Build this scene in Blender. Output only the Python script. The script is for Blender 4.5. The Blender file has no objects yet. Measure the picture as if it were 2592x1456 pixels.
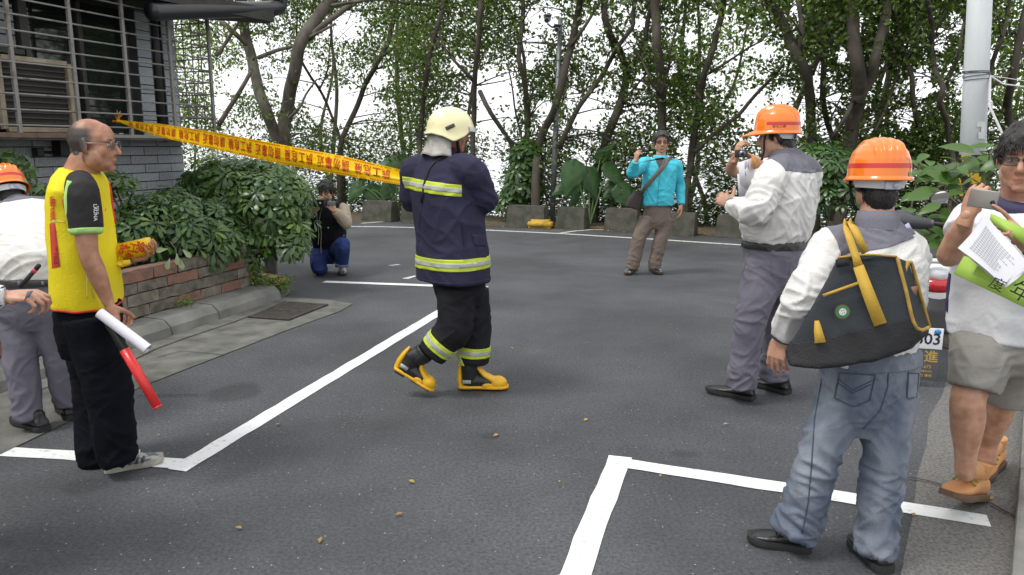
import bpy, bmesh, math, random
import numpy as np
from mathutils import Vector, Matrix, noise
R = math.radians
rng = np.random.default_rng(7)
random.seed(7)
scn = bpy.context.scene
COL = scn.collection

# ---------------------------------------------------------------- camera
FPX, PITCH, EYE = 1950.0, math.atan(362 / 1950.0), 1.57      # focal length in photo pixels (2592 wide)
cam_d = bpy.data.cameras.new('camera')
cam_d.sensor_width = 36.0
cam_d.lens = 36.0 * FPX / 2592.0
cam_d.clip_start, cam_d.clip_end = 0.05, 6000.0
cam = bpy.data.objects.new('camera', cam_d)
COL.objects.link(cam)
cam.location = (0, 0, EYE)
cam.rotation_euler = (R(90) - PITCH, 0, 0)
scn.camera = cam

# ---------------------------------------------------------------- overcast sky and a weak, very soft sun
SUN_ELEV, SUN_AZ = R(58), R(-55)
world = bpy.data.worlds.new('World')
scn.world = world
world.use_nodes = True
wn = world.node_tree
wn.nodes.clear()
sky = wn.nodes.new('ShaderNodeTexSky')
sky.sky_type = 'NISHITA'
sky.sun_disc = False
sky.sun_elevation = SUN_ELEV
sky.sun_rotation = SUN_AZ
sky.air_density, sky.dust_density, sky.ozone_density = 1.0, 4.0, 1.0
cloud = wn.nodes.new('ShaderNodeMix')
cloud.data_type = 'RGBA'
cloud.inputs[0].default_value = 0.9                      # thick bright cloud over most of the sky
cloud.inputs[7].default_value = (11.2, 11.35, 11.6, 1)
wn.links.new(sky.outputs[0], cloud.inputs[6])
bgn = wn.nodes.new('ShaderNodeBackground')
bgn.inputs[1].default_value = 0.10
wn.links.new(cloud.outputs[2], bgn.inputs[0])
wo = wn.nodes.new('ShaderNodeOutputWorld')
wn.links.new(bgn.outputs[0], wo.inputs[0])
sun_d = bpy.data.lights.new('sun', 'SUN')
sun_d.energy, sun_d.angle, sun_d.color = 1.5, R(14), (1.0, 0.97, 0.93)
sun = bpy.data.objects.new('sun', sun_d)
COL.objects.link(sun)
sdir = Vector((math.sin(SUN_AZ) * math.cos(SUN_ELEV), -math.cos(SUN_AZ) * math.cos(SUN_ELEV) * 0.6, math.sin(SUN_ELEV)))
sun.rotation_euler = sdir.to_track_quat('Z', 'Y').to_euler()
sky.sun_rotation = math.atan2(sdir.x, sdir.y)
vs = scn.view_settings
vs.view_transform, vs.look, vs.exposure, vs.gamma = 'Standard', 'None', 0.40, 1.0
vs.use_curve_mapping = False
scn.cycles.max_bounces = 6
scn.cycles.diffuse_bounces = 3
scn.cycles.glossy_bounces = 3
scn.cycles.transmission_bounces = 5
scn.cycles.use_adaptive_sampling = True
scn.cycles.adaptive_threshold = 0.025
scn.cycles.transparent_max_bounces = 8
scn.cycles.use_denoising = True

# ---------------------------------------------------------------- helpers
CP, SP = math.cos(PITCH), math.sin(PITCH)
def P(px, py, Y):
    """world point seen at photo pixel (px, py) at distance Y in front of the viewer"""
    u, v = (px - 1296) / FPX, (728 - py) / FPX
    d = Vector((u, CP + v * SP, -SP + v * CP))
    return Vector((0, 0, EYE)) + d * (Y / d.y)
def G(px, py, z=0.0):
    u, v = (px - 1296) / FPX, (728 - py) / FPX
    d = Vector((u, CP + v * SP, -SP + v * CP))
    return Vector((0, 0, EYE)) + d * ((z - EYE) / d.z)
def px_of(p):
    x, y, z = p[0], p[1], p[2] - EYE
    dep = y * CP - z * SP
    return 1296 + FPX * x / dep, 728 - FPX * (y * SP + z * CP) / dep

def tag(o, label=None, cat=None, group=None, kind=None):
    if label: o['label'] = label
    if cat: o['category'] = cat
    if group: o['group'] = group
    if kind: o['kind'] = kind
    return o
def empty(name, loc=(0, 0, 0), label=None, cat=None, group=None, parent=None):
    o = bpy.data.objects.new(name, None)
    COL.objects.link(o)
    o.empty_display_size = 0.1
    if parent: o.parent = parent
    else: o.location = loc
    return tag(o, label, cat, group)
def mesh(name, V, F, smooth=False):
    me = bpy.data.meshes.new(name)
    me.from_pydata([tuple(v) for v in V], [], [tuple(f) for f in F])
    if smooth: me.polygons.foreach_set('use_smooth', [True] * len(me.polygons))
    me.update()
    return me
def link(name, me, mats, parent=None):
    """link mesh ME (world coordinates) as an object; under an Empty the parent's place is taken off"""
    if mats is not None:
        for m in (mats if isinstance(mats, (list, tuple)) else [mats]): me.materials.append(m)
    o = bpy.data.objects.new(name, me)
    COL.objects.link(o)
    if parent is not None:
        o.parent = parent
        off = Vector((0, 0, 0)); q = parent
        while q is not None:
            off += q.location; q = q.parent
        o.location = -off
    return o
def obj(name, VF, mats, parent=None, smooth=False):
    return link(name, mesh(name, VF[0], VF[1], smooth), mats, parent)
def join(parts):
    V, F, n = [], [], 0
    for v, f in parts:
        V.extend(v); F.extend([tuple(i + n for i in q) for q in f]); n += len(v)
    return V, F
def box(c, s, M=None):
    """box of size s about c, axes from matrix M (3x3)"""
    hx, hy, hz = s[0] / 2, s[1] / 2, s[2] / 2
    v = [Vector((x, y, z)) for z in (-hz, hz) for x, y in ((-hx, -hy), (hx, -hy), (hx, hy), (-hx, hy))]
    if M is not None: v = [M @ q for q in v]
    return [q + Vector(c) for q in v], [(3, 2, 1, 0), (4, 5, 6, 7), (0, 1, 5, 4), (1, 2, 6, 5), (2, 3, 7, 6), (3, 0, 4, 7)]
def bevel_box(c, s, b=0.01, M=None, seg=2, jit=0.0, seed=0):
    bm = bmesh.new()
    bmesh.ops.create_cube(bm, size=1)
    rr = random.Random(seed)
    for v in bm.verts:
        v.co = Vector((v.co.x * s[0], v.co.y * s[1], v.co.z * s[2])) + Vector((rr.uniform(-jit, jit), rr.uniform(-jit, jit), rr.uniform(-jit, jit)))
    bmesh.ops.bevel(bm, geom=bm.edges[:], offset=b, segments=seg, affect='EDGES', profile=0.6)
    bm.verts.ensure_lookup_table()
    V = [(M @ v.co if M is not None else v.co.copy()) + Vector(c) for v in bm.verts]
    F = [[v.index for v in f.verts] for f in bm.faces]
    bm.free()
    return V, F
def frames(pts, side=None):
    """tangent and two cross axes at each point of a path"""
    n = len(pts); out = []
    s0 = Vector(side) if side is not None else None
    prev = None
    for i in range(n):
        t = (pts[min(i + 1, n - 1)] - pts[max(i - 1, 0)])
        t = t.normalized() if t.length > 1e-9 else Vector((0, 0, 1))
        if s0 is not None: a = s0
        elif prev is not None: a = prev
        else: a = Vector((1, 0, 0)) if abs(t.x) < 0.8 else Vector((0, 1, 0))
        a = a - t * a.dot(t)
        if a.length < 1e-5: a = prev or t.orthogonal()
        a = a.normalized(); prev = a
        out.append((t, a, t.cross(a)))
    return out
def resample(pts, rad, step):
    """smooth (Catmull-Rom) resampling of a path and its radii"""
    pts = [Vector(p) for p in pts]
    rad = [r if isinstance(r, (tuple, list)) else (r, r) for r in rad]
    P_, R_ = [], []
    n = len(pts)
    for i in range(n - 1):
        p0, p1, p2, p3 = pts[max(i - 1, 0)], pts[i], pts[i + 1], pts[min(i + 2, n - 1)]
        k = max(1, int(math.ceil((p2 - p1).length / step)))
        for j in range(k):
            t = j / k
            q = 0.5 * ((2 * p1) + (p2 - p0) * t + (2 * p0 - 5 * p1 + 4 * p2 - p3) * t * t + (3 * p1 - 3 * p2 + p3 - p0) * t ** 3)
            s = t * t * (3 - 2 * t) if n > 3 else t
            P_.append(q)
            R_.append((rad[i][0] + (rad[i + 1][0] - rad[i][0]) * s, rad[i][1] + (rad[i + 1][1] - rad[i][1]) * s))
    P_.append(pts[-1]); R_.append(rad[-1])
    return P_, R_
def tube(pts, rad, K=10, side=None, step=None, caps=True, sq=2.0, closed_round=False):
    """tapered tube; rad numbers or (across, deep) pairs; sq > 2 squares the section"""
    pts = [Vector(p) for p in pts]
    if not isinstance(rad, (list, tuple)): rad = [rad] * len(pts)
    rad = [r if isinstance(r, (tuple, list)) else (r, r) for r in rad]
    if step: pts, rad = resample(pts, rad, step)
    if closed_round:            # rounded ends
        t0 = (pts[0] - pts[1]).normalized(); t1 = (pts[-1] - pts[-2]).normalized()
        a, b = rad[0], rad[-1]
        pre = [(pts[0] + t0 * min(a) * s, (a[0] * c, a[1] * c)) for s, c in ((0.95, 0.25), (0.7, 0.7))]
        post = [(pts[-1] + t1 * min(b) * s, (b[0] * c, b[1] * c)) for s, c in ((0.7, 0.7), (0.95, 0.25))]
        pts = [q[0] for q in pre] + pts + [q[0] for q in post]
        rad = [q[1] for q in pre] + rad + [q[1] for q in post]
    V, F = [], []
    for p, r, (t, a, b) in zip(pts, rad, frames(pts, side)):
        for k in range(K):
            th = 2 * math.pi * k / K
            c, s = math.cos(th), math.sin(th)
            if sq != 2.0:
                c = math.copysign(abs(c) ** (2 / sq), c); s = math.copysign(abs(s) ** (2 / sq), s)
            V.append(p + a * (r[0] * c) + b * (r[1] * s))
    for i in range(len(pts) - 1):
        for k in range(K):
            k2 = (k + 1) % K
            F.append((i * K + k, i * K + k2, (i + 1) * K + k2, (i + 1) * K + k))
    if caps:
        F.append(tuple(range(K - 1, -1, -1))); n = (len(pts) - 1) * K
        F.append(tuple(range(n, n + K)))
    return V, F
def sheet(poly, z):
    return [Vector((p[0], p[1], z)) for p in poly], [tuple(range(len(poly)))]
def slab(poly, z0, z1):
    n = len(poly)
    V = [Vector((p[0], p[1], z0)) for p in poly] + [Vector((p[0], p[1], z1)) for p in poly]
    F = [tuple(range(n, 2 * n)), tuple(range(n - 1, -1, -1))] + [(i, (i + 1) % n, n + (i + 1) % n, n + i) for i in range(n)]
    return V, F
def text_mesh(txt, size, spacing=1.0, bold=0.0):
    """flat text in the XY plane, centred, as verts and faces"""
    cu = bpy.data.curves.new('lettering', 'FONT')
    cu.body = txt; cu.size = size; cu.align_x = 'CENTER'; cu.align_y = 'CENTER'; cu.space_character = spacing
    cu.resolution_u = 2; cu.offset = bold * size
    o = bpy.data.objects.new('lettering', cu)
    COL.objects.link(o)
    dg = bpy.context.evaluated_depsgraph_get()
    me = bpy.data.meshes.new_from_object(o.evaluated_get(dg))
    V = [v.co.copy() for v in me.vertices]; F = [tuple(p.vertices) for p in me.polygons]
    bpy.data.objects.remove(o); bpy.data.curves.remove(cu); bpy.data.meshes.remove(me)
    return V, F
def place(VF, o, ex, ey):
    """put flat XY geometry on the plane o + x*ex + y*ey"""
    o, ex, ey = Vector(o), Vector(ex), Vector(ey)
    ez = ex.cross(ey)
    return [o + ex * v.x + ey * v.y + ez * v.z for v in VF[0]], VF[1]

# ---------------------------------------------------------------- materials
MATS = {}
def mat(name, col, rough=0.6, var=0.0, vscale=8.0, bump=0.0, bscale=60.0, metal=0.0, spec=0.5, coat=0.0, col2=None, mix=(0.45, 0.62), transl=0.0, sheen=0.0, stretch=None, detail=5.0, fold=0.0, fstr=0.5):
    """procedural material: base colour broken up by noise, fine relief by bump"""
    if name in MATS: return MATS[name]
    m = bpy.data.materials.new(name)
    m.use_nodes = True
    nt = m.node_tree; N, L = nt.nodes, nt.links
    b = N['Principled BSDF']
    b.inputs['Roughness'].default_value = rough
    b.inputs['Metallic'].default_value = metal
    b.inputs['Specular IOR Level'].default_value = spec
    b.inputs['Coat Weight'].default_value = coat
    b.inputs['Sheen Weight'].default_value = sheen
    c1 = (*col, 1)
    b.inputs['Base Color'].default_value = c1
    tc = N.new('ShaderNodeTexCoord')
    src = tc.outputs['Object']
    if stretch:
        mp = N.new('ShaderNodeMapping'); mp.inputs['Scale'].default_value = stretch
        L.new(src, mp.inputs['Vector']); src = mp.outputs['Vector']
    if var or col2:
        n = N.new('ShaderNodeTexNoise'); n.inputs['Scale'].default_value = vscale; n.inputs['Detail'].default_value = detail
        L.new(src, n.inputs['Vector'])
        cr = N.new('ShaderNodeValToRGB')
        c2 = (*col2, 1) if col2 else tuple(min(1, x * (1 + var)) for x in col) + (1,)
        c0 = c1 if col2 else tuple(x * (1 - var) for x in col) + (1,)
        cr.color_ramp.elements[0].position, cr.color_ramp.elements[1].position = mix if col2 else (0.3, 0.7)
        cr.color_ramp.elements[0].color, cr.color_ramp.elements[1].color = c0, c2
        L.new(n.outputs['Fac'], cr.inputs['Fac']); L.new(cr.outputs['Color'], b.inputs['Base Color'])
    if bump:
        n2 = N.new('ShaderNodeTexNoise'); n2.inputs['Scale'].default_value = bscale; n2.inputs['Detail'].default_value = 4
        L.new(src, n2.inputs['Vector'])
        bp = N.new('ShaderNodeBump'); bp.inputs['Strength'].default_value = min(1, bump); bp.inputs['Distance'].default_value = 0.01
        L.new(n2.outputs['Fac'], bp.inputs['Height']); L.new(bp.outputs['Normal'], b.inputs['Normal'])
        if fold:                                     # mid-size creases of worn cloth
            mp2 = N.new('ShaderNodeMapping'); mp2.inputs['Scale'].default_value = (1, 1, 1.9); mp2.inputs['Rotation'].default_value = (0.5, 0.35, 0.2)
            L.new(tc.outputs['Object'], mp2.inputs['Vector'])
            n4 = N.new('ShaderNodeTexNoise'); n4.noise_type = 'RIDGED_MULTIFRACTAL'; n4.inputs['Scale'].default_value = fold * .55; n4.inputs['Detail'].default_value = .8; n4.inputs['Distortion'].default_value = 0.9
            L.new(mp2.outputs['Vector'], n4.inputs['Vector'])
            b4 = N.new('ShaderNodeBump'); b4.inputs['Strength'].default_value = fstr * .6; b4.inputs['Distance'].default_value = 0.014
            L.new(n4.outputs['Fac'], b4.inputs['Height']); L.new(b4.outputs['Normal'], bp.inputs['Normal'])
    if transl:
        tr = N.new('ShaderNodeBsdfTranslucent'); mx = N.new('ShaderNodeMixShader'); mx.inputs[0].default_value = transl
        cin = b.inputs['Base Color']
        if cin.is_linked: L.new(cin.links[0].from_socket, tr.inputs['Color'])
        else: tr.inputs['Color'].default_value = c1
        L.new(b.outputs[0], mx.inputs[1]); L.new(tr.outputs[0], mx.inputs[2]); L.new(mx.outputs[0], N['Material Output'].inputs['Surface'])
    MATS[name] = m
    return m
def leaf_mat(name, dark, light, transl=0.35, rough=0.45, hue=0.0):
    """leaves: each leaf its own tint (random per island), light comes through"""
    m = bpy.data.materials.new(name); m.use_nodes = True
    N, L = m.node_tree.nodes, m.node_tree.links
    b = N['Principled BSDF']; b.inputs['Roughness'].default_value = rough
    g = N.new('ShaderNodeNewGeometry'); cr = N.new('ShaderNodeValToRGB')
    cr.color_ramp.elements[0].color, cr.color_ramp.elements[1].color = (*dark, 1), (*light, 1)
    L.new(g.outputs['Random Per Island'], cr.inputs['Fac'])
    L.new(cr.outputs['Color'], b.inputs['Base Color'])
    tr = N.new('ShaderNodeBsdfTranslucent'); mx = N.new('ShaderNodeMixShader'); mx.inputs[0].default_value = transl
    gm = N.new('ShaderNodeMix'); gm.data_type = 'RGBA'; gm.blend_type = 'MULTIPLY'; gm.inputs[0].default_value = 1
    gm.inputs[7].default_value = (1.25, 1.35, 0.55, 1)
    L.new(cr.outputs['Color'], gm.inputs[6]); L.new(gm.outputs[2], tr.inputs['Color'])
    L.new(b.outputs[0], mx.inputs[1]); L.new(tr.outputs[0], mx.inputs[2])
    L.new(mx.outputs[0], N['Material Output'].inputs['Surface'])
    MATS[name] = m
    return m
# ================================================================ the ground
def edge_dist(x, y): return (y - (14.86 - 0.466 * x)) / 1.103      # metres beyond the far white line
def asphalt_material():
    m = bpy.data.materials.new('asphalt'); m.use_nodes = True
    N, L = m.node_tree.nodes, m.node_tree.links
    b = N['Principled BSDF']
    tc = N.new('ShaderNodeTexCoord')
    def nz(scale, detail=4, rough=0.6):
        n = N.new('ShaderNodeTexNoise'); n.inputs['Scale'].default_value = scale; n.inputs['Detail'].default_value = detail; n.inputs['Roughness'].default_value = rough
        L.new(tc.outputs['Object'], n.inputs['Vector']); return n.outputs['Fac']
    def ramp(f, stops):
        r = N.new('ShaderNodeValToRGB'); e = r.color_ramp.elements
        while len(e) < len(stops): e.new(0.5)
        for q, (p, c) in zip(e, stops): q.position, q.color = p, (c, c, c, 1)
        L.new(f, r.inputs['Fac']); return r.outputs['Color']
    def mul(a, c, fac=1.0, mode='MULTIPLY'):
        x = N.new('ShaderNodeMix'); x.data_type = 'RGBA'; x.blend_type = mode; x.inputs[0].default_value = fac
        L.new(a, x.inputs[6])
        L.new(c, x.inputs[7]); return x.outputs[2]
    base = N.new('ShaderNodeRGB'); base.outputs[0].default_value = (0.062, 0.065, 0.070, 1)
    c = mul(base.outputs[0], ramp(nz(0.55, 5), [(0.32, 0.62), (0.68, 1.36)]))
    c = mul(c, ramp(nz(2.6, 6, 0.7), [(0.3, 0.86), (0.72, 1.16)]))
    c = mul(c, ramp(nz(60, 4, .75), [(0.3, 0.42), (0.7, 1.62)]))
    # pale stone chips in the binder
    v = N.new('ShaderNodeTexVoronoi'); v.inputs['Scale'].default_value = 46; v.feature = 'F1'
    L.new(tc.outputs['Object'], v.inputs['Vector'])
    chip = ramp(v.outputs['Distance'], [(0.10, 1.0), (0.2, 0.0)])
    pick = N.new('ShaderNodeSeparateColor'); L.new(v.outputs['Color'], pick.inputs[0])
    sel = ramp(pick.outputs[0], [(0.90, 0.0), (0.94, 1.0)])
    cm = N.new('ShaderNodeMath'); cm.operation = 'MULTIPLY'; L.new(chip, cm.inputs[0]); L.new(sel, cm.inputs[1])
    mx = N.new('ShaderNodeMix'); mx.data_type = 'RGBA'; L.new(cm.outputs[0], mx.inputs[0]); L.new(c, mx.inputs[6]); mx.inputs[7].default_value = (0.36, 0.35, 0.33, 1)
    out = mx.outputs[2]
    # oil and water stains, plus a dark patch at the vested man's feet
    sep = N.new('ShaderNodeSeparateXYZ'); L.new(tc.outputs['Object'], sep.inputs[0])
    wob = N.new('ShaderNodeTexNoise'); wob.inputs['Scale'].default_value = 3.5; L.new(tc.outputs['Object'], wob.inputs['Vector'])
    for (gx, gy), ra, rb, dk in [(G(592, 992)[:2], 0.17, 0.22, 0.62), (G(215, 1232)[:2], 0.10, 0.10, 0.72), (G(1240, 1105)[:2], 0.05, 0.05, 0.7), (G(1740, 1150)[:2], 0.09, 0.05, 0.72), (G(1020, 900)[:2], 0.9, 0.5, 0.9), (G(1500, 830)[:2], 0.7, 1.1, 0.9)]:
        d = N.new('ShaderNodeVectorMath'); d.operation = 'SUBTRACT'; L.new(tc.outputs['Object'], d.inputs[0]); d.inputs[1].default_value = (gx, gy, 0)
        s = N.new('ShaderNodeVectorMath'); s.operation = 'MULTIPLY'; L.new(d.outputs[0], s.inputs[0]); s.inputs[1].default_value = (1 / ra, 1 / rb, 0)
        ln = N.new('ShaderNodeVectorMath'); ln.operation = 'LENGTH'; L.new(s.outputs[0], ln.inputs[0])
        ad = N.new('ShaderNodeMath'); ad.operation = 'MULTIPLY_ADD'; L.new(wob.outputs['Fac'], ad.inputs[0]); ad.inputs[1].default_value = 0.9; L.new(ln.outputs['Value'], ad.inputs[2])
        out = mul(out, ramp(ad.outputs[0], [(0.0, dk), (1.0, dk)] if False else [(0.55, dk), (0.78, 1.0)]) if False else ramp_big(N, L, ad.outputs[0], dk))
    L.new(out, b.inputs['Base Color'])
    rr = ramp(nz(1.3, 4), [(0.3, 0.72), (0.7, 0.9)])
    L.new(rr, b.inputs['Roughness'])
    bp = N.new('ShaderNodeBump'); bp.inputs['Strength'].default_value = 0.55; bp.inputs['Distance'].default_value = 0.006
    L.new(nz(130, 3), bp.inputs['Height']); L.new(bp.outputs['Normal'], b.inputs['Normal'])
    return m
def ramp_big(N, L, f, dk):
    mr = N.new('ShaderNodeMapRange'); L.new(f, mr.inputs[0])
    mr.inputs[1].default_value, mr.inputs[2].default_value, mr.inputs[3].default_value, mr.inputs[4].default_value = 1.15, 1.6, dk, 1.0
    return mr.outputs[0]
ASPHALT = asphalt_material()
CONC = mat('weathered_concrete', (0.13, 0.13, 0.115), 0.9, var=0.4, vscale=5, bump=0.7, bscale=70, detail=8)
CONC_PALE = mat('pale_concrete', (0.175, 0.175, 0.158), 0.9, var=0.3, vscale=4, bump=0.5, bscale=80, detail=8)
PAINT = mat('white_road_paint', (0.76, 0.77, 0.76), 0.65, col2=(0.40, 0.40, 0.39), vscale=30, mix=(0.55, 0.80), bump=0.3, bscale=150, detail=10)
PAINT_OLD = mat('worn_road_paint', (0.62, 0.62, 0.58), 0.7, col2=(0.25, 0.25, 0.24), vscale=22, mix=(0.5, 0.66), bump=0.3, bscale=150)
SOIL = mat('soil', (0.045, 0.035, 0.025), 0.95, var=0.4, vscale=9, bump=0.9, bscale=40)

# terrain: level round the road, falling away behind the far blocks to a valley coloured near-white in place of bright haze
def terrain():
    xs = np.concatenate([[-3000, -1200, -400, -150, -70], np.arange(-40, 41, 2.0), [70, 150, 400, 1200, 3000]])
    es = np.concatenate([[-900, -200, -60, -25, -10], np.arange(-4, 40, 1.5), [50, 70, 100, 150, 250, 500, 1200, 3000]])
    V, F = [], []
    for e in es:
        for x in xs:
            y = e * 1.103 + 14.86 - 0.466 * max(-60, min(60, x))
            z = -0.03
            if e > 1.8:
                z = -0.03 - 0.62 * (e - 1.8) if e < 60 else -36 - 0.25 * (min(e, 250) - 60)
                if e < 40: z += 0.5 * noise.noise(Vector((x * 0.2, y * 0.2, 3))) * min(1, (e - 1.8) / 4)
            V.append((x, y, z))
    n = len(xs)
    for i in range(len(es) - 1):
        for j in range(n - 1):
            F.append((i * n + j, i * n + j + 1, (i + 1) * n + j + 1, (i + 1) * n + j))
    m = bpy.data.materials.new('terrain'); m.use_nodes = True
    N, L = m.node_tree.nodes, m.node_tree.links
    b = N['Principled BSDF']; b.inputs['Roughness'].default_value = 0.95
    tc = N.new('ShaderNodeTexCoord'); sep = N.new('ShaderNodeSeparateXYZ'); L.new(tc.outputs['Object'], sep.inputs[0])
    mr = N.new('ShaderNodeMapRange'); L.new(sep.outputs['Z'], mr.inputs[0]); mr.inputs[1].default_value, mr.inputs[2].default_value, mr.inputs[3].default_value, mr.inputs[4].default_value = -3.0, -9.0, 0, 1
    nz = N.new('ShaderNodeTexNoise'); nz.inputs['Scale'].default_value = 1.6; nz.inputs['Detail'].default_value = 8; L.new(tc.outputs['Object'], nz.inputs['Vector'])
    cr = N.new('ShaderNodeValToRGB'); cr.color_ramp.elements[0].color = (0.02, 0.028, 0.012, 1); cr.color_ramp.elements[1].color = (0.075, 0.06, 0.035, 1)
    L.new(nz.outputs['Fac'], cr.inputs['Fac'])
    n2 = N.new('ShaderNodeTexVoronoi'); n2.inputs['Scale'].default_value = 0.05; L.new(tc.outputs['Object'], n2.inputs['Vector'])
    c2 = N.new('ShaderNodeValToRGB'); c2.color_ramp.elements[0].color = (0.60, 0.61, 0.62, 1); c2.color_ramp.elements[1].color = (0.68, 0.69, 0.70, 1)  # valley haze put into the ground colour as near-white
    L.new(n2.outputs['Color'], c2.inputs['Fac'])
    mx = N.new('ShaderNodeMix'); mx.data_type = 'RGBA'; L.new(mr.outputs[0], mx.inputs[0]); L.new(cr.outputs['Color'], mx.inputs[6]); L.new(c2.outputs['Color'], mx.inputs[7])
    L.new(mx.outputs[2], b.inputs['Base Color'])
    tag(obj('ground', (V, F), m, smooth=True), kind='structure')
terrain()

# road sheet
road_poly = [(-16, -8), (16, -8), (16, 14.86 - 0.466 * 16 + 0.2), (-3.0, 16.75), (-9, 17.2), (-16, 17.2)]
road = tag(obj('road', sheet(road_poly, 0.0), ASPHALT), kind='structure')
# earth margin with leaf litter along the blocks
LITTER = mat('leaf_litter_ground', (0.085, 0.068, 0.046), 0.95, col2=(0.16, 0.10, 0.05), vscale=16, mix=(0.5, 0.7), bump=0.9, bscale=60)
tag(obj('verge', sheet([(9, 10.95), (9, 13.4), (-3.0, 18.2), (-9, 18.6), (-9, 15.6), (-4.4, 15.75), (-2.4, 15.9)], 0.004), LITTER), kind='structure')

def strip_poly(pts, w):
    """flat ribbon along ground points"""
    pts = [Vector((p[0], p[1], 0)) for p in pts]
    V = []
    for i, p in enumerate(pts):
        t = (pts[min(i + 1, len(pts) - 1)] - pts[max(i - 1, 0)]).normalized()
        n = Vector((-t.y, t.x, 0)) * w / 2
        V += [p - n, p + n]
    return V, [(2 * i, 2 * i + 2, 2 * i + 3, 2 * i + 1) for i in range(len(pts) - 1)]
def paint_line(pts, w, m=PAINT, z=0.004, wob=0.004):
    q = []
    for i in range(len(pts) - 1):
        a, b = Vector(pts[i][:2]), Vector(pts[i + 1][:2]); k = max(1, int((b - a).length / 0.12))
        q += [a + (b - a) * j / k for j in range(k)]
    q.append(Vector(pts[-1][:2]))
    V, F = strip_poly(q, w)
    V = [Vector((v.x + random.uniform(-wob, wob), v.y + random.uniform(-wob, wob), z)) for v in V]
    o = obj('parking_line', (V, F), m, road)
    return o
gl = lambda *q: [G(*p) for p in q]
A = G(482, 1189); B = G(1232, 727)
dAB = (B - A).normalized(); nAB = Vector((-dAB.y, dAB.x, 0))
paint_line([G(-60, 1140), G(180, 1154), G(468, 1176)], 0.115)
paint_line([A + nAB * 0.055 - dAB * 0.03, B + nAB * 0.055], 0.11, z=0.0045)
paint_line([G(820, 714), G(1234, 729)], 0.115, z=0.005)
C0 = G(1556, 1166)
paint_line([G(1440, 1500), G(1502, 1330), G(1571, 1157)], 0.115)
paint_line([G(1566, 1172), G(2060, 1248), G(2502, 1320)], 0.115, z=0.0045)
paint_line(gl((700, 613), (770, 592), (835, 579), (890, 574), (960, 574.5), (1150, 579), (1420, 592), (1650, 606), (1880, 621), (2100, 636)), 0.12, PAINT_OLD)
paint_line(gl((1418, 591), (1455, 585.5), (1500, 582), (1540, 582)), 0.09, PAINT_OLD, z=0.005)
paint_line(gl((915, 566), (950, 563), (985, 561)), 0.10, PAINT_OLD)
paint_line(gl((655, 606), (720, 600), (700, 613)), 0.05, PAINT_OLD)
for q in [((985, 673), (1010, 670)), ((1025, 706), (1055, 699)), ((756, 775), (838, 772))]:   # worn-off remains
    paint_line(gl(*q), 0.07 if q[0][0] > 900 else 0.09, PAINT_OLD, wob=0.02)

# ---- left edge: apron, kerb, block-built planter (frame along D, N)
O2, D2, N2 = Vector((-2.92, 7.0, 0)), Vector((0.28, 0.96, 0)), Vector((0.96, -0.28, 0))
L2 = lambda a, b, z=0.0: O2 + D2 * a + N2 * b + Vector((0, 0, z))
DM = Matrix((D2, -N2, Vector((0, 0, 1)))).transposed()
tag(obj('gutter_apron', ([L2(-9, 0.2, 0.006), L2(-9, 1.26, 0.006), L2(-3.2, 1.21, 0.006), L2(-1.9, 1.06, 0.006), L2(-0.3, 1.11, 0.006), L2(0.55, 1.17, 0.006), L2(0.9, 1.12, 0.006), L2(1.02, 0.72, 0.006), L2(1.02, 0.2, 0.006)], [(0, 1, 2, 3, 4, 5, 6, 7, 8)]), CONC), kind='structure')
kerb = tag(empty('kerb', L2(0, 0)), kind='structure')
a = -7.95
for i, ln in enumerate([1.9, 1.9, 1.75, 1.7, 0.62, 1.0]):            # kerb stones, chamfered top edge
    prof = [(0.0, 0.0), (0.30, 0.0), (0.285, 0.075), (0.225, 0.135), (0.0, 0.145)]
    dz = random.uniform(-0.006, 0.006)
    V = []
    for s in np.linspace(a + 0.006, a + ln - 0.006, 7):
        V += [L2(s, b + random.uniform(-.003, .003), z + (dz if z else 0) + (random.uniform(-.003, .003) if z else 0)) for b, z in prof]
    F = [tuple(range(4, -1, -1)), tuple(range(30, 35))] + [(r * 5 + k, r * 5 + (k + 1) % 5, (r + 1) * 5 + (k + 1) % 5, (r + 1) * 5 + k) for r in range(6) for k in range(5)]
    obj('kerb_stone', (V, F), CONC_PALE, kerb)
    a += ln
# drain grate set in the apron
grate = empty('drain_grate', L2(-0.1, 0.72), 'dark iron drain grate with two rows of slots in the gutter', 'drain grate')
IRON = mat('rusty_iron', (0.06, 0.053, 0.046), 0.75, var=0.4, vscale=20, bump=0.4, metal=0.3)
g0, g1, b0, b1 = 0.06, 0.72, 0.52, 0.92
obj('pit', ([L2(g0, b0, 0.0075), L2(g1, b0, 0.0075), L2(g1, b1, 0.0075), L2(g0, b1, 0.0075)], [(3, 2, 1, 0)]), mat('black_void', (0.004, 0.004, 0.004), 1), grate)
for aa, bb, la, lb in [(g0, (b0 + b1) / 2, 0.045, b1 - b0), (g1, (b0 + b1) / 2, 0.045, b1 - b0), ((g0 + g1) / 2, (b0 + b1) / 2, 0.05, b1 - b0)]:
    obj('frame_bar', bevel_box(L2(aa, bb, 0.016), (la, lb, 0.016), 0.003, DM, 1), IRON, grate)
for bb in (b0, b1):
    obj('frame_bar', bevel_box(L2((g0 + g1) / 2, bb, 0.0155), (g1 - g0 + 0.04, 0.035, 0.016), 0.003, DM, 1), IRON, grate)
for i in range(12):
    bb = b0 + 0.02 + (b1 - b0 - 0.04) * (i + 0.5) / 12
    obj('slat', bevel_box(L2((g0 + g1) / 2, bb, 0.0145), (g1 - g0 - 0.03, 0.022, 0.012), 0.002, DM, 1), IRON, grate)

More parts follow.
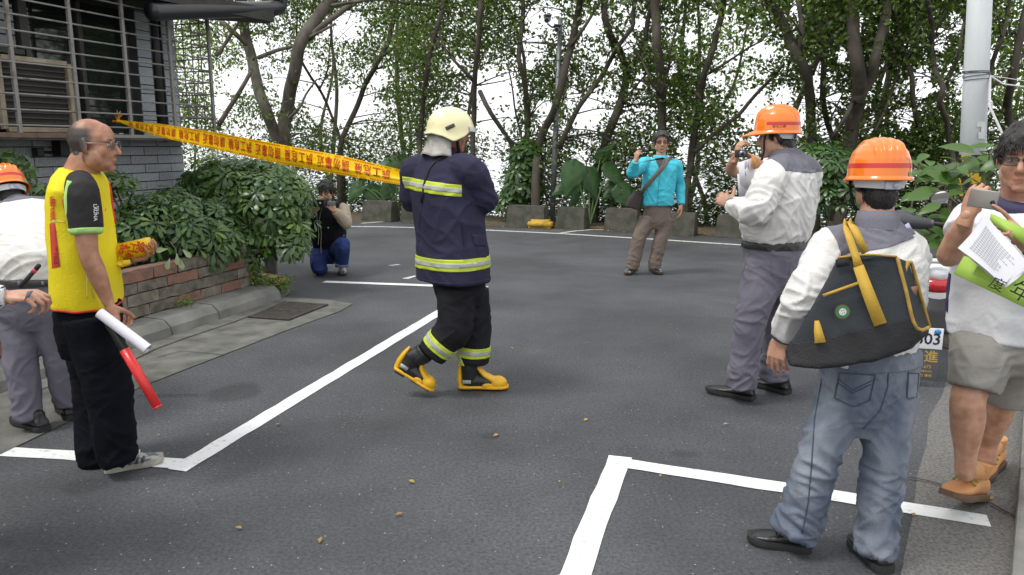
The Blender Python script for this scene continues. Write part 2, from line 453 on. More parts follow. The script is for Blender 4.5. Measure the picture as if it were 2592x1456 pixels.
# planter wall of rough split blocks, some of them reddish
planter = empty('planter_wall', L2(0, 0), 'low planter wall of rough grey and reddish stone blocks', 'planter')
BL_G = [mat('grey_block_%s' % n, c, 0.92, var=0.45, vscale=11, bump=1.0, bscale=28, detail=9) for n, c in (('a', (0.15, 0.13, 0.10)), ('b', (0.18, 0.16, 0.125)), ('c', (0.125, 0.11, 0.088)))]
BL_R = mat('reddish_block', (0.23, 0.12, 0.085), 0.92, var=0.5, vscale=9, bump=1.0, bscale=28, detail=9, col2=(0.12, 0.10, 0.085), mix=(0.5, 0.68))
def rough_block(c, s, seed):
    bm = bmesh.new(); bmesh.ops.create_cube(bm, size=1)
    bmesh.ops.subdivide_edges(bm, edges=[e for e in bm.edges if abs(e.verts[0].co.x - e.verts[1].co.x) > .5], cuts=3, use_grid_fill=True)
    for v in bm.verts:
        f = 1 if v.co.y < 0 else 0.2
        v.co = Vector((v.co.x * s[0], v.co.y * s[1] - f * random.uniform(0, .016), v.co.z * s[2] + random.uniform(-.004, .004)))
    V = [DM @ v.co + c for v in bm.verts]; F = [[v.index for v in f.verts] for f in bm.faces]; bm.free()
    return V, F
obj('backing', slab([L2(-9, -0.03), L2(0.98, -0.03), L2(0.98, -0.16), L2(-9, -0.16)], 0.0, 0.545), mat('block_mortar', (0.05, 0.047, 0.04), 1, bump=0.8), planter)
zc = 0.15; k = 0
for row, hh in enumerate((0.098, 0.103, 0.097, 0.108)):
    s = -4.6 + 0.13 * (row % 2) - 0.07 * row
    while s < 0.95:
        ln = random.choice((0.30, 0.36, 0.40)); e = min(s + ln, 0.99)
        if e - s > 0.06:
            red = random.random() < 0.26
            obj('block', rough_block(L2((s + e) / 2, -0.04, zc + hh / 2), (e - s - 0.009, 0.10, hh - 0.009), k), BL_R if red else random.choice(BL_G), planter)
        s += ln; k += 1
    zc += hh
for row in range(4):                                             # short return at the planter's end
    for j in range(3):
        obj('block', (lambda VF: VF)(bevel_box(L2(0.99, -0.24 - j * 0.36, 0.20 + row * 0.10), (0.10, 0.35, 0.092), 0.008, DM, 1, 0.004, j + row * 7)), random.choice(BL_G), planter)
tag(obj('planter_soil', ([L2(-9, -0.1, 0.47), L2(1.0, -0.1, 0.47), L2(1.0, -1.6, 0.47), L2(-9, -1.9, 0.47)], [(3, 2, 1, 0)]), SOIL), kind='structure')
# rounded kerb island with worn yellow paint at the planter's end
ISL_Y = mat('worn_yellow_paint', (0.42, 0.27, 0.03), 0.8, col2=(0.13, 0.12, 0.10), vscale=7, mix=(0.42, 0.6), bump=0.5)
isl = []
for t in np.linspace(0, math.pi, 14):
    isl.append((0.99 + 0.62 * math.sin(t), -0.38 + 0.62 * math.cos(t)))
pts = [L2(a_, b_) for a_, b_ in isl]
V, F = slab([(p.x, p.y) for p in pts], 0.0, 0.125)
island = tag(empty('kerb_island', L2(1.2, -0.3)), kind='structure')
obj('island_body', (V, F), CONC, island)
o_, i_ = pts, [L2(0.99 + (a_ - 0.99) * 0.74, -0.38 + (b_ + 0.38) * 0.74) for a_, b_ in isl]
obj('painted_rim', ([p + Vector((0, 0, 0.129)) for p in o_] + [p + Vector((0, 0, 0.129)) for p in i_], [(i, i + 1, 14 + i + 1, 14 + i) for i in range(13)]), ISL_Y, island)

# right edge: rough concrete margin and kerb
RC0, RC1 = G(2500, 1456), G(2480, 900)
ROUGHC = mat('rough_exposed_concrete', (0.19, 0.185, 0.17), 0.95, col2=(0.095, 0.093, 0.088), vscale=75, mix=(0.40, 0.66), bump=1.0, bscale=120, detail=6)
tag(obj('concrete_margin', sheet([G(2255, 1600), G(2290, 1400), G(2312, 1300), G(2322, 1200), G(2345, 1130), G(2350, 1060), G(2385, 1000), G(2420, 880), G(2700, 860), G(3300, 1500)], 0.002), ROUGHC), kind='structure')
rk = tag(empty('side_kerb', (2.6, 3.6, 0)), kind='structure')
k0, k1 = Vector((1.70, 2.45, 0)), Vector((4.59, 6.7, 0))
dk = (k1 - k0).normalized(); nk = Vector((dk.y, -dk.x, 0))
RM = Matrix((dk, nk, Vector((0, 0, 1)))).transposed()
for i in range(4):
    c = k0 + dk * (0.6 + 1.2 * i) + nk * 0.16
    obj('kerb_stone', bevel_box(c + Vector((0, 0, 0.03)), (1.188, 0.26, 0.08), 0.015, RM, 2, 0.004, i), CONC_PALE, rk)
CRK = mat('crack_dirt', (0.02, 0.02, 0.018), 1)
for pts_, w_ in (([(240, 965), (390, 888), (470, 858), (590, 818), (724, 765)], .012), ([(395, 908), (455, 892), (520, 896), (575, 902)], .007), ([(2290, 1212), (2345, 1222), (2400, 1236), (2480, 1262), (2592, 1330)], .010), ([(345, 1006), (420, 1003), (520, 1003)], .008), ([(60, 1010), (120, 985), (175, 960)], .01)):
    V, F = strip_poly([G(*q) + Vector((random.uniform(-.01, .01), random.uniform(-.01, .01), 0)) for q in pts_], w_)
    obj('crack', ([v + Vector((0, 0, .0115)) for v in V], F), CRK, road)
tag(obj('planting_bed', sheet([(4.6, 6.9), (3.55, 6.55), (3.3, 6.0), (3.6, 5.5), (4.2, 5.9), (9, 6), (9, 10.6), (5.2, 12.2), (3.8, 9)], 0.008), SOIL), kind='structure')
# ================================================================ the house with its window cage
bC, bD, bN = Vector((-3.87, 9.2, 0)), Vector((0.33, 0.944, 0)).normalized(), Vector((0.944, -0.33, 0)).normalized()
LB = lambda s, o, z: bC + bD * s + bN * o + Vector((0, 0, z))       # along the wall, out of the wall, up
BM_ = Matrix((bD, -bN, Vector((0, 0, 1)))).transposed()
house = empty('house', LB(-1.5, 0, 0), 'grey tiled house with barred window cage behind the planter', 'house')
TILE = [mat('grey_tile_%d' % i, c, 0.55, var=0.22, vscale=60, bump=0.35, bscale=120, spec=0.4) for i, c in enumerate(((0.34, 0.365, 0.385), (0.39, 0.415, 0.435), (0.30, 0.325, 0.345), (0.365, 0.385, 0.40)))]
MORT = mat('tile_joint', (0.05, 0.052, 0.056), 0.9)
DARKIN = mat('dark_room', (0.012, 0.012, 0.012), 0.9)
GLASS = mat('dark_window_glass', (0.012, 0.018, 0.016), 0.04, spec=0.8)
ALU = mat('dark_window_frame', (0.045, 0.042, 0.038), 0.5)
BAR = mat('grille_paint', (0.22, 0.21, 0.195), 0.55, col2=(0.10, 0.065, 0.045), vscale=7, mix=(0.55, 0.72), bump=0.2)
WOODP = mat('rusty_sill', (0.13, 0.085, 0.062), 0.7, var=0.35, vscale=10, bump=0.3)
# body: low wall, corner pier, lintel and a shell behind
obj('wall', slab([LB(-7, -0.012, 0)[:2], LB(-0.012, -0.012, 0)[:2], LB(-0.012, -4, 0)[:2], LB(-7, -4, 0)[:2]], 0.0, 1.60), MORT, house)
obj('wall', slab([LB(-0.19, -0.02, 0)[:2], LB(-0.012, -0.02, 0)[:2], LB(-0.012, -0.3, 0)[:2], LB(-0.19, -0.3, 0)[:2]], 1.6, 3.6), MORT, house)
obj('wall', slab([LB(-0.56, -0.02, 0)[:2], LB(-0.36, -0.02, 0)[:2], LB(-0.36, -0.3, 0)[:2], LB(-0.56, -0.3, 0)[:2]], 1.6, 3.6), MORT, house)
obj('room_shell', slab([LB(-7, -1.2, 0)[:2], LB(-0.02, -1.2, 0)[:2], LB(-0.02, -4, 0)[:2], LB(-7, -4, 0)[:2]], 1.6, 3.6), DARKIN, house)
obj('ceiling', slab([LB(-7, -0.03, 0)[:2], LB(-0.02, -0.03, 0)[:2], LB(-0.02, -4, 0)[:2], LB(-7, -4, 0)[:2]], 3.6, 4.2), MORT, house)
rows = 18; tl, th = 0.385, 0.0955
tile_me = {}
def tile(s0, s1, z, out=0.0, face='f'):
    ln = s1 - s0 - 0.009
    key = (round(ln, 3), face)
    if key not in tile_me:
        V, F = bevel_box((0, 0, 0), (ln if face == 'f' else 0.014, 0.014 if face == 'f' else ln, th - 0.009), 0.0025, BM_, 1)
        tile_me[key] = mesh('tile', V, F)
    me = tile_me[key].copy() if False else tile_me[key]
    o = bpy.data.objects.new('tile', me)
    COL.objects.link(o); o.parent = house
    c = LB((s0 + s1) / 2, out, z) if face == 'f' else LB(0.0, -(s0 + s1) / 2, z)
    o.location = c - house.location + bN * random.uniform(-.0012, .0012)
    if not me.materials: me.materials.append(TILE[0])
    o.material_slots[0].link = 'OBJECT'; o.material_slots[0].material = random.choice(TILE)
for r in range(1, 17):
    z = 0.02 + th * (r + 0.5)
    s = -3.1 + (tl / 2 if r % 2 else 0)
    while s < -0.001:
        e = min(s + tl, 0.0)
        if -0.12 < e - 0.0 <= 0 and e - s < 0.05: break
        if r >= 6 or s > -1.2: tile(s, e, z)
        s += tl
    if r >= 5: tile(0.0, 0.3, z, face='r')
for r in range(17, 36):                                           # the two piers either side of a dark gap
    z = 0.02 + th * (r + 0.5)
    tile(-0.56, -0.36, z, -0.008); tile(-0.19, 0.0, z, -0.008); tile(0.0, 0.3, z, face='r')
obj('dark_upright', tube([LB(-0.275, -0.02, 1.6), LB(-0.275, -0.02, 3.6)], 0.045, 12), mat('dark_tube', (0.03, 0.03, 0.032), 0.5), house, True)  # dark tube standing in the gap between the two piers
# ledge under the cage
obj('ledge', bevel_box(LB(-1.75, 0.21, 1.625), (3.6, 0.50, 0.035), 0.006, BM_, 1), mat('ledge_concrete', (0.10, 0.095, 0.085), 0.85, var=0.3, bump=0.5), house)
# sliding windows
def window(s0, s1, z0, z1, kids=2):
    w = obj('window', join([bevel_box(LB((s0 + s1) / 2, -0.14, z), (s1 - s0, 0.07, 0.055), 0.006, BM_, 1) for z in (z0, z1)] + [bevel_box(LB(s, -0.139, (z0 + z1) / 2), (0.05, 0.07, z1 - z0 - 0.05), 0.006, BM_, 1) for s in np.linspace(s0, s1, kids + 1)]), ALU, house)
    for i in range(kids):
        a_, b_ = s0 + (s1 - s0) * i / kids, s0 + (s1 - s0) * (i + 1) / kids
        p = obj('pane', box(LB((a_ + b_) / 2, -0.15 - 0.012 * (i % 2), (z0 + z1) / 2), (b_ - a_ - 0.04, 0.006, z1 - z0 - 0.06), BM_), GLASS, house)
        p.parent = w; p.location = (0, 0, 0)
window(-1.78, -0.57, 1.66, 3.55, 2)
window(-3.6, -2.72, 1.66, 3.55, 2)
window(-2.68, -1.82, 2.42, 3.55, 1)
curt = mat('dark_curtain', (0.05, 0.035, 0.026), 0.85, var=0.3, vscale=6, stretch=(8, 8, .4))
Vc, Fc = [], []
for i, s in enumerate(np.linspace(-2.75, -1.75, 60)):
    o_ = -0.24 + 0.02 * math.sin(i * 1.3)
    Vc += [LB(s, o_, 1.66), LB(s, o_, 3.55)]
obj('curtain', (Vc, [(2 * i, 2 * i + 2, 2 * i + 3, 2 * i + 1) for i in range(59)]), curt, house, True)
# the cage: square uprights, round horizontals, a return at the corner
CO = 0.45
cage = bpy.data.objects.new('window_grille', None); COL.objects.link(cage); cage.parent = house
upr = [-3.02, -2.41, -1.80, -1.19, -0.58, 0.03]
def cage_bar(nm, VF, m, sm=False):
    o = link(nm, mesh(nm, VF[0], VF[1], sm), m)
    o.parent = cage; o.location = -house.location
for s in upr:
    cage_bar('upright', bevel_box(LB(s, CO, 2.62), (0.034, 0.034, 1.98), 0.004, BM_, 1), BAR)
zs = [1.735 + 0.1315 * i for i in range(15)]
for z in zs:
    cage_bar('bar', tube([LB(-3.3, CO + 0.004, z), LB(0.02, CO + 0.004, z)], 0.0085, 8), BAR, True)
    cage_bar('bar', tube([LB(0.03, CO, z), LB(0.03, -0.15, z)], 0.0075, 8), BAR, True)
for o_ in (0.33, 0.21, 0.09, -0.03):
    cage_bar('bar', tube([LB(0.03, o_, 1.64), LB(0.03, o_, 3.6)], 0.0075, 8), BAR, True)
cage_bar('sill_rail', bevel_box(LB(-2.55, CO + 0.006, 1.648), (1.5, 0.045, 0.045), 0.004, BM_, 1), WOODP)
cage_bar('sill_rail', bevel_box(LB(-0.88, CO + 0.006, 1.648), (1.84, 0.04, 0.035), 0.004, BM_, 1), BAR)
# eave and gutter pipe overhead
g_a, g_b = P(380, 30, 8.05), P(688, 22, 9.6)
PIPE = mat('dark_plastic_pipe', (0.022, 0.024, 0.026), 0.35)
gut = obj('eave_pipe', tube([g_a, g_a.lerp(g_b, .5), g_b, g_b + Vector((0.06, 0.12, 0.06)), g_b + Vector((0.06, 0.14, 0.24))], [0.088] * 5, 16, step=0.08), PIPE, house, True)
obj('pipe_strap', tube([g_b + Vector((-.20, -.18, 0.12)), g_b + Vector((-.20, -.18, -0.10))], 0.012, 6), BAR, house)
dirp = (g_b - g_a).normalized()
ev = [g_a + Vector((-2.5, -5.0, 0.13)), g_b + Vector((0.05, -.10, 0.13)), g_b + Vector((-0.1, 0.05, 0.13)), g_a + Vector((-3.2, -.6, 0.13))]
obj('eave', slab([(p.x, p.y) for p in ev], g_a.z + 0.12, g_a.z + 0.26), mat('eave_board', (0.04, 0.038, 0.035), 0.8, var=0.3), house)
# air conditioner in the cage
ac = empty('air_conditioner', LB(-2.02, 0.2, 1.68), 'old window air conditioner with tan frame inside the window cage', 'air conditioner')
TAN = mat('tan_ac_frame', (0.30, 0.25, 0.18), 0.6, var=0.2)
a0, a1, z0, z1 = -2.42, -1.72, 1.70, 2.31
obj('cabinet', bevel_box(LB((a0 + a1) / 2, 0.05, (z0 + z1) / 2), (a1 - a0 - 0.05, 0.44, z1 - z0 - 0.05), 0.01, BM_, 1), mat('ac_cabinet', (0.022, 0.02, 0.018), 0.8, var=0.3, vscale=6), ac)
for s in (a0, a1): obj('frame_rail', bevel_box(LB(s, 0.285, (z0 + z1) / 2), (0.045, 0.05, z1 - z0), 0.005, BM_, 1), TAN, ac)
for z in (z0, z1): obj('frame_rail', bevel_box(LB((a0 + a1) / 2, 0.287, z), (a1 - a0 - 0.045, 0.05, 0.045), 0.005, BM_, 1), TAN, ac)
for i in range(11): obj('louvre', box(LB((a0 + a1) / 2, 0.278, z0 + 0.06 + i * 0.047), (a1 - a0 - 0.06, 0.012, 0.012), BM_), mat('ac_louvre', (0.055, 0.054, 0.05), 0.8), ac)
obj('name_plate', place(text_mesh('Panasonic', 0.032), LB(-2.03, 0.316, z1), bD, (0, 0, 1)), mat('plate_white', (0.55, 0.55, 0.52), 0.5), ac)
# dark pipe and socket box on the wall under the cage
wb = empty('wall_box', LB(-2.1, 0.03, 1.45), 'dark square cable box on a bracket below the window cage', 'cable box')
obj('box_body', bevel_box(LB(-1.93, 0.05, 1.50), (0.075, 0.08, 0.08), 0.008, BM_), mat('black_plastic', (0.012, 0.012, 0.013), 0.45), wb)
obj('cable', tube([LB(-1.89, 0.05, 1.50), LB(-1.75, 0.05, 1.495)], 0.012, 8), MATS['black_plastic'], wb)
obj('bracket', bevel_box(LB(-1.70, 0.07, 1.555), (0.10, 0.12, 0.20), 0.01, BM_), MATS['black_plastic'], wb)

# ================================================================ concrete blocks along the far edge
BLK = mat('mossy_block_concrete', (0.088, 0.082, 0.066), 0.95, col2=(0.05, 0.056, 0.036), vscale=6, mix=(0.42, 0.62), bump=1.0, bscale=45, detail=8)
STONE = mat('block_aggregate', (0.12, 0.115, 0.10), 0.95, col2=(0.055, 0.055, 0.045), vscale=28, mix=(0.4, 0.6), bump=1.0, bscale=90)
blocks = [(912, 990, 510, 561, 'leftmost concrete barrier block, beside the kneeling photographer'),
          (1018, 1052, 512, 566, 'concrete barrier block half hidden behind the firefighter'),
          (1276, 1378, 522, 577, 'concrete barrier block just left of the yellow pole footing'),
          (1404, 1477, 526, 581, 'concrete barrier block just right of the yellow pole footing'),
          (1526, 1612, 529, 587, 'concrete barrier block behind the shoulder bag of the man in cyan'),
          (1690, 1756, 540, 597, 'concrete barrier block at the hanging hand of the man in cyan'),
          (1808, 1895, 546, 603, 'rightmost concrete barrier block, left of the tall helmeted man')]
ex = Vector((0.906, -0.422, 0)).normalized(); ey = Vector((0.422, 0.906, 0)).normalized()
for i, (xa, xb, yt, yb, lab) in enumerate(blocks):
    pa, pb = G(xa, yb - 2), G(xb, yb + 2)
    c = (pa + pb) / 2
    w = (pb - pa).length * 0.97; h = (yb - yt) * c.y / 1985.0
    bm = bmesh.new(); bmesh.ops.create_cube(bm, size=1)
    bmesh.ops.subdivide_edges(bm, edges=bm.edges[:], cuts=4, use_grid_fill=True)
    for v in bm.verts:
        tz = v.co.z + 0.5
        wid = 1 - 0.05 * tz
        dep = 0.36 - 0.16 * tz
        q = Vector((v.co.x * w * wid, v.co.y * dep, tz * h))
        q += Vector(noise.noise_vector(q * 7 + Vector((i * 5, 0, 0)))) * 0.012
        v.co = q
    V = [c + ex * v.co.x + ey * (v.co.y + 0.18) + Vector((0, 0, max(v.co.z, 0.0) + 0.004)) for v in bm.verts]
    F = [[v.index for v in f.verts] for f in bm.faces]; bm.free()
    tag(obj('barrier_block', (V, F), [BLK], smooth=False), lab, 'barrier block', 'concrete blocks along the far edge')

# ================================================================ camera pole with yellow footing
pb = G(1397, 566)
pole = empty('camera_pole', pb, 'thin grey pole with two surveillance cameras near its top', 'camera pole')
GALV = mat('galvanised_steel', (0.20, 0.205, 0.21), 0.5, var=0.2, vscale=9, metal=0.4, bump=0.1)
pt = P(1419, 45, pb.y + 0.1)
cut_ = pb.lerp(pt, 0.47)
obj('pole_shaft', tube([pb, cut_, pb.lerp(pt, .48), pt], [0.057, 0.055, 0.05, 0.045], 14), GALV, pole, True)
for f_ in (0.10, .30, .51, .61, .72, .80, .88): obj('clamp_ring', tube([pb.lerp(pt, f_) - Vector((0, 0, .008)), pb.lerp(pt, f_) + Vector((0, 0, .008))], 0.062 - .008 * f_, 14), GALV, pole)
CAMW = mat('cctv_housing', (0.30, 0.31, 0.32), 0.4)
for (qx, qy, rr, lab) in [(1386, 50, 0.055, 'a'), (1411, 74, 0.05, 'b')]:
    q = P(qx, qy, pb.y - 0.12)
    c = obj('surveillance_camera', join([tube([q + Vector((0.02, .16, .03)), q + Vector((-0.02, -.14, -.03))], [(rr, rr)] * 2, 14), bevel_box(q + Vector((0, -.02, rr + .012)), (0.15, 0.36, 0.014), .004)]), CAMW, pole, False)
    obj('lens', tube([q + Vector((-0.021, -.142, -.031)), q + Vector((-0.022, -.15, -.033))], rr * .7, 14), MATS['black_plastic'], c).location = (0, 0, 0)
obj('bracket_arm', join([tube([P(1417, 72, pb.y), P(1395, 68, pb.y - .05), P(1386, 60, pb.y - .1)], 0.018, 8), tube([P(1417, 80, pb.y), P(1411, 78, pb.y - .1)], 0.02, 8)]), GALV, pole)
YEL = mat('yellow_footing_paint', (0.50, 0.31, 0.03), 0.75, col2=(0.22, 0.15, 0.05), vscale=9, mix=(0.5, 0.72), bump=0.5)
fc = G(1372, 577) - ey * 0.06
bm = bmesh.new(); bmesh.ops.create_cube(bm, size=1)
for v in bm.verts:
    tz = v.co.z + .5
    v.co = Vector((v.co.x * (0.52 - .10 * tz), v.co.y * (0.34 - .08 * tz), tz * 0.165))
bmesh.ops.bevel(bm, geom=bm.edges[:], offset=0.045, segments=4, affect='EDGES')
V = [fc + ex * v.co.x + ey * v.co.y + Vector((0, 0, max(0.0, v.co.z) + .004)) for v in bm.verts]; F = [[v.index for v in f.verts] for f in bm.faces]; bm.free()
tag(obj('pole_footing', (V, F), YEL, smooth=True), 'rounded yellow painted footing in front of the camera pole', 'footing')

# ================================================================ big utility pole on the right
uy = 7.4
u0, u1 = P(2437, 700, uy), P(2480, 0, uy); u0 = u0 + (u0 - u1).normalized() * 1.2
u0.z = 0; ut = u0 + (u1 - u0) * 1.5
up = empty('utility_pole', u0, 'thick pale grey utility pole with a striped warning band', 'utility pole')
UPM = mat('pale_pole_paint', (0.56, 0.59, 0.60), 0.55, var=0.10, vscale=5, bump=0.25, bscale=90, stretch=(1, 1, .25))
obj('pole_shaft', tube([u0, ut], [0.118, 0.094], 28), UPM, up, True)
ax = (ut - u0).normalized(); sx_ = Vector((1, 0, 0)); sy_ = ax.cross(sx_).normalized()
def around(z, r, th): return u0 + ax * ((z - u0.z) / ax.z) + sx_ * (r * math.cos(th)) + sy_ * (r * math.sin(th))
WIRE = mat('grey_wire', (0.13, 0.14, 0.15), 0.5, metal=0.5)
zt = P(2440, 190, uy).z
for k_, (za, zb) in enumerate([(0.03, -0.03), (0.015, 0.02), (-0.02, 0.035), (-.05, -.01), (0.03, 0.028)]):
    obj('wire_tie', tube([around(zt + za + (zb - za) * t, 0.111, -math.pi + math.pi * 2 * t) for t in np.linspace(0, 1, 25)], 0.0035, 5), WIRE, up)
BANDK, BANDY = mat('band_black', (0.015, 0.015, 0.015), 0.5), mat('band_yellow', (0.62, 0.36, 0.015), 0.5)
zb0, zb1 = P(2420, 500, uy).z, P(2420, 392, uy).z
Vb, Fy, Fk = [], [], []
nn = 64
for i in range(nn + 1):
    for j in range(13):
        Vb.append(around(zb0 + (zb1 - zb0) * j / 12, 0.1205, 2 * math.pi * i / nn))
for i in range(nn):
    for j in range(12):
        q = (i * 13 + j, (i + 1) * 13 + j, (i + 1) * 13 + j + 1, i * 13 + j + 1)
        (Fk if ((i * 0.75 + j * 1.0) // 6) % 2 else Fy).append(q)
obj('warning_band', (Vb, Fy), BANDY, up, True); obj('warning_stripe', (Vb, Fk), BANDK, up, True)
for th_, z_, w_, h_ in [(-1.9, P(2430, 322, uy).z, .7, .05), (-1.75, P(2430, 352, uy).z, .6, .06), (-1.55, P(2430, 345, uy).z, .4, .1)]:
    Vs = [around(z_ + h_ * b_, 0.1165, th_ + w_ * a_) for b_ in (0, 1) for a_ in np.linspace(0, 1, 7)]
    obj('paper_notice', (Vs, [(i, i + 1, 8 + i, 7 + i) for i in range(6)]), mat('old_paper', (0.55, 0.56, 0.55), 0.7, var=.2), up)
gw = empty('guy_wire', around(zt, .11, 0), 'pair of pale guy wires running off the utility pole', 'wire')
pw = around(zt - .01, .112, -0.6)
obj('strand', tube([pw, P(2540, 213, 7.2), P(2700, 234, 6.9)], 0.007, 6), mat('pale_wire', (0.5, 0.5, 0.5), .4), gw)
obj('strand', tube([pw, P(2700, 222, 6.9)], 0.004, 6), MATS['pale_wire'], gw)
obj('strand', tube([pw, P(2505, 270, 7.1), P(2538, 340, 6.9), P(2590, 450, 6.5)], 0.011, 6), MATS['pale_wire'], gw)
# metal posts at the planter's end
mp = empty('sign_post', G(686, 698), 'short grey metal double post at the end of the planter', 'post')
for dx_, w_ in ((678, .05), (694, .075)):
    q = G(dx_, 697, 0.0)
    obj('post', bevel_box(q + Vector((0, 0, 0.24)), (w_, 0.05, 0.48), .006, None, 1), mat('grey_post', (0.13, 0.125, 0.115), .7, var=.3), mp)
obj('crosspiece', bevel_box((G(678, 697) + G(694, 697)) / 2 + Vector((0, 0.03, .40)), (.2, .03, .05), .004, None, 1), MATS['grey_post'], mp)
# ================================================================ vegetation
def np_mesh(name, V, F, smooth=False):
    """fast mesh from arrays; F is (n, k)"""
    me = bpy.data.meshes.new(name)
    n, k = F.shape
    me.vertices.add(len(V)); me.vertices.foreach_set('co', np.asarray(V, np.float32).ravel())
    me.loops.add(n * k); me.loops.foreach_set('vertex_index', F.astype(np.int32).ravel())
    me.polygons.add(n); me.polygons.foreach_set('loop_start', np.arange(0, n * k, k, dtype=np.int32))
    me.polygons.foreach_set('loop_total', np.full(n, k, np.int32))
    if smooth: me.polygons.foreach_set('use_smooth', np.ones(n, bool))
    me.update(calc_edges=True)
    return me
def unit(a): return a / np.maximum(np.linalg.norm(a, axis=1, keepdims=True), 1e-9)
def leaf_cloud(C, D, U, ln, wd, prof=((0.0, 0.06), (0.35, 1.0), (0.72, 0.8), (1.0, 0.04)), droop=0.15, fold=0.25):
    """leaf blades: base C, direction D, up U (n,3 arrays), lengths, widths; folded along the midrib, drooping"""
    n = len(C); D = unit(D); S = unit(np.cross(D, U)); U = np.cross(S, D)
    rows = []
    for t, w in prof:
        mid = C + D * (ln * t)[:, None] - U * (ln * droop * t * t)[:, None]
        half = (wd * w * 0.5)[:, None]
        rows += [mid - S * half + U * half * fold, mid, mid + S * half + U * half * fold]
    V = np.stack(rows, 1).reshape(-1, 3)
    m = 3 * len(prof)
    q = []
    for i in range(len(prof) - 1):
        b = 3 * i
        q += [(b, b + 1, b + 4, b + 3), (b + 1, b + 2, b + 5, b + 4)]
    F = (np.arange(n)[:, None, None] * m + np.array(q)[None]).reshape(-1, 4)
    return V, F
def quad_leaves(C, ln):
    """small far leaves: one folded diamond each"""
    n = len(C)
    D = unit(rng.normal(size=(n, 3)) + np.array([0, 0, -0.25])); U = rng.normal(size=(n, 3)) + np.array([0, 0, 0.9])
    S = unit(np.cross(D, U)); N_ = np.cross(S, D)
    L_ = ln[:, None]
    V = np.stack([C - D * L_ * .5, C + S * L_ * .27 + N_ * L_ * .06, C + D * L_ * .5, C - S * L_ * .27 + N_ * L_ * .06], 1).reshape(-1, 3)
    return V, np.arange(n * 4).reshape(n, 4)
BARK = mat('bark', (0.085, 0.068, 0.052), 0.9, col2=(0.045, 0.038, 0.030), vscale=5, mix=(0.4, 0.62), bump=0.8, bscale=14, stretch=(1, 1, .35), detail=8)
BARK_L = mat('pale_bark', (0.15, 0.13, 0.105), 0.9, col2=(0.07, 0.062, 0.05), vscale=5, mix=(0.42, 0.66), bump=0.8, bscale=14, stretch=(1, 1, .35), detail=8)
LF = leaf_mat('tree_leaf', (0.032, 0.062, 0.016), (0.15, 0.225, 0.045), 0.42)
LF2 = leaf_mat('far_tree_leaf', (0.06, 0.105, 0.03), (0.20, 0.28, 0.06), 0.5)
def Yat(px, e): return (14.86 + 1.103 * e) / (1 + 0.466 * (px - 1296) / FPX)
def ground_z(x, y):
    e = edge_dist(x, y)
    return -0.03 - 0.62 * max(0, e - 1.8)
# bright openings between the crowns (photo pixels: centre, half sizes)
GAPS = [(875, 65, 62, 48), (885, 265, 75, 58), (800, 250, 30, 70), (1375, 45, 55, 45), (1345, 130, 45, 50), (1235, 215, 55, 45), (1240, 300, 45, 60), (1380, 290, 30, 50), (1480, 290, 40, 60), (1500, 65, 28, 35), (1540, 160, 28, 22), (1590, 110, 25, 35), (1700, 175, 16, 25), (1900, 260, 45, 50), (1985, 310, 55, 55), (1930, 130, 38, 25), (1800, 200, 40, 20), (2380, 100, 28, 42), (2330, 210, 38, 50), (2110, 265, 28, 45), (2165, 60, 30, 30), (600, 205, 50, 38), (560, 270, 25, 40), (720, 230, 20, 60), (2290, 300, 30, 35), (2445, 220, 30, 60), (1290, 240, 20, 80), (1980, 250, 30, 40), (2240, 190, 14, 40), (2420, 60, 22, 40), (1860, 150, 22, 22), (1750, 100, 18, 26), (2030, 270, 14, 40), (2130, 140, 16, 28), (1620, 60, 18, 24), (2070, 210, 16, 60), (2095, 330, 25, 40), (1740, 380, 30, 40), (1250, 440, 30, 60), (1770, 470, 25, 30), (770, 170, 18, 40), (960, 200, 25, 30), (1155, 160, 20, 20), (1450, 250, 20, 40), (1620, 205, 14, 30), (2015, 30, 20, 30), (1110, 300, 14, 40), (1470, 400, 20, 30), (660, 120, 20, 30), (2510, 140, 25, 35), (2560, 330, 20, 30)]
def gap_hit(px, py):
    for a, b, c, d in GAPS:
        if ((px - a) / c) ** 2 + ((py - b) / d) ** 2 < 1: return True
    return False
def thin(C, keep=.12):
    """few leaves hang where the crowns leave an opening"""
    z = C[:, 2] - EYE; dep = C[:, 1] * CP - z * SP
    px, py = 1296 + FPX * C[:, 0] / dep, 728 - FPX * (C[:, 1] * SP + z * CP) / dep
    h = np.zeros(len(C), bool)
    for a, b, c, d in GAPS: h |= ((px - a) / c) ** 2 + ((py - b) / d) ** 2 < rng.uniform(.45, 1.05, len(C))
    return C[~h | (rng.random(len(C)) < keep)]

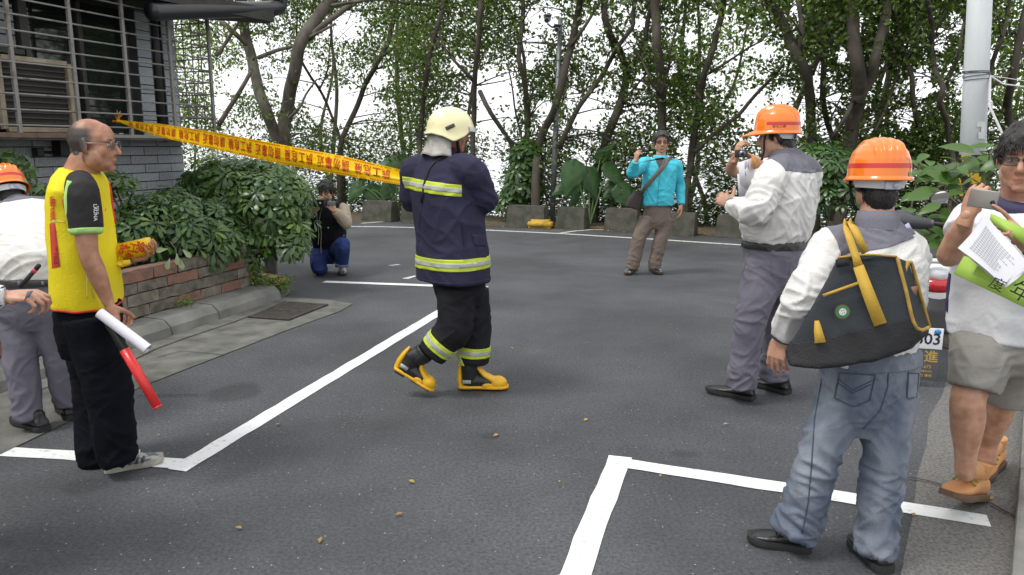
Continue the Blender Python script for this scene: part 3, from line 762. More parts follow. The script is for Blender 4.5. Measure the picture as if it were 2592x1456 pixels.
def traced_tree(name, label, e, stems, spread=130, n_cl=46, leaf=0.097, bark=BARK, ylo=-260, yhi=430, per=78, group='trees along the slope', cat='tree', lmat=None):
    """stems: list of (pixel points, pixel width low, pixel width high); the first reaches the ground"""
    x0, y0 = stems[0][0][0]
    Y = Yat(x0, e)
    parts, nodes = [], []
    base = None
    for si, (pts, w0, w1) in enumerate(stems):
        q = []
        for i, (x, y) in enumerate(pts):
            q.append(P(x, y, Y + 0.35 * math.sin(i * 1.3 + si * 2.1) * (i > 0) - si * 0.05))
        if si == 0:
            b = q[0].copy()
            zg = ground_z(b.x, b.y)
            while b.z > zg + 0.3 and len(q) < 60:
                t = (q[0] - q[1]).normalized(); t = (t + Vector((0, 0, -1.2))).normalized()
                b = q[0] + t * 0.35; q.insert(0, b); zg = ground_z(b.x, b.y)
            b = q[0].copy(); b.z = ground_z(b.x, b.y) - 0.15; q.insert(0, b); base = Vector((b.x, b.y, b.z + .15))
        if pts[-1][1] <= 45:                                     # carry the stem on above the picture
            t = (q[-1] - q[-2]).normalized()
            for j in range(4): q.append(q[-1] + (t + Vector((random.uniform(-.25, .25), random.uniform(-.25, .25), .35))).normalized() * 0.7)
        r0, r1 = w0 / 2 * Y / 1985, w1 / 2 * Y / 1985
        rad = [r0 + (r1 - r0) * (i / (len(q) - 1)) ** 0.8 for i in range(len(q))]
        if si == 0: rad[0] *= 1.35; rad[1] *= 1.12
        pp, rr = resample(q, rad, 0.22)
        pp = [p + Vector(noise.noise_vector(p * 1.7 + Vector((si, e * 3, 0)))) * 0.03 for p in pp]
        parts.append(tube(pp, rr, 9))
        nodes += [(p, r[0]) for p, r in zip(pp, rr)]
    # leaf clumps round the crown, each on its own twig
    xs = [p[0] for s in stems for p in s[0]]
    ca, cb = min(xs) - spread, max(xs) + spread
    n_cl = int(n_cl * (1.4 if x0 < 1000 else 1.2))
    cl, tries = [], 0
    while len(cl) < n_cl and tries < 3000:
        tries += 1
        x, y = random.uniform(ca, cb), random.uniform(ylo, yhi)
        if gap_hit(x, y) and random.random() < 0.93: continue
        if y > 330 and random.random() < 0.35: continue
        cl.append(P(x, y, Y + random.gauss(1.25, 0.95)))
    hi = [q for q in nodes if q[0].z > 1.6] or nodes
    LV = []
    for c in cl:
        best = min(hi, key=lambda q: (q[0] - c).length + max(0, q[0].z - c.z) * 1.5)
        a = best[0]; dl = (a - c).length
        m1 = a.lerp(c, 0.5) + Vector((random.uniform(-.2, .2), random.uniform(-.2, .2), random.uniform(-.05, .25)))
        r = min(best[1] * .6, 0.007 + 0.011 * (c - a).length)
        r = min(r, .017)
        if dl < 2.1: parts.append(tube([a, m1, c], [r, r * .65, 0.004], 5, step=0.3))
        for _ in range(2 if dl < 2.1 else 0):
            parts.append(tube([m1.lerp(c, .5), c + Vector((random.gauss(0, .35), random.gauss(0, .35), random.gauss(0, .3)))], [r * .5, 0.003], 4))
        k = int(per * random.uniform(.7, 1.7)); sg = random.uniform(.26, .48)
        LV.append(np.array(c) + rng.normal(size=(k, 3)) * np.array([sg, sg, sg * .62]))
        k2 = k // 3
        LV.append(np.array(m1.lerp(c, .6)) + rng.normal(size=(k2, 3)) * 0.22)
    t = empty(name, base, label, cat, group)
    obj('trunk', join(parts), bark, t, True)
    C = thin(np.concatenate(LV))
    V, F = quad_leaves(C, rng.uniform(.65, 1.3, len(C)) * leaf)
    tag(link('crown', np_mesh('crown', V, F), lmat or LF, t), kind='stuff')
    return t
T = traced_tree
T('banyan_tree', 'pale multi-stemmed tree right beside the house and its window cage', 1.0,
  [([(716, 372), (722, 300), (735, 233), (750, 165), (764, 103), (809, 37), (838, 0)], 42, 24),
   ([(712, 365), (694, 330), (668, 262), (650, 202), (632, 130), (620, 80), (612, 20)], 30, 22),
   ([(778, 100), (820, 60), (874, 22), (905, 0)], 15, 11), ([(653, 149), (700, 128), (746, 115), (800, 87), (850, 60)], 11, 6),
   ([(552, 316), (585, 265), (619, 211), (636, 175)], 13, 9), ([(563, 56), (590, 80), (622, 110)], 14, 12), ([(547, 140), (580, 95), (606, 53), (620, 10)], 10, 6),
   ([(840, 15), (900, 5), (960, 0), (1040, 10), (1073, 12), (1120, 2)], 9, 5), ([(733, 300), (760, 270), (775, 240), (800, 200)], 9, 4)], 150, 104, bark=BARK_L, per=92)
T('slender_tree', 'thin leaning tree crossing just right of the pale multi-stemmed tree', 2.5, [([(858, 345), (834, 280), (809, 227), (784, 187), (762, 149), (750, 110)], 10, 6), ([(809, 227), (830, 180), (835, 120)], 5, 3)], 120, 44)
T('leaning_tree', 'tree leaning right above the tape, with a forked crown', 1.6, [([(868, 350), (899, 280), (924, 215), (946, 177), (971, 131), (989, 84), (1000, 20)], 17, 10), ([(960, 150), (1000, 120), (1045, 90), (1070, 60)], 8, 4), ([(946, 177), (985, 165), (1010, 150)], 6, 3)], 110, 46)
T('straight_tree', 'slim straight tree rising behind the back of the firefighter helmet', 1.1, [([(1062, 400), (1064, 345), (1073, 258), (1083, 174), (1098, 103), (1117, 31), (1122, 0)], 15, 12)], 110, 46)
T('forked_tree', 'slim tree in front of the firefighter visor with a branch dropping right', 0.9, [([(1194, 420), (1198, 311), (1201, 218), (1210, 124), (1216, 31), (1217, 0)], 15, 12), ([(1303, 385), (1291, 358), (1244, 289), (1212, 232)], 10, 12), ([(1199, 206), (1151, 155), (1126, 124), (1110, 80)], 9, 5)], 110, 50)
T('twin_tree', 'dark upright tree left of the camera pole', 1.3, [([(1331, 420), (1334, 340), (1337, 280), (1325, 187), (1312, 150), (1319, 78), (1325, 20)], 16, 10), ([(1325, 372), (1308, 290), (1291, 187), (1288, 150)], 6, 3), ([(1312, 150), (1290, 120), (1270, 60)], 7, 4)], 90, 40)
T('pole_tree', 'tree rising right behind the camera pole and leaning right', 0.8, [([(1358, 420), (1362, 383), (1378, 327), (1409, 264), (1431, 171), (1446, 118), (1462, 47), (1468, 0)], 25, 15), ([(1418, 375), (1425, 351), (1466, 271), (1499, 224), (1521, 199), (1543, 155), (1565, 119), (1599, 72), (1604, 36)], 14, 9), ([(1446, 118), (1480, 70), (1510, 20)], 9, 5), ([(1478, 250), (1465, 190), (1440, 160)], 7, 3)], 100, 54)
T('curved_tree', 'tree forking in a Y, left of the man in cyan', 1.6, [([(1503, 529), (1505, 485), (1518, 413), (1549, 318), (1565, 276), (1585, 216), (1586, 180), (1563, 124), (1543, 83), (1529, 41), (1527, 0)], 28, 13), ([(1586, 182), (1618, 138), (1632, 102), (1640, 50), (1650, 0)], 13, 10), ([(1565, 276), (1600, 230), (1640, 180)], 7, 4)], 100, 50)
T('vine_tree', 'straight vine-covered tree behind the head of the man in cyan', 1.2, [([(1678, 480), (1676, 332), (1676, 249), (1670, 166), (1662, 97), (1657, 0)], 26, 20), ([(1672, 240), (1690, 180), (1700, 120), (1720, 60)], 9, 5), ([(1668, 240), (1640, 190), (1625, 150)], 8, 4)], 100, 52)
T('dark_tree', 'dark trunk with a long branch reaching right toward the orange helmet', 1.4, [([(1740, 470), (1753, 400), (1767, 276), (1781, 193), (1798, 146), (1811, 91), (1825, 41), (1832, 0)], 19, 14), ([(1760, 385), (1825, 326), (1870, 290), (1922, 229), (1963, 191), (1983, 166)], 12, 7), ([(1781, 193), (1830, 165), (1880, 130), (1930, 105)], 8, 4), ([(1775, 250), (1740, 210), (1715, 170)], 7, 3)], 110, 56)
T('double_tree', 'thick forked trunk right behind the tall helmeted man', 1.3, [([(2062, 470), (2055, 359), (2049, 263), (2044, 194), (2016, 138), (1997, 91), (1969, 36), (1945, 0)], 27, 22), ([(2055, 190), (2077, 138), (2105, 100), (2129, 72), (2150, 40)], 11, 7), ([(2020, 150), (2030, 90), (2025, 20)], 16, 10)], 90, 52)
T('grey_tree', 'thinner upright trunk left of the thickest trunk', 2.0, [([(2120, 400), (2107, 351), (2091, 296), (2082, 221), (2088, 138), (2080, 69), (2077, 0)], 17, 12)], 60, 26)
T('thick_tree', 'thickest dark trunk, forking above the helmet of the man with the bag', 0.9, [([(2130, 470), (2149, 371), (2165, 277), (2176, 200), (2165, 124), (2157, 69), (2160, 0)], 46, 24), ([(2168, 260), (2199, 207), (2212, 152), (2229, 83), (2246, 14)], 26, 20), ([(2110, 350), (2140, 290), (2160, 260)], 12, 9)], 110, 74, per=90)
T('wavy_tree', 'wavy slim trunk between the thickest trunk and the utility pole', 1.9, [([(2370, 430), (2353, 387), (2326, 318), (2312, 249), (2306, 194), (2290, 138), (2273, 91), (2265, 30)], 15, 10), ([(2273, 180), (2250, 260), (2215, 330)], 7, 5), ([(2300, 150), (2320, 100), (2318, 50)], 6, 4)], 90, 44)
T('crooked_tree', 'crooked slim trunk just left of the utility pole', 1.2, [([(2412, 420), (2406, 368), (2398, 312), (2378, 257), (2387, 221), (2367, 177), (2359, 124), (2357, 60), (2350, 0)], 17, 11), ([(2395, 215), (2415, 170), (2431, 124), (2440, 60)], 8, 5)], 90, 40)
T('edge_tree', 'tree with drooping limbs right of the utility pole', 2.2, [([(2575, 430), (2560, 330), (2552, 276), (2560, 200), (2580, 100), (2600, 0)], 24, 16), ([(2480, 240), (2500, 190), (2536, 97), (2550, 30)], 12, 8), ([(2490, 225), (2544, 196), (2586, 144), (2640, 100)], 11, 8)], 120, 66)
# woods further down the slope: one mass
def wander_path(a, m, t):
    q = [a, a.lerp(m, .5), m, m.lerp(t, .33), m.lerp(t, .66), t]
    return [p + Vector((random.gauss(0, .28), random.gauss(0, .2), 0)) if 0 < i else p for i, p in enumerate(q)]
def wood():
    parts, LV = [], []
    for i in range(40):
        px = random.uniform(380, 2700); e = random.uniform(6, 18)
        Y = Yat(px, e); b = P(px, 400, Y); b.z = ground_z(b.x, b.y)
        h = random.uniform(6, 9.5) + 0.45 * e
        top = b + Vector((random.uniform(-1.2, 1.2), random.uniform(-1, 1), h))
        mid = b.lerp(top, .5) + Vector((random.uniform(-.6, .6), 0, 0))
        if i % 2: parts.append(tube(wander_path(b, mid, top), [.09, .085, .08, .07, .05, .03], 6, step=.6))
        for j in range(25):
            t = random.uniform(.08, 1.1); s = mid.lerp(top, t) if t > .5 else b.lerp(mid, t * 2)
            c = s + Vector((random.gauss(0, 1.1), random.gauss(0, 1.1), random.gauss(0, .8)))
            x, y = px_of(c)
            if gap_hit(x, y) and random.random() < 0.96: continue
            if random.random() < .4: parts.append(tube([s.lerp(c, .3), c], [.016, .005], 4))
            k = random.randint(40, 80)
            LV.append(np.array(c) + rng.normal(size=(k, 3)) * np.array([.55, .55, .4]))
    w = tag(empty('background_wood', (0, 26, -6), 'mass of lighter trees further down the slope', 'wood'), kind='stuff')
    obj('stems', join(parts), BARK, w, True)
    C = thin(np.concatenate(LV)); V, F = quad_leaves(C, rng.uniform(.7, 1.3, len(C)) * 0.14)
    tag(link('foliage', np_mesh('foliage', V, F), LF2, w), kind='stuff')
wood()
# undergrowth right behind the blocks: one mass of shrubs
UG = leaf_mat('undergrowth_leaf', (0.02, 0.045, 0.012), (0.11, 0.18, 0.035), 0.35)
def undergrowth():
    C = []
    for i in range(900):
        px = random.uniform(500, 2650); e = random.uniform(1.4, 4.0) if random.random() < .6 else random.uniform(4, 10)
        Y = Yat(px, e); c = P(px, 450, Y); zg = ground_z(c.x, c.y)
        c.z = zg + random.uniform(0.1, 1.0) + (random.random() < .45) * random.uniform(0, .9) + max(0, e - 3.5) * random.uniform(0, .75)
        x, y = px_of(c)
        if gap_hit(x, y): continue
        if 1180 < x < 1300 and random.random() < .35: continue
        k = random.randint(40, 90)
        C.append(np.array(c) + rng.normal(size=(k, 3)) * np.array([.30, .30, .22]))
    for i in range(820):                             # the thicket behind it, up to head height and more
        px = random.uniform(470, 2650); py = 575 - 215 * random.random() ** 1.3
        c = P(px, py, Yat(px, random.uniform(1.6, 6.5)))
        if gap_hit(px, py) or c.z < ground_z(c.x, c.y): continue
        C.append(np.array(c) + rng.normal(size=(random.randint(40, 80), 3)) * np.array([.32, .32, .24]))
    C = thin(np.concatenate(C), .3)
    n = len(C)
    D = rng.normal(size=(n, 3)); D[:, 2] = np.abs(D[:, 2]) * .4 - .1
    V, F = leaf_cloud(C, D, np.tile([0, 0, 1.0], (n, 1)) + rng.normal(size=(n, 3)) * .3, rng.uniform(.08, .17, n), rng.uniform(.035, .06, n), prof=((0, .1), (.5, 1), (1, .05)))
    tag(link('undergrowth', np_mesh('undergrowth', V, F), UG), 'tangled green undergrowth behind the concrete blocks', 'undergrowth', kind='stuff')
undergrowth()

# umbrella-leaved shrubs (leaflets in whorls)
SCH = leaf_mat('umbrella_leaf', (0.026, 0.065, 0.02), (0.085, 0.165, 0.042), 0.25, rough=0.3)
SCH_Y = leaf_mat('umbrella_leaf_young', (0.05, 0.11, 0.02), (0.13, 0.21, 0.035), 0.25, rough=0.3)
STEM = mat('shrub_stem', (0.085, 0.065, 0.045), 0.85, var=.3, bump=.4)
def whorls(C, A, sz, k=8):
    """C centres, A axis directions (n,3), sz leaflet length; k leaflets radiating round each axis"""
    n = len(C); A = unit(A)
    ref = np.where(np.abs(A[:, 2:3]) < .9, np.array([[0, 0, 1.0]]), np.array([[1.0, 0, 0]]))
    e1 = unit(np.cross(A, ref)); e2 = np.cross(A, e1)
    ph = rng.uniform(0, 6.28, n)
    Cs, Ds, Us, Ls = [], [], [], []
    for j in range(k):
        th = ph + 2 * math.pi * j / k + rng.normal(size=n) * .12
        d = e1 * np.cos(th)[:, None] + e2 * np.sin(th)[:, None]
        D = d + A * rng.uniform(-.05, .28, n)[:, None]
        Cs.append(C + d * 0.02); Ds.append(D); Us.append(A + d * .1); Ls.append(sz * rng.uniform(.8, 1.1, n))
    C, D, U, L_ = map(np.concatenate, (Cs, Ds, Us, Ls))
    return leaf_cloud(C, D, U, L_, L_ * .36, prof=((0, .05), (.25, .25), (.55, .8), (.8, 1.0), (.95, .6), (1, .1)), droop=.35, fold=.12)
def umbrella_shrub(name, label, base, lobes, n, size=.125, young=.12, group='umbrella-leaved shrubs in the planter', nstem=9):
    """lobes: (centre, radii) ellipsoids; whorls sit on and just under their skins, facing out and up"""
    t = empty(name, base, label, 'shrub', group)
    C, A = [], []
    w = np.array([r[0] * r[1] + r[1] * r[2] + r[0] * r[2] for _, r in lobes]); w /= w.sum()
    while len(C) < n:
        i = rng.choice(len(lobes), p=w); c, r = lobes[i]
        d = rng.normal(size=3); d /= np.linalg.norm(d)
        if d[2] < -.55: continue
        q = np.array(c) + d * np.array(r) * rng.uniform(.62, 1.06)
        inside = any((((q - np.array(cc)) / np.array(rr)) ** 2).sum() < .36 for j, (cc, rr) in enumerate(lobes))
        if inside or q[2] < .02: continue
        C.append(q); A.append(d / np.array(r) * min(r) + np.array([0.12, -.25, .75]) + rng.normal(size=3) * .25)
    C, A = np.array(C), np.array(A)
    yg = rng.random(len(C)) < young
    for nm, sel, m in (('foliage', ~yg, SCH), ('young_foliage', yg, SCH_Y)):
        V, F = whorls(C[sel], A[sel], np.full(sel.sum(), size) * rng.uniform(.75, 1.15, sel.sum()))
        tag(link(nm, np_mesh(nm, V, F, True), m, t), kind='stuff')
    parts = []
    for j in range(nstem):
        i = rng.integers(len(lobes)); c = Vector(lobes[i][0]); b = Vector(base) + Vector((random.uniform(-.15, .15), random.uniform(-.15, .15), 0))
        b = Vector((c.x * .6 + b.x * .4, c.y * .6 + b.y * .4, b.z))
        parts.append(tube([b, b.lerp(c, .5) + Vector((random.uniform(-.1, .1), random.uniform(-.1, .1), 0)), c + Vector((random.uniform(-.2, .2), random.uniform(-.2, .2), .1))], [.018, .014, .006], 6, step=.12))
    for q in C[rng.choice(len(C), min(len(C), 130), replace=False)]:
        i = min(range(len(lobes)), key=lambda j: np.linalg.norm(q - np.array(lobes[j][0])))
        c = Vector(lobes[i][0]); parts.append(tube([c.lerp(Vector(q), .25), Vector(q)], [.007, .003], 4))
    obj('stems', join(parts), STEM, t, True)
    return t
big = [(P(600, 520, 8.3), (.42, .40, .42)), (P(690, 530, 8.1), (.40, .38, .46)), (P(560, 440, 8.7), (.34, .35, .22)), (P(650, 450, 8.5), (.42, .4, .22)), (P(735, 500, 8.1), (.24, .26, .24)), (P(725, 610, 7.9), (.26, .24, .26)), (P(640, 620, 8.0), (.36, .28, .24)), (P(510, 500, 8.9), (.25, .3, .35))]
umbrella_shrub('umbrella_shrub', 'big glossy umbrella-leaved shrub at the road end of the planter', L2(.55, -.55, .47), big, 640, .122, .22)
hed = [(P(380, 560, 7.0), (.32, .30, .24)), (P(460, 590, 7.2), (.32, .30, .28)), (P(540, 620, 7.4), (.28, .26, .24)), (P(345, 610, 6.8), (.22, .2, .22)), (P(430, 530, 7.5), (.30, .26, .20)), (P(520, 560, 7.7), (.28, .28, .22))]
umbrella_shrub('umbrella_shrub', 'lower umbrella-leaved shrub in the planter beside the vested man', L2(-.3, -.5, .47), hed, 380, .11, .14)
lft = [(P(60, 520, 6.3), (.28, .3, .2)), (P(120, 560, 6.4), (.3, .3, .3)), (P(-40, 560, 6.0), (.3, .3, .34)), (P(20, 420, 6.2), (.14, .2, .12))]
umbrella_shrub('umbrella_shrub', 'umbrella-leaved shrub behind the bending man, partly hidden', L2(-1.9, -.6, .47), lft, 150, .12, .08)
# tall sprigs standing in front of the tiled wall
spr = [(P(300, 455, 7.0), (.10, .12, .07)), (P(285, 480, 7.0), (.09, .1, .1)), (P(330, 475, 7.0), (.08, .1, .06))]
umbrella_shrub('leafy_sprig', 'thin leafy sprig in front of the tiled wall beside the vested man', L2(-.7, -.45, .47), spr, 12, .13, .2, nstem=3)
# pale undersides of a broken twig, and creepers over the block wall
def creeper(name, label, pts, n, sz, m, spreadv=.05, cat='creeper'):
    t = empty(name, pts[0], label, cat)
    pp, _ = resample(pts, [.004] * len(pts), .05)
    obj('stems', tube(pp, .004, 5), STEM, t)
    idx = rng.integers(len(pp), size=n)
    C = np.array([pp[i] for i in idx]) + rng.normal(size=(n, 3)) * spreadv
    D = rng.normal(size=(n, 3)) + np.array([.3, -.5, -.2]); U = np.tile([.3, -.8, .6], (n, 1)) + rng.normal(size=(n, 3)) * .3
    V, F = leaf_cloud(C, D, U, rng.uniform(.6, 1.3, n) * sz, rng.uniform(.3, .5, n) * sz, prof=((0, .1), (.45, 1), (1, .05)))
    tag(link('foliage', np_mesh('foliage', V, F), m, t), kind='stuff')
GRN = leaf_mat('bright_creeper_leaf', (0.06, 0.13, 0.015), (0.17, 0.27, 0.03), 0.25)
creeper('fern_creeper', 'bright green creeper hanging over the end of the block wall', [L2(.86, -.02, .56), L2(.84, .04, .4), L2(.82, .06, .26), L2(.9, .12, .17), L2(1.0, .3, .15)], 620, .04, GRN, .045)
creeper('weed_tuft', 'small weed tuft at the foot of the block wall', [L2(-.32, .03, .15), L2(-.15, .05, .17)], 120, .035, GRN, .03, 'weed')
PALEL = leaf_mat('pale_leaf_underside', (0.22, 0.29, 0.16), (0.30, 0.36, 0.2), .2)
pt_ = empty('broken_twig', P(440, 660, 6.6), 'upturned twig of pale leaves hanging over the planter edge', 'twig')
obj('stem', tube([P(430, 612, 6.75), P(445, 630, 6.65), P(447, 648, 6.6)], .005, 5), STEM, pt_)
for (x, y, dx, dz) in [(425, 638, -.9, -.1), (448, 650, .1, -1), (462, 640, .8, -.6), (430, 662, -.3, -1), (455, 662, .3, -.9)]:
    V, F = leaf_cloud(np.array([P(x, y - 8, 6.6)]), np.array([[dx, -.3, dz]]), np.array([[0, -1, .2]]), np.array([.10]), np.array([.05]), prof=((0, .1), (.3, .5), (.7, 1), (.95, .6), (1, .1)))
    link('leaf', np_mesh('leaf', V, F, True), PALEL, pt_)

# elephant-ear plants: every leaf a part
EAR = mat('elephant_ear_leaf', (0.065, 0.15, 0.045), 0.4, var=.25, vscale=5, transl=.5)
EARS = mat('elephant_ear_stalk', (0.10, 0.17, 0.05), .5)
def ear_leaf(c, tip, face, L_, W_):
    """heart-shaped blade with two back lobes: c = stalk joint"""
    out = []
    for t in np.linspace(-.32, 1, 15):
        w = (math.sin(math.pi * min(1, max(0, (t + .32) / 1.32)) ** .62)) ** .8 * (1 - .25 * max(0, t))
        out.append((t, w))
    tip = tip.normalized(); s = tip.cross(face).normalized(); n = s.cross(tip)
    V, F = [], []
    for i, (t, w) in enumerate(out):
        for j, u in enumerate(np.linspace(-1, 1, 9)):
            lobe = -.12 * (t < -.05) * (1 - abs(u)) * 0
            x = u * w * W_ / 2
            z = -.10 * L_ * t * abs(t) - .12 * W_ * u * u + .015 * math.sin(abs(u) * 9 + t * 14)
            tt = t if abs(u) > .12 or t > -.05 else -.05
            V.append(c + tip * (tt * L_) + s * x + n * z)
    for i in range(14):
        for j in range(8):
            F.append((i * 9 + j, i * 9 + j + 1, i * 9 + j + 10, i * 9 + j + 9))
    return V, F
def ear_plant(label, base, lv):
    t = empty('elephant_ear_plant', base, label, 'plant', 'elephant-ear plants behind the blocks')
    for (x, y, dY, tx, tz, L_, W_, fx) in lv:
        c = P(x, y, base.y + dY)
        obj('leaf', ear_leaf(c, Vector((tx, -.25, tz)), Vector((fx, -.9, .45)), L_, W_), EAR, t, True)
        obj('stalk', tube([base, base.lerp(c, .6) + Vector((0, 0, .12)), c], [.022, .016, .011], 7, step=.1), EARS, t, True)
b_ = P(1492, 575, 15.0); b_.z = 0
ear_plant('elephant-ear plant right beside the camera pole, with huge drooping leaves', b_, [(1450, 425, 0, -.25, -.9, .62, .52, -.3), (1490, 440, .1, .35, -1, .55, .5, .2), (1545, 425, .1, .6, -.7, .5, .42, .5), (1467, 480, .0, -.45, -1, .55, .22, .8), (1520, 400, .3, .5, .5, .42, .3, .3), (1430, 470, .2, -.7, -.5, .35, .3, -.2)])
b_ = P(1585, 560, 14.9); b_.z = 0
ear_plant('elephant-ear plant half hidden behind the man in cyan', b_, [(1575, 480, 0, .5, -.8, .50, .46, .1), (1600, 495, .1, .8, -.5, .4, .36, .3), (1555, 470, .2, -.5, -.5, .4, .36, -.2)])
b_ = P(1000, 540, 17.2); b_.z = 0
ear_plant('broad dark elephant-ear leaves behind the shoulder of the firefighter', b_, [(1010, 415, 0, -.9, -.3, .95, .5, .2), (985, 470, .1, -.5, -.9, .5, .42, -.2), (940, 480, .1, .4, -.9, .5, .45, .1), (1040, 420, .2, .7, -.5, .6, .45, .2), (905, 470, .1, -.5, -.8, .45, .4, -.3)])
# umbrella shrub by the pole and one under the thick trunk
umbrella_shrub('roadside_shrub', 'dark drooping shrub left of the camera pole, above the concrete block', P(1330, 560, 15.9), [(P(1330, 455, 15.9), (.42, .4, .5)), (P(1335, 390, 15.9), (.3, .3, .3)), (P(1300, 510, 15.9), (.35, .3, .25))], 210, .20, .05, 'roadside shrubs')
umbrella_shrub('roadside_shrub', 'leafy shrub under the thickest trunk behind the helmeted men', P(2110, 560, 11.9), [(P(2100, 430, 12.0), (.42, .4, .42)), (P(2130, 500, 11.9), (.42, .4, .36)), (P(2060, 400, 12.1), (.3, .3, .26)), (P(2200, 470, 11.9), (.4, .4, .36))], 260, .15, .12, 'roadside shrubs')

# hedge plant with big single leaves on the right: every leaf a part
BIGL = leaf_mat('hibiscus_leaf', (0.04, 0.10, 0.02), (0.12, 0.22, 0.045), 0.35, rough=.35)
def big_leaf_mesh(L_, W_):
    V, F = leaf_cloud(np.zeros((1, 3)), np.array([[1.0, 0, 0]]), np.array([[0, 0, 1.0]]), np.array([L_]), np.array([W_]), prof=((0, .04), (.08, .45), (.25, .92), (.45, 1.0), (.68, .78), (.88, .32), (1, .02)), droop=.28, fold=.22)
    return np_mesh('leaf', V, F, True)
bl = [big_leaf_mesh(a_, b_) for a_, b_ in ((.20, .10), (.17, .095), (.24, .12), (.15, .07))]
for m_ in bl: m_.materials.append(BIGL)
def big_leaf_shrub(label, base, pts, n, seed, lmin=.3):
    rr = random.Random(seed)
    t = empty('broad_leaved_shrub', base, label, 'shrub', 'broad-leaved shrubs by the utility pole')
    parts = []
    for i in range(n):
        c, r = rr.choice(pts)
        q = c + Vector((rr.gauss(0, r[0]), rr.gauss(0, r[1]), rr.gauss(0, r[2])))
        th = rr.uniform(0, 6.28)
        d = Vector((math.cos(th), math.sin(th) * .8 - .35, rr.uniform(-.55, .45))).normalized()
        up_ = Vector((rr.uniform(-.3, .3), -.55 + rr.uniform(-.3, .3), .9))
        s_ = d.cross(up_).normalized(); u_ = s_.cross(d)
        M = Matrix((d, -s_, u_)).transposed().to_4x4(); M.translation = q - Vector(base)
        o = bpy.data.objects.new('leaf', rr.choice(bl)); COL.objects.link(o); o.parent = t
        o.matrix_local = M @ Matrix.Scale(rr.uniform(.75, 1.2), 4)
        if i % 2 == 0: parts.append(tube([c + Vector((0, 0, -r[2])), c.lerp(q, .6), q], [.008, .006, .003], 5))
    for c, r in pts: parts.append(tube([Vector(base), Vector(base).lerp(c, .5) + Vector((rr.uniform(-.1, .1), 0, 0)), c + Vector((0, 0, r[2]))], [.016, .012, .005], 6, step=.15))
    obj('stems', join(parts), STEM, t, True)
big_leaf_shrub('broad-leaved green shrub in front of the utility pole, behind the scooter mirror', P(2440, 800, 6.4) * 1.0, [(P(2450, 480, 6.4), (.22, .16, .14)), (P(2400, 560, 6.3), (.20, .16, .14)), (P(2500, 420, 6.6), (.22, .16, .12)), (P(2560, 480, 6.3), (.2, .16, .2)), (P(2360, 640, 6.2), (.18, .15, .14)), (P(2480, 560, 6.2), (.22, .16, .16)), (P(2420, 430, 6.7), (.16, .14, .06)), (P(2590, 380, 6.6), (.2, .16, .12)), (P(2420, 700, 6.2), (.2, .15, .14)), (P(2540, 640, 6.2), (.2, .15, .16))], 190, 3)
big_leaf_shrub('tangle of broad leaves behind the scooter, low under the trees', P(2290, 640, 8.5), [(P(2330, 600, 8.2), (.25, .2, .2)), (P(2380, 480, 8.4), (.22, .2, .2)), (P(2440, 610, 8.2), (.25, .2, .25)), (P(2330, 420, 8.8), (.12, .2, .06))], 70, 5)
# leaf litter lying about: one scatter
LIT = leaf_mat('fallen_leaf', (0.25, 0.14, 0.03), (0.42, 0.33, 0.06), .1)
def litter():
    C = []
    for i in range(520):
        px = random.uniform(1150, 2150); Y = Yat(px, random.gauss(.45, .28)); q = P(px, 500, Y); C.append((q.x, q.y, .016))
    for i in range(14):
        q = G(random.uniform(300, 2400), random.uniform(600, 1440) ); C.append((q.x, q.y, .012))
    for x, y in [(697, 1080), (813, 1367), (1488, 1065), (2175, 1283), (2310, 1312), (1035, 1222), (1262, 1105), (613, 1345), (943, 600), (1020, 1305), (1830, 1080), (2515, 1265)]:
        q = G(x, y); C.append((q.x, q.y, .014))
    C = np.array(C); n = len(C)
    D = rng.normal(size=(n, 3)); D[:, 2] *= .15; U = np.tile([0, 0, 1.0], (n, 1)) + rng.normal(size=(n, 3)) * .15
    sz = np.where(np.arange(n) < 520, rng.uniform(.03, .06, n), rng.uniform(.012, .026, n)); sz[-12:] = .035
    V, F = leaf_cloud(C, D, U, sz, sz * .55, prof=((0, .1), (.5, 1), (1, .05)))
    tag(link('leaf_litter', np_mesh('leaf_litter', V, F), LIT), 'yellow fallen leaves scattered on the road and along the blocks', 'fallen leaves', kind='stuff')
litter()
# ================================================================ people: building blocks
def ellipsoid(c, r, M=None, nu=14, nv=9):
    V, F = [], []
    c = Vector(c)
    for i in range(nv + 1):
        ph = math.pi * i / nv
        for k in range(nu):
            th = 2 * math.pi * k / nu
            q = Vector((r[0] * math.sin(ph) * math.cos(th), r[1] * math.sin(ph) * math.sin(th), -r[2] * math.cos(ph)))
            V.append(c + (M @ q if M is not None else q))
    for i in range(nv):
        for k in range(nu):
            F.append((i * nu + k, i * nu + (k + 1) % nu, (i + 1) * nu + (k + 1) % nu, (i + 1) * nu + k))
    return V, F
def fuse(parts, voxel, smooth=5, factor=0.5):
    """melt overlapping closed parts into one continuous skin"""
    V, F = join(parts)
    me = mesh('fuse', V, F)
    bm = bmesh.new(); bm.from_mesh(me); bmesh.ops.remove_doubles(bm, verts=bm.verts[:], dist=1e-6)
    bmesh.ops.dissolve_degenerate(bm, edges=bm.edges[:], dist=1e-7); bm.to_mesh(me); bm.free()
    o = bpy.data.objects.new('fuse', me); COL.objects.link(o)
    r = o.modifiers.new('r', 'REMESH'); r.mode = 'VOXEL'; r.voxel_size = voxel
    if smooth:
        s = o.modifiers.new('s', 'SMOOTH'); s.factor = factor; s.iterations = smooth
    dg = bpy.context.evaluated_depsgraph_get()
    out = bpy.data.meshes.new_from_object(o.evaluated_get(dg))
    bpy.data.objects.remove(o); bpy.data.meshes.remove(me)
    return out
def vco(me):
    a = np.empty(len(me.vertices) * 3, np.float32); me.vertices.foreach_get('co', a); return a.reshape(-1, 3)
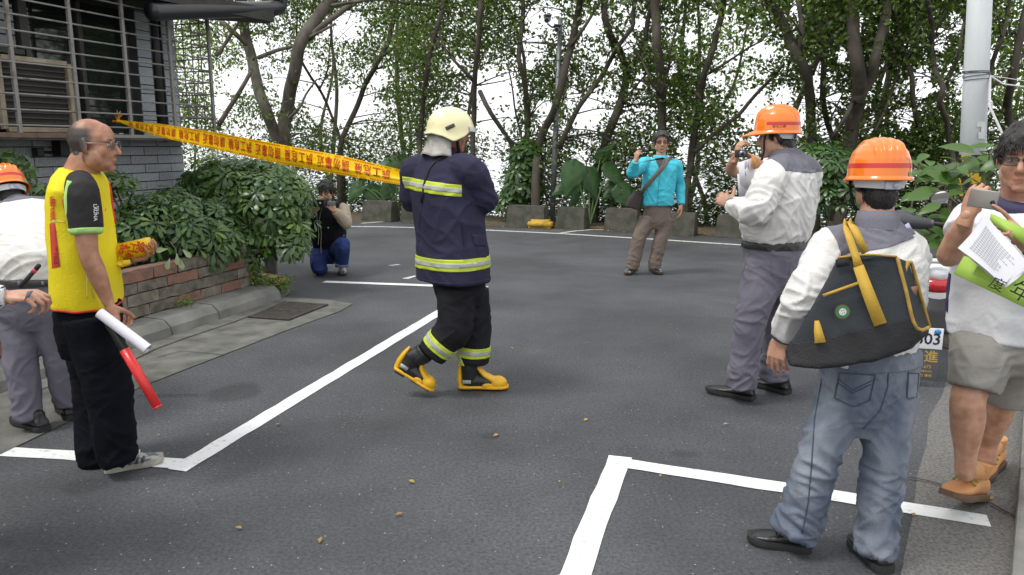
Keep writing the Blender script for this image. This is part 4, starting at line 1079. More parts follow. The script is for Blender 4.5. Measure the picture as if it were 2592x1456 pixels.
def vno(me):
    a = np.empty(len(me.vertices) * 3, np.float32); me.vertices.foreach_get('normal', a); return a.reshape(-1, 3)
def setco(me, a):
    me.vertices.foreach_set('co', np.asarray(a, np.float32).ravel()); me.update()
def shade(me): me.polygons.foreach_set('use_smooth', [True] * len(me.polygons)); return me
def wrinkle(me, amp, freq=(5, 5, 16), seed=0, zones=(), base=0.35, shear=0.6, side=None):
    """cloth folds: ridged, stretched noise along the normals, stronger in the zones (centre, radius, gain)"""
    co, no = vco(me), vno(me)
    fx, fy, fz = freq
    d = np.zeros(len(co))
    sd = Vector((seed * 7.3, seed * 3.1, seed * 1.7))
    for i, p in enumerate(co):
        v = Vector(p)
        g = base
        for c, r, k in zones:
            q = (v - c).length_squared / (r * r)
            if q < 6: g += k * math.exp(-q)
        wv = Vector(noise.noise_vector(v * 4 + sd)) * 0.10
        u = v + wv
        lat = u.x + u.y * .7
        a = 1 - abs(noise.noise(Vector((u.x * fx, u.y * fy, (u.z + shear * lat) * fz)) + sd)) * 2.2
        b = 1 - abs(noise.noise(Vector((u.x * fx, u.y * fy, (u.z - shear * lat) * fz)) - sd)) * 2.2
        d[i] = g * (max(a, b, 0) ** 2 - .35) + .4 * g * noise.noise(v * 9 + sd)
    setco(me, co + no * (d * amp)[:, None])
    return me
def cut(src, planes, off=0.003, thick=True):
    """the piece of a garment on the positive side of all planes, lifted off the surface"""
    bm = bmesh.new(); bm.from_mesh(src)
    for co, nn in planes:
        bmesh.ops.bisect_plane(bm, geom=bm.verts[:] + bm.edges[:] + bm.faces[:], plane_co=co, plane_no=nn, clear_inner=True)
    bm.normal_update()
    mv = [(v, v.normal.copy()) for v in bm.verts]
    for v, n in mv: v.co += n * off
    if thick:                                       # turn the border in so that the piece has an edge
        be = [e for e in bm.edges if e.is_boundary]
        r = bmesh.ops.extrude_edge_only(bm, edges=be)
        nv = [g for g in r['geom'] if isinstance(g, bmesh.types.BMVert)]
        nm = {tuple(v.co): n for v, n in mv}
        for v in nv: v.co -= nm.get(tuple(v.co), Vector()) * (off + .004)
        bmesh.ops.recalc_face_normals(bm, faces=bm.faces[:])
    me = bpy.data.meshes.new('cut'); bm.to_mesh(me); bm.free()
    me.materials.clear()
    return shade(me)
def merge_mesh(*ms):
    bm = bmesh.new()
    for m in ms: bm.from_mesh(m)
    out = bpy.data.meshes.new('merged'); bm.to_mesh(out); bm.free()
    return shade(out)
def torso(spine, sides, wd, sq=2.3, K=24):
    """rings along the spine: sides = lateral direction per ring, wd = (half width, half depth)"""
    V, F = [], []
    n = len(spine)
    for i in range(n):
        t = (spine[min(i + 1, n - 1)] - spine[max(i - 1, 0)]).normalized()
        a = sides[i] - t * sides[i].dot(t); a.normalize(); b = t.cross(a)
        w, d = wd[i]
        for k in range(K):
            th = 2 * math.pi * k / K
            c, s = math.cos(th), math.sin(th)
            c = math.copysign(abs(c) ** (2 / sq), c); s = math.copysign(abs(s) ** (2 / sq), s)
            V.append(spine[i] + a * (w * c) + b * (d * s))
    for i in range(n - 1):
        for k in range(K):
            F.append((i * K + k, i * K + (k + 1) % K, (i + 1) * K + (k + 1) % K, (i + 1) * K + k))
    F.append(tuple(range(K - 1, -1, -1))); F.append(tuple(range((n - 1) * K, n * K)))
    return V, F
def spine_path(pts, n):
    pp, _ = resample(pts, [0.1] * len(pts), 0.02)
    return [pp[int(round(i * (len(pp) - 1) / (n - 1)))] for i in range(n)]

# ---- head: fused from ellipsoids, local axes x = lateral, y = face, z = up, origin between the ears
def basis(fwd, up=Vector((0, 0, 1))):
    y = Vector(fwd).normalized(); x = y.cross(up).normalized(); z = x.cross(y)
    return Matrix((x, y, z)).transposed()
def head_parts(fat=1.0, jaw=1.0, nose=1.0):
    E = ellipsoid; P_ = []
    P_ += [E((0, -.020, .030), (.0765, .094, .086)), E((0, .032, .034), (.064, .050, .064)), E((0, .024, -.035), (.062 * fat, .062, .074)), E((0, -.048, -.050), (.056, .046, .062)),
           E((0, .016, -.074), (.056 * fat * jaw, .058, .042)), E((0, .058, -.101), (.026 * jaw, .022, .019)), E((0, .054, -.080), (.040 * fat, .024, .032)), E((0, .048, -.060), (.042 * fat, .030, .036)),
           tube([(0, .078, .010), (0, .088, -.008), (0, .0985 + .004 * (nose - 1), -.030)], [.0095, .0105, .0135 * nose], 10, closed_round=True),
           E((0, .075, -.0635), (.024, .0115, .0062)), E((0, .073, -.0745), (.021, .0120, .0072))]
    for s in (-1, 1):
        P_ += [E((s * .0115, .084, -.036), (.0085, .010, .0075)), E((s * .030, .062, .022), (.026, .014, .011)), E((s * .036 * fat, .046, -.028), (.028, .026, .032)), E((s * .050 * fat, .008, -.055), (.022, .044, .040)),
               E((s * .030, .058, -.002), (.020, .014, .014)),
               E((s * .081, -.016, -.004), (.0065, .021, .033), basis((s * .5, 1, .0))), E((s * .080, -.010, -.026), (.007, .011, .012))]
    return P_
SKINS = {}
def skin_mat(name, col, hair=(0.012, 0.010, 0.009), stub=0.0):
    m = bpy.data.materials.new(name); m.use_nodes = True
    N, L = m.node_tree.nodes, m.node_tree.links
    b = N['Principled BSDF']; b.inputs['Roughness'].default_value = .48; b.inputs['Specular IOR Level'].default_value = .45
    b.inputs['Subsurface Weight'].default_value = .12; b.inputs['Subsurface Radius'].default_value = (.01, .004, .002); b.inputs['Subsurface Scale'].default_value = .5
    tc = N.new('ShaderNodeTexCoord')
    n = N.new('ShaderNodeTexNoise'); n.inputs['Scale'].default_value = 22; n.inputs['Detail'].default_value = 5; L.new(tc.outputs['Object'], n.inputs['Vector'])
    cr = N.new('ShaderNodeValToRGB')
    cr.color_ramp.elements[0].position, cr.color_ramp.elements[1].position = .32, .68
    cr.color_ramp.elements[0].color = (col[0] * .78, col[1] * .66, col[2] * .62, 1); cr.color_ramp.elements[1].color = (col[0] * 1.1, col[1] * 1.1, col[2] * 1.1, 1)
    L.new(n.outputs['Fac'], cr.inputs['Fac'])
    at = N.new('ShaderNodeAttribute'); at.attribute_name = 'tint'
    n2 = N.new('ShaderNodeTexNoise'); n2.inputs['Scale'].default_value = 420; L.new(tc.outputs['Object'], n2.inputs['Vector'])
    sep = N.new('ShaderNodeSeparateColor'); L.new(at.outputs['Color'], sep.inputs[0])
    ad = N.new('ShaderNodeMath'); ad.operation = 'MULTIPLY_ADD'; L.new(n2.outputs['Fac'], ad.inputs[0]); ad.inputs[1].default_value = .5; L.new(sep.outputs[0], ad.inputs[2])
    mr = N.new('ShaderNodeMapRange'); L.new(ad.outputs[0], mr.inputs[0]); mr.inputs[1].default_value, mr.inputs[2].default_value = .45, 1.15
    mx = N.new('ShaderNodeMix'); mx.data_type = 'RGBA'; L.new(mr.outputs[0], mx.inputs[0]); L.new(cr.outputs['Color'], mx.inputs[6]); mx.inputs[7].default_value = (*hair, 1)
    m2 = N.new('ShaderNodeMix'); m2.data_type = 'RGBA'; L.new(sep.outputs[1], m2.inputs[0]); L.new(mx.outputs[2], m2.inputs[6]); m2.inputs[7].default_value = (col[0] * .75, col[1] * .42, col[2] * .42, 1)
    L.new(m2.outputs[2], b.inputs['Base Color'])
    bp = N.new('ShaderNodeBump'); bp.inputs['Strength'].default_value = .18; bp.inputs['Distance'].default_value = .003
    n3 = N.new('ShaderNodeTexNoise'); n3.inputs['Scale'].default_value = 160; L.new(tc.outputs['Object'], n3.inputs['Vector'])
    L.new(n3.outputs['Fac'], bp.inputs['Height']); L.new(bp.outputs['Normal'], b.inputs['Normal'])
    return m
HAIRM = mat('black_hair', (0.014, 0.012, 0.011), .42, var=.4, vscale=90, bump=.6, bscale=220, stretch=(1, 1, .3))
HAIRG = mat('greying_hair', (0.028, 0.027, 0.027), .5, col2=(0.10, 0.10, 0.10), vscale=60, mix=(.55, .75), bump=.6, bscale=220, stretch=(1, 1, .3))
EYEW = mat('eye_white', (0.62, 0.58, 0.54), .3); EYED = mat('eye_dark', (0.012, 0.009, 0.008), .2)
def sst(a, b, x):
    t = np.clip((x - a) / (b - a), 0, 1); return t * t * (3 - 2 * t)
def scalp(L, front=.075, side=.012, back=-.055):
    """hair mask 0..1 over local head coordinates"""
    x, y, z = L[:, 0], L[:, 1], L[:, 2]
    line = np.where(y > .02, side + (front - side) * np.clip((y - .02) / .05, 0, 1) ** .7, side + (back - side) * np.clip((.0 - y) / .05, 0, 1))
    line = line + np.where((np.abs(x) > .062) & (y < .012) & (y > -.035), .022, 0)
    nz = np.array([noise.noise(Vector((a * 45, b * 45, 0))) for a, b in zip(x, y)])
    return sst(-.004, .014, z - line + nz * .010)
def make_head(c, fwd, s=1.0, fat=1.0, jaw=1.0, nose=1.0, up=Vector((0, 0, 1)), voxel=.0042, hair=None, stub=0.0):
    """returns dict: mesh (world), local->world, hair mesh, extras"""
    M = basis(fwd, up)
    me = fuse(head_parts(fat, jaw, nose), voxel, 4, .5)
    Lc = vco(me); no = vno(me)
    W = lambda q: Vector(c) + M @ (Vector(q) * s)
    Mn = np.array(M)
    tint = np.zeros((len(Lc), 4)); tint[:, 3] = 1
    hm = scalp(Lc, **(hair or {}).get('line', {})) if hair is not None else np.zeros(len(Lc))
    if hair and hair.get('bald'):                    # thin hair at the sides and back only
        y_, z_ = Lc[:, 1], Lc[:, 2]
        hm = (1 - sst(-.02, .035, y_ - .25 * (z_ - .02))) * sst(-.10, -.065, z_) * (1 - .75 * sst(.05, .10, z_) * sst(-.10, -.03, y_))
    tint[:, 0] = hm * (stub if stub else 1.0)
    lip = np.exp(-((Lc[:, 2] + .070) / .0075) ** 2 - (Lc[:, 0] / .021) ** 4) * (Lc[:, 1] > .07)
    tint[:, 1] = np.clip(lip * .7, 0, 1)
    brow = np.exp(-((Lc[:, 2] - .0255) / .0042) ** 2) * (np.abs(np.abs(Lc[:, 0]) - .031) < .019) * (Lc[:, 1] > .05)
    tint[:, 0] = np.maximum(tint[:, 0], brow * .9)
    out = {'M': M, 'W': W, 'c': Vector(c), 's': s, 'L': Lc}
    if hair is not None and hair.get('thick', 0) > 0:
        th = hair['thick']
        F = [p.vertices[:] for p in me.polygons if min(hm[i] for i in p.vertices) > .02]
        used = sorted({i for f in F for i in f}); idx = {v: k for k, v in enumerate(used)}
        HV = []
        for i in used:
            q = Lc[i]; v = Vector(q)
            nz = noise.noise(Vector((q[0] * 60, q[1] * 60, q[2] * 18))) * .35 + noise.noise(v * 25) * .3
            top = 1 + .45 * max(0, min(1, (q[2] - .05) / .06)) * hair.get('vol', 1)
            HV.append(W(v + Vector(no[i]) * (th * top * hm[i] * (1 + nz) - .0005)))
        hv = HV; hf = [tuple(idx[i] for i in f) for f in F]
        rr = random.Random(5)
        sv, sf = [], []
        for _ in range(hair.get('strands', 900)):
            i = rr.choice(used)
            if hm[i] < .6 and rr.random() < .5: continue
            q, nn = Vector(Lc[i]), Vector(no[i])
            flow = Vector((q.x * 4, q.y * 6 - .1, -.6)) if q.z < .085 else Vector((q.x * 5 + rr.uniform(-.5, .5), .5 + rr.uniform(-.5, .5), -.1))
            flow = (flow - nn * flow.dot(nn)).normalized()
            ln = hair.get('len', .028) * rr.uniform(.5, 1.1); sd = nn.cross(flow) * .0019
            a = q + nn * th * .6 * hm[i]; b_ = a + flow * ln * .5 + nn * (.003 + th * .3); e = a + flow * ln + nn * rr.uniform(-.006, .006)
            k = len(sv); sv += [W(a - sd), W(a + sd), W(b_ + sd * .8), W(b_ - sd * .8), W(e)]
            sf += [(k, k + 1, k + 2, k + 3), (k + 3, k + 2, k + 4)]
        n0 = len(hv)
        out['hair'] = mesh('hair', hv + sv, hf + [tuple(i + n0 for i in f) for f in sf], True)
    co = (Lc * s) @ Mn.T + np.array(c)
    setco(me, co)
    at = me.color_attributes.new('tint', 'FLOAT_COLOR', 'POINT'); at.data.foreach_set('color', tint.ravel())
    out['me'] = me
    eyes = []
    for sx in (-1, 1):
        eyes.append((ellipsoid(W((sx * .0305, .0685, .003)), (.0125 * s, .0090 * s, .0052 * s), M, 12, 8), 0))
        eyes.append((ellipsoid(W((sx * .0305, .0752, .003)), (.0050 * s, .0034 * s, .0050 * s), M, 10, 6), 1))
        eyes.append((tube([W((sx * .0305 + q, .0756 - abs(q) * .25, .0095 - q * q * 18)) for q in (-.013, -.006, 0, .006, .013)], .0013 * s, 5), 1))
    out['eyes'] = eyes
    return out
def glasses_parts(h, w=.026, hh=.018, z=.002, round_=False):
    """rims, bridge, temples as thin tubes; lenses as panes"""
    W, s = h['W'], h['s']; T_, Ln = [], []
    for sx in (-1, 1):
        ring = []
        for k in range(25):
            th = 2 * math.pi * k / 24
            c, q = math.cos(th), math.sin(th)
            if not round_: c = math.copysign(abs(c) ** .6, c); q = math.copysign(abs(q) ** .6, q)
            ring.append(W((sx * .033 + c * w, .090 - .06 * abs(sx * .033 + c * w) ** 1 * .3, z + q * hh)))
        T_.append(tube(ring, .0016 * s, 6, caps=False))
        Ln.append((ring[:-1], [tuple(range(24))]))
        T_.append(tube([W((sx * .060, .086, z + .006)), W((sx * .072, .06, z + .007)), W((sx * .079, -.005, z + .008)), W((sx * .078, -.03, z - .008))], .0017 * s, 6))
    T_.append(tube([W((-.008, .093, z + .005)), W((0, .096, z + .007)), W((.008, .093, z + .005))], .0016 * s, 6))
    return join(T_), join(Ln)
LENS = mat('spectacle_lens', (0.32, 0.30, 0.29), .05, spec=.7)
LENS.node_tree.nodes['Principled BSDF'].inputs['Transmission Weight'].default_value = .85
LENS.node_tree.nodes['Principled BSDF'].inputs['IOR'].default_value = 1.02
FRAMEK = mat('spectacle_frame', (0.02, 0.02, 0.022), .3)

# ---- hand
def hand_parts(Wp, f, pn, side=1, curl=(25, 30, 20), s=1.0, thumb=(.55, .75, .35), tcurl=20, fingers=None, spread=6):
    """wrist Wp, finger direction f, palm faces pn; side +1 right hand, -1 left; fingers: own curls per finger"""
    Wp = Vector(Wp); f = Vector(f).normalized(); pn = Vector(pn); pn = (pn - f * pn.dot(f)).normalized()
    t = f.cross(pn) * side
    g = lambda a, b, c: Wp + (f * a + t * b + pn * c) * s
    P_ = [tube([g(-.045, 0, 0), g(.0, 0, 0), g(.03, .002, 0), g(.065, 0, 0), g(.092, 0, 0)], [(.027 * s, .020 * s), (.028 * s, .019 * s), (.036 * s, .017 * s), (.040 * s, .0145 * s), (.038 * s, .0115 * s)], 14, side=t, sq=2.4),
          ellipsoid(g(.035, .022, .009), (.018 * s, .018 * s, .016 * s)), ellipsoid(g(.03, -.02, .008), (.016 * s, .016 * s, .014 * s))]
    base = [(.090, .030), (.096, .0105), (.092, -.0095), (.083, -.0285)]
    lens = [(.040, .026, .020), (.045, .029, .022), (.042, .027, .021), (.033, .021, .019)]
    for i, ((a, b), ls) in enumerate(zip(base, lens)):
        c3 = fingers[i] if fingers else curl
        ang = 0; q = g(a - .012, b, 0); sp = math.radians(spread * (1.5 - i))
        pts = [q]; d0 = f * math.cos(sp) + t * math.sin(sp)
        q = g(a, b, 0); pts.append(q)
        for an, l_ in zip(c3, ls):
            ang += math.radians(an)
            q = q + (d0 * math.cos(ang) + pn * math.sin(ang)) * l_ * s; pts.append(q)
        r = (.0092, .0092, .0084, .0077, .0066)
        P_.append(tube(pts, [x * s for x in r], 9, closed_round=True))
    d = (f * thumb[0] + t * thumb[1] + pn * thumb[2]).normalized()
    q0, q1 = g(.018, .022, .006), g(.018, .022, .006) + d * .040 * s
    d2 = (d * math.cos(math.radians(tcurl)) + (f * .8 - t * .3 + pn * .4).normalized() * math.sin(math.radians(tcurl))).normalized()
    q2 = q1 + d2 * .032 * s; q3 = q2 + (d2 + f * .25).normalized() * .024 * s
    P_.append(tube([q0, q1, q2, q3], [.0145 * s, .0125 * s, .0105 * s, .0085 * s], 9, closed_round=True))
    return P_
def leg(pts, rad, K=18, step=.04): return tube(pts, rad, K, step=step)
def limb(pts, rad, K=14, step=.04): return tube(pts, rad, K, step=step, closed_round=True)
def person_root(label, loc, name='person'): return empty(name, loc, label, 'person', 'people in the road')
def put(name, me, m, root):
    """mesh in world coordinates under a root or under a part of it"""
    me.materials.clear()
    o = link(name, me, m)
    q = root; off = Vector((0, 0, 0))
    while q is not None: off += q.location; q = q.parent
    o.parent = root; o.location = -off
    return shade_obj(o)
def shade_obj(o): shade(o.data); return o
def make_body(root, skin, head, core, hands, voxel=.007):
    """skin: fused trunk and limbs, finer hands and head, all one mesh"""
    ms = [fuse(core, voxel, 5)]
    for h in hands: ms.append(fuse(h, .0036, 3, .5))
    for m in ms:
        at = m.color_attributes.new('tint', 'FLOAT_COLOR', 'POINT'); at.data.foreach_set('color', np.tile([0, 0, 0, 1.0], (len(m.vertices), 1)).ravel())
    if head: ms.append(head['me'])
    bm = bmesh.new()
    for m in ms: bm.from_mesh(m)
    me = bpy.data.meshes.new('body'); bm.to_mesh(me); bm.free()
    o = put('body', me, [skin, EYEW, EYED], root)
    if head:
        n0 = len(me.polygons)
        bm = bmesh.new(); bm.from_mesh(me)
        for (V, F), k in head['eyes']:
            vs_ = [bm.verts.new(v) for v in V]
            for f in F:
                try:
                    fc = bm.faces.new([vs_[i] for i in f]); fc.material_index = 1 + k; fc.smooth = True
                except ValueError: pass
        bm.to_mesh(me); bm.free()
        if 'hair' in head: put('hair', head['hair'], head.get('hair_mat', HAIRM), root)
    return o
def glasses(root, h, m=FRAMEK, lens=LENS, **k):
    T_, Ln = glasses_parts(h, **k)
    g = put('spectacles', mesh('spectacles', *T_), m, root)
    l_ = mesh('lens', *Ln); put('lens', l_, lens, g)
    for p in l_.polygons: p.use_smooth = False

# ---- shoes
def shoe(root, heel, toe, up_mat, sole_mat, w=.048, h=.075, ankle=None, sole_h=.024, extra=None, name='shoe', up=Vector((0, 0, 1)), toe_h=.045):
    """heel and toe points under the sole; upper is lofted along the foot"""
    heel, toe = Vector(heel), Vector(toe); L_ = (toe - heel).length; f = (toe - heel).normalized()
    s = f.cross(up).normalized(); u = s.cross(f)
    g = lambda a, b, c: heel + f * (a * L_) + s * b + u * c
    st = [(-.02, .55, .55), (.03, .78, .95), (.12, .86, 1.0), (.25, .84, .98), (.40, .86, .86), (.55, .98, .70), (.70, 1.04, toe_h / h * 1.12), (.85, .92, toe_h / h), (.95, .66, toe_h / h * .75), (1.0, .38, toe_h / h * .5)]
    V, F = [], []
    K = 14
    for a, wf, hf in st:
        for k in range(K):
            th = 2 * math.pi * k / K
            c, q = math.cos(th), math.sin(th)
            z = sole_h * .7 + (h * hf - sole_h * .7) * .5 * (1 + math.copysign(abs(q) ** .8, q))
            nar = 1 - .28 * max(0, q) ** 2
            V.append(g(a, w * wf * math.copysign(abs(c) ** .75, c) * nar, z))
    n = len(st)
    for i in range(n - 1):
        for k in range(K): F.append((i * K + k, i * K + (k + 1) % K, (i + 1) * K + (k + 1) % K, (i + 1) * K + k))
    F += [tuple(range(K - 1, -1, -1)), tuple(range((n - 1) * K, n * K))]
    parts = [(V, F)]
    if ankle is not None: parts.append(tube([g(.16, 0, h * .5), g(.16, 0, h), ankle], [(.04, .05), (.038, .046), (.036, .04)], 12, side=s))
    up_me = fuse(parts, .006, 4, .5)
    o = put(name, up_me, up_mat, root)
    SV, SF = [], []
    ol = [(-.035, .5), (.0, .8), (.1, .92), (.25, .86), (.42, .84), (.58, 1.0), (.72, 1.08), (.86, .98), (.96, .74), (1.02, .42)]
    ring = [(a, wf) for a, wf in ol] + [(a, -wf) for a, wf in reversed(ol)]
    for z, k in ((0.0, .97), (sole_h * .45, 1.03), (sole_h, 1.02)):
        SV += [g(a, w * wf * k, z + (.012 * max(0, a - .8) / .2 if z == 0 else 0.006 * max(0, a - .8) / .2)) for a, wf in ring]
    m_ = len(ring)
    SF = [tuple(range(m_ - 1, -1, -1)), tuple(range(2 * m_, 3 * m_))] + [(r * m_ + i, r * m_ + (i + 1) % m_, (r + 1) * m_ + (i + 1) % m_, (r + 1) * m_ + i) for r in range(2) for i in range(m_)]
    sm = mesh('sole', SV, SF); so = put('sole', sm, sole_mat, o)
    for p in sm.polygons: p.use_smooth = False
    if extra: extra(o, g, s, u, f, L_)
    return o

# ---- hard hat (local head axes)
def revolve(W, prof, K=40, sx=1.0, sy=1.15, z0=.0, fun=None):
    V, F = [], []
    for i, (r, z) in enumerate(prof):
        for k in range(K):
            th = 2 * math.pi * k / K
            q = Vector((r * sx * math.cos(th), r * sy * math.sin(th) - .012, z + z0))
            if fun: q = fun(q, th, i)
            V.append(W(q))
    for i in range(len(prof) - 1):
        for k in range(K): F.append((i * K + k, i * K + (k + 1) % K, (i + 1) * K + (k + 1) % K, (i + 1) * K + k))
    return V, F
ORANGE = mat('orange_helmet_plastic', (0.84, 0.20, 0.016), .25, var=.06, vscale=6, coat=.4, bump=.03, bscale=40)
REDT = mat('red_helmet_band', (0.55, 0.03, 0.03), .35); HARN = mat('white_harness', (0.62, 0.64, 0.66), .4); STRAPK = mat('black_strap', (0.012, 0.012, 0.013), .7)
GREENS = mat('green_sticker', (0.08, 0.38, 0.16), .4)
def hard_hat(root, h, z0=.035, tilt=0.0, sticker=True, letters=None, scale=1.0, name='hard_hat'):
    W0 = h['W']
    ct, st_ = math.cos(tilt), math.sin(tilt)
    def W(q):
        q = Vector(q) * scale; return W0((q.x, q.y * ct - q.z * st_, q.y * st_ + q.z * ct + z0))
    prof = [(.1165, -.012), (.1155, .004), (.1135, .036), (.1085, .068), (.098, .098), (.080, .121), (.056, .137), (.028, .145), (.0, .147)]
    def ridge(q, th, i):
        # three raised ribs front to back over the crown, and a front peak
        a = q.x
        z = q.z
        up_ = max(0, min(1, (z - .055) / .05))
        rib = sum(math.exp(-((a - c) / .0075) ** 4) for c in (-.052, -.026, 0, .026, .052)) * .0085 * up_
        n = Vector((q.x, (q.y + .012), max(z - .01, .02))).normalized()
        return q + n * rib
    tz = np.linspace(0, 8, 33); prof = [(float(np.interp(t, range(9), [q[0] for q in prof])), float(np.interp(t, range(9), [q[1] for q in prof]))) for t in tz]
    V, F = revolve(W, prof, 140, 1.0, 1.13, 0, ridge)
    shell = put(name, mesh('shell', V, F), ORANGE, root)
    def brim(q, th, i):
        fr = max(0, math.sin(th))
        if i >= 1: q = q + Vector((0, .062 * fr ** 2.2, -.020 * fr ** 2)) * (1 if i < 3 else 1)
        return q
    bp = [(.1150, .004), (.1235, -.008), (.1245, -.014), (.1215, -.014), (.113, -.006)]
    V, F = revolve(W, bp, 72, 1.0, 1.13, 0, brim)
    put('brim', mesh('brim', V, F), ORANGE, shell)
    # reflective band at the back and sides
    V, F = [], []
    for j, z in enumerate((.034, .052)):
        for k in range(41):
            th = math.pi * (.86 + 1.28 * k / 40)
            r = .1155 - (z - .024) * .13
            V.append(W((r * math.cos(th), r * 1.13 * math.sin(th) - .012, z)))
    put('reflective_band', mesh('reflective_band', V, [(k, k + 1, 42 + k, 41 + k) for k in range(40)]), REDT, shell)
    # harness strap round the back of the head, chin strap
    V = []
    for j, (z, r) in enumerate(((-.047, .094), (-.016, .102))):
        for k in range(31):
            th = math.pi * (1.02 + .96 * k / 30)
            V.append(W((r * math.cos(th), r * 1.10 * math.sin(th) - .008, z + .006 * abs(math.cos(th)))))
    hb = mesh('harness', V, [(k, k + 1, 32 + k, 31 + k) for k in range(30)])
    put('harness', hb, HARN, shell)
    kb = W((0.012, -.118, -.032)); Mx = h['M']
    put('knob', mesh('knob', *join([bevel_box(kb, (.055, .012, .030), .004, Mx), tube([W((.02, -.124, -.032)), W((.02, -.131, -.032))], .010, 12)])), mat('harness_knob', (0.50, 0.53, 0.60), .35), shell)
    for sx in (-1, 1):
        put('chin_strap', mesh('chin_strap', *tube([W((sx * .088, .045, -.01)), W((sx * .082, .052, -.06)), W((sx * .066, .050, -.115)), W((sx * .02, .064, -.165))], [(.006, .0018)] * 4, 6)), STRAPK, shell)
    if sticker:
        q = [W((.1172 * math.cos(th), .1172 * 1.13 * math.sin(th) - .012, z)) for z in (.002, .018) for th in np.linspace(math.pi * 1.70, math.pi * 1.80, 5)]
        put('sticker', mesh('sticker', q, [(i, i + 1, 6 + i, 5 + i) for i in range(4)]), GREENS, shell)
    if letters:
        V, F = text_mesh(letters, .019)
        def wrap(v):
            th = math.pi + .32 - .2 - v.x / .13 * -1
            return W((.1165 * math.cos(th), .1165 * 1.13 * math.sin(th) - .012, .026 + v.y))
        put('lettering', mesh('lettering', [wrap(v) for v in V], F), STRAPK, shell)
    return shell
def collar(base, axis, r0, r1, h, m, root, name='collar', side=None, th=.006, open_dir=None):
    """stand-up collar ring"""
    a = Vector(axis).normalized(); b = Vector(base)
    V, F = tube([b, b + a * h * .5, b + a * h, b + a * h + Vector((0, 0, .001)), b + a * h * .45, b - a * .005], [(r0[0], r0[1]), ((r0[0] + r1[0]) / 2, (r0[1] + r1[1]) / 2), r1, (r1[0] - th, r1[1] - th), (r1[0] - th, r1[1] - th), (r0[0] - th, r0[1] - th)], 28, side=side, caps=False)
    return put(name, mesh(name, V, F), m, root)

def edge_loops(me, steps=6):
    """closed border loops of a mesh, smoothed"""
    bm = bmesh.new(); bm.from_mesh(me)
    es = {e for e in bm.edges if e.is_boundary}; out = []
    while es:
        e = es.pop(); a, b = e.verts; loop = [a, b]
        while True:
            nx = [q for q in loop[-1].link_edges if q in es]
            if not nx: break
            q = nx[0]; es.discard(q); v = q.other_vert(loop[-1])
            if v is loop[0]: break
            loop.append(v)
        if len(loop) > 12:
            p_ = [v.co.copy() for v in loop]; n = len(p_)
            for _ in range(steps): p_ = [(p_[i - 1] + p_[i] * 2 + p_[(i + 1) % n]) / 4 for i in range(n)]
            out.append(p_ + [p_[0], p_[1]])
    bm.free()
    return out
def garment(name, root, parts, m, voxel=.009, amp=.008, freq=(5, 5, 14), seed=1, zones=(), base=.35, smooth=6, shear=.6):
    me = fuse(parts, voxel, smooth)
    wrinkle(me, amp, freq, seed, zones, base, shear)
    return put(name, me, m, root)
def ribbon(pts, w, nrm, t=.004):
    """flat strap along points, facing nrm"""
    pts = [Vector(p) for p in pts]; V, F = [], []
    ws = w if isinstance(w, (list, tuple)) else [w] * len(pts)
    for i, p in enumerate(pts):
        d = (pts[min(i + 1, len(pts) - 1)] - pts[max(i - 1, 0)]).normalized()
        n = nrm[i] if isinstance(nrm, list) else Vector(nrm)
        n = (n - d * n.dot(d)).normalized(); s = d.cross(n)
        V += [p - s * ws[i] / 2, p + s * ws[i] / 2, p + s * ws[i] / 2 + n * t, p - s * ws[i] / 2 + n * t]
    for i in range(len(pts) - 1):
        for k in range(4): F.append((4 * i + k, 4 * i + (k + 1) % 4, 4 * i + 4 + (k + 1) % 4, 4 * i + 4 + k))
    n = 4 * (len(pts) - 1)
    return V, F + [(3, 2, 1, 0), (n, n + 1, n + 2, n + 3)]
def slab_quad(q, t):
    n = (q[1] - q[0]).cross(q[3] - q[0]).normalized() * t
    V = [p for p in q] + [p + n for p in q]
    return V, [(3, 2, 1, 0), (4, 5, 6, 7), (0, 1, 5, 4), (1, 2, 6, 5), (2, 3, 7, 6), (3, 0, 4, 7)]

from mathutils.bvhtree import BVHTree
def surface_of(me):
    """finder of the garment's surface in a given direction of view, for sewing things onto it"""
    t = BVHTree.FromPolygons([v.co.copy() for v in me.vertices], [tuple(p.vertices) for p in me.polygons])
    eye = Vector((0, 0, EYE))
    def f(px, py, off=.003, Y=4.0):
        d = (P(px, py, Y) - eye).normalized()
        h, n, _, _ = t.ray_cast(eye, d)
        if h is None:
            h, n, _, _ = t.find_nearest(P(px, py, Y))
        return h - d * off
    return f
def patch(f, quad, nu=8, nv=8, off=.004):
    """piece of cloth sewn on: quad in photo pixels, laid onto the surface"""
    V = []
    for i in range(nu + 1):
        for j in range(nv + 1):
            u, v = i / nu, j / nv
            x = (quad[0][0] * (1 - u) + quad[1][0] * u) * (1 - v) + (quad[3][0] * (1 - u) + quad[2][0] * u) * v
            y = (quad[0][1] * (1 - u) + quad[1][1] * u) * (1 - v) + (quad[3][1] * (1 - u) + quad[2][1] * u) * v
            e = off if 0 < i < nu and 0 < j < nv else off * .25
            V.append(f(x, y, e))
    return V, [(i * (nv + 1) + j, i * (nv + 1) + j + 1, (i + 1) * (nv + 1) + j + 1, (i + 1) * (nv + 1) + j) for i in range(nu) for j in range(nv)]
def letter_on(f, txt, size_px, cx, cy, ang=0.0, off=.004, bold=.01, sx=1.0):
    V, F = text_mesh(txt, size_px, bold=bold); c, s = math.cos(ang), math.sin(ang)
    return [f(cx + (v.x * c + v.y * s) * sx, cy - (v.y * c - v.x * s), off) for v in V], F
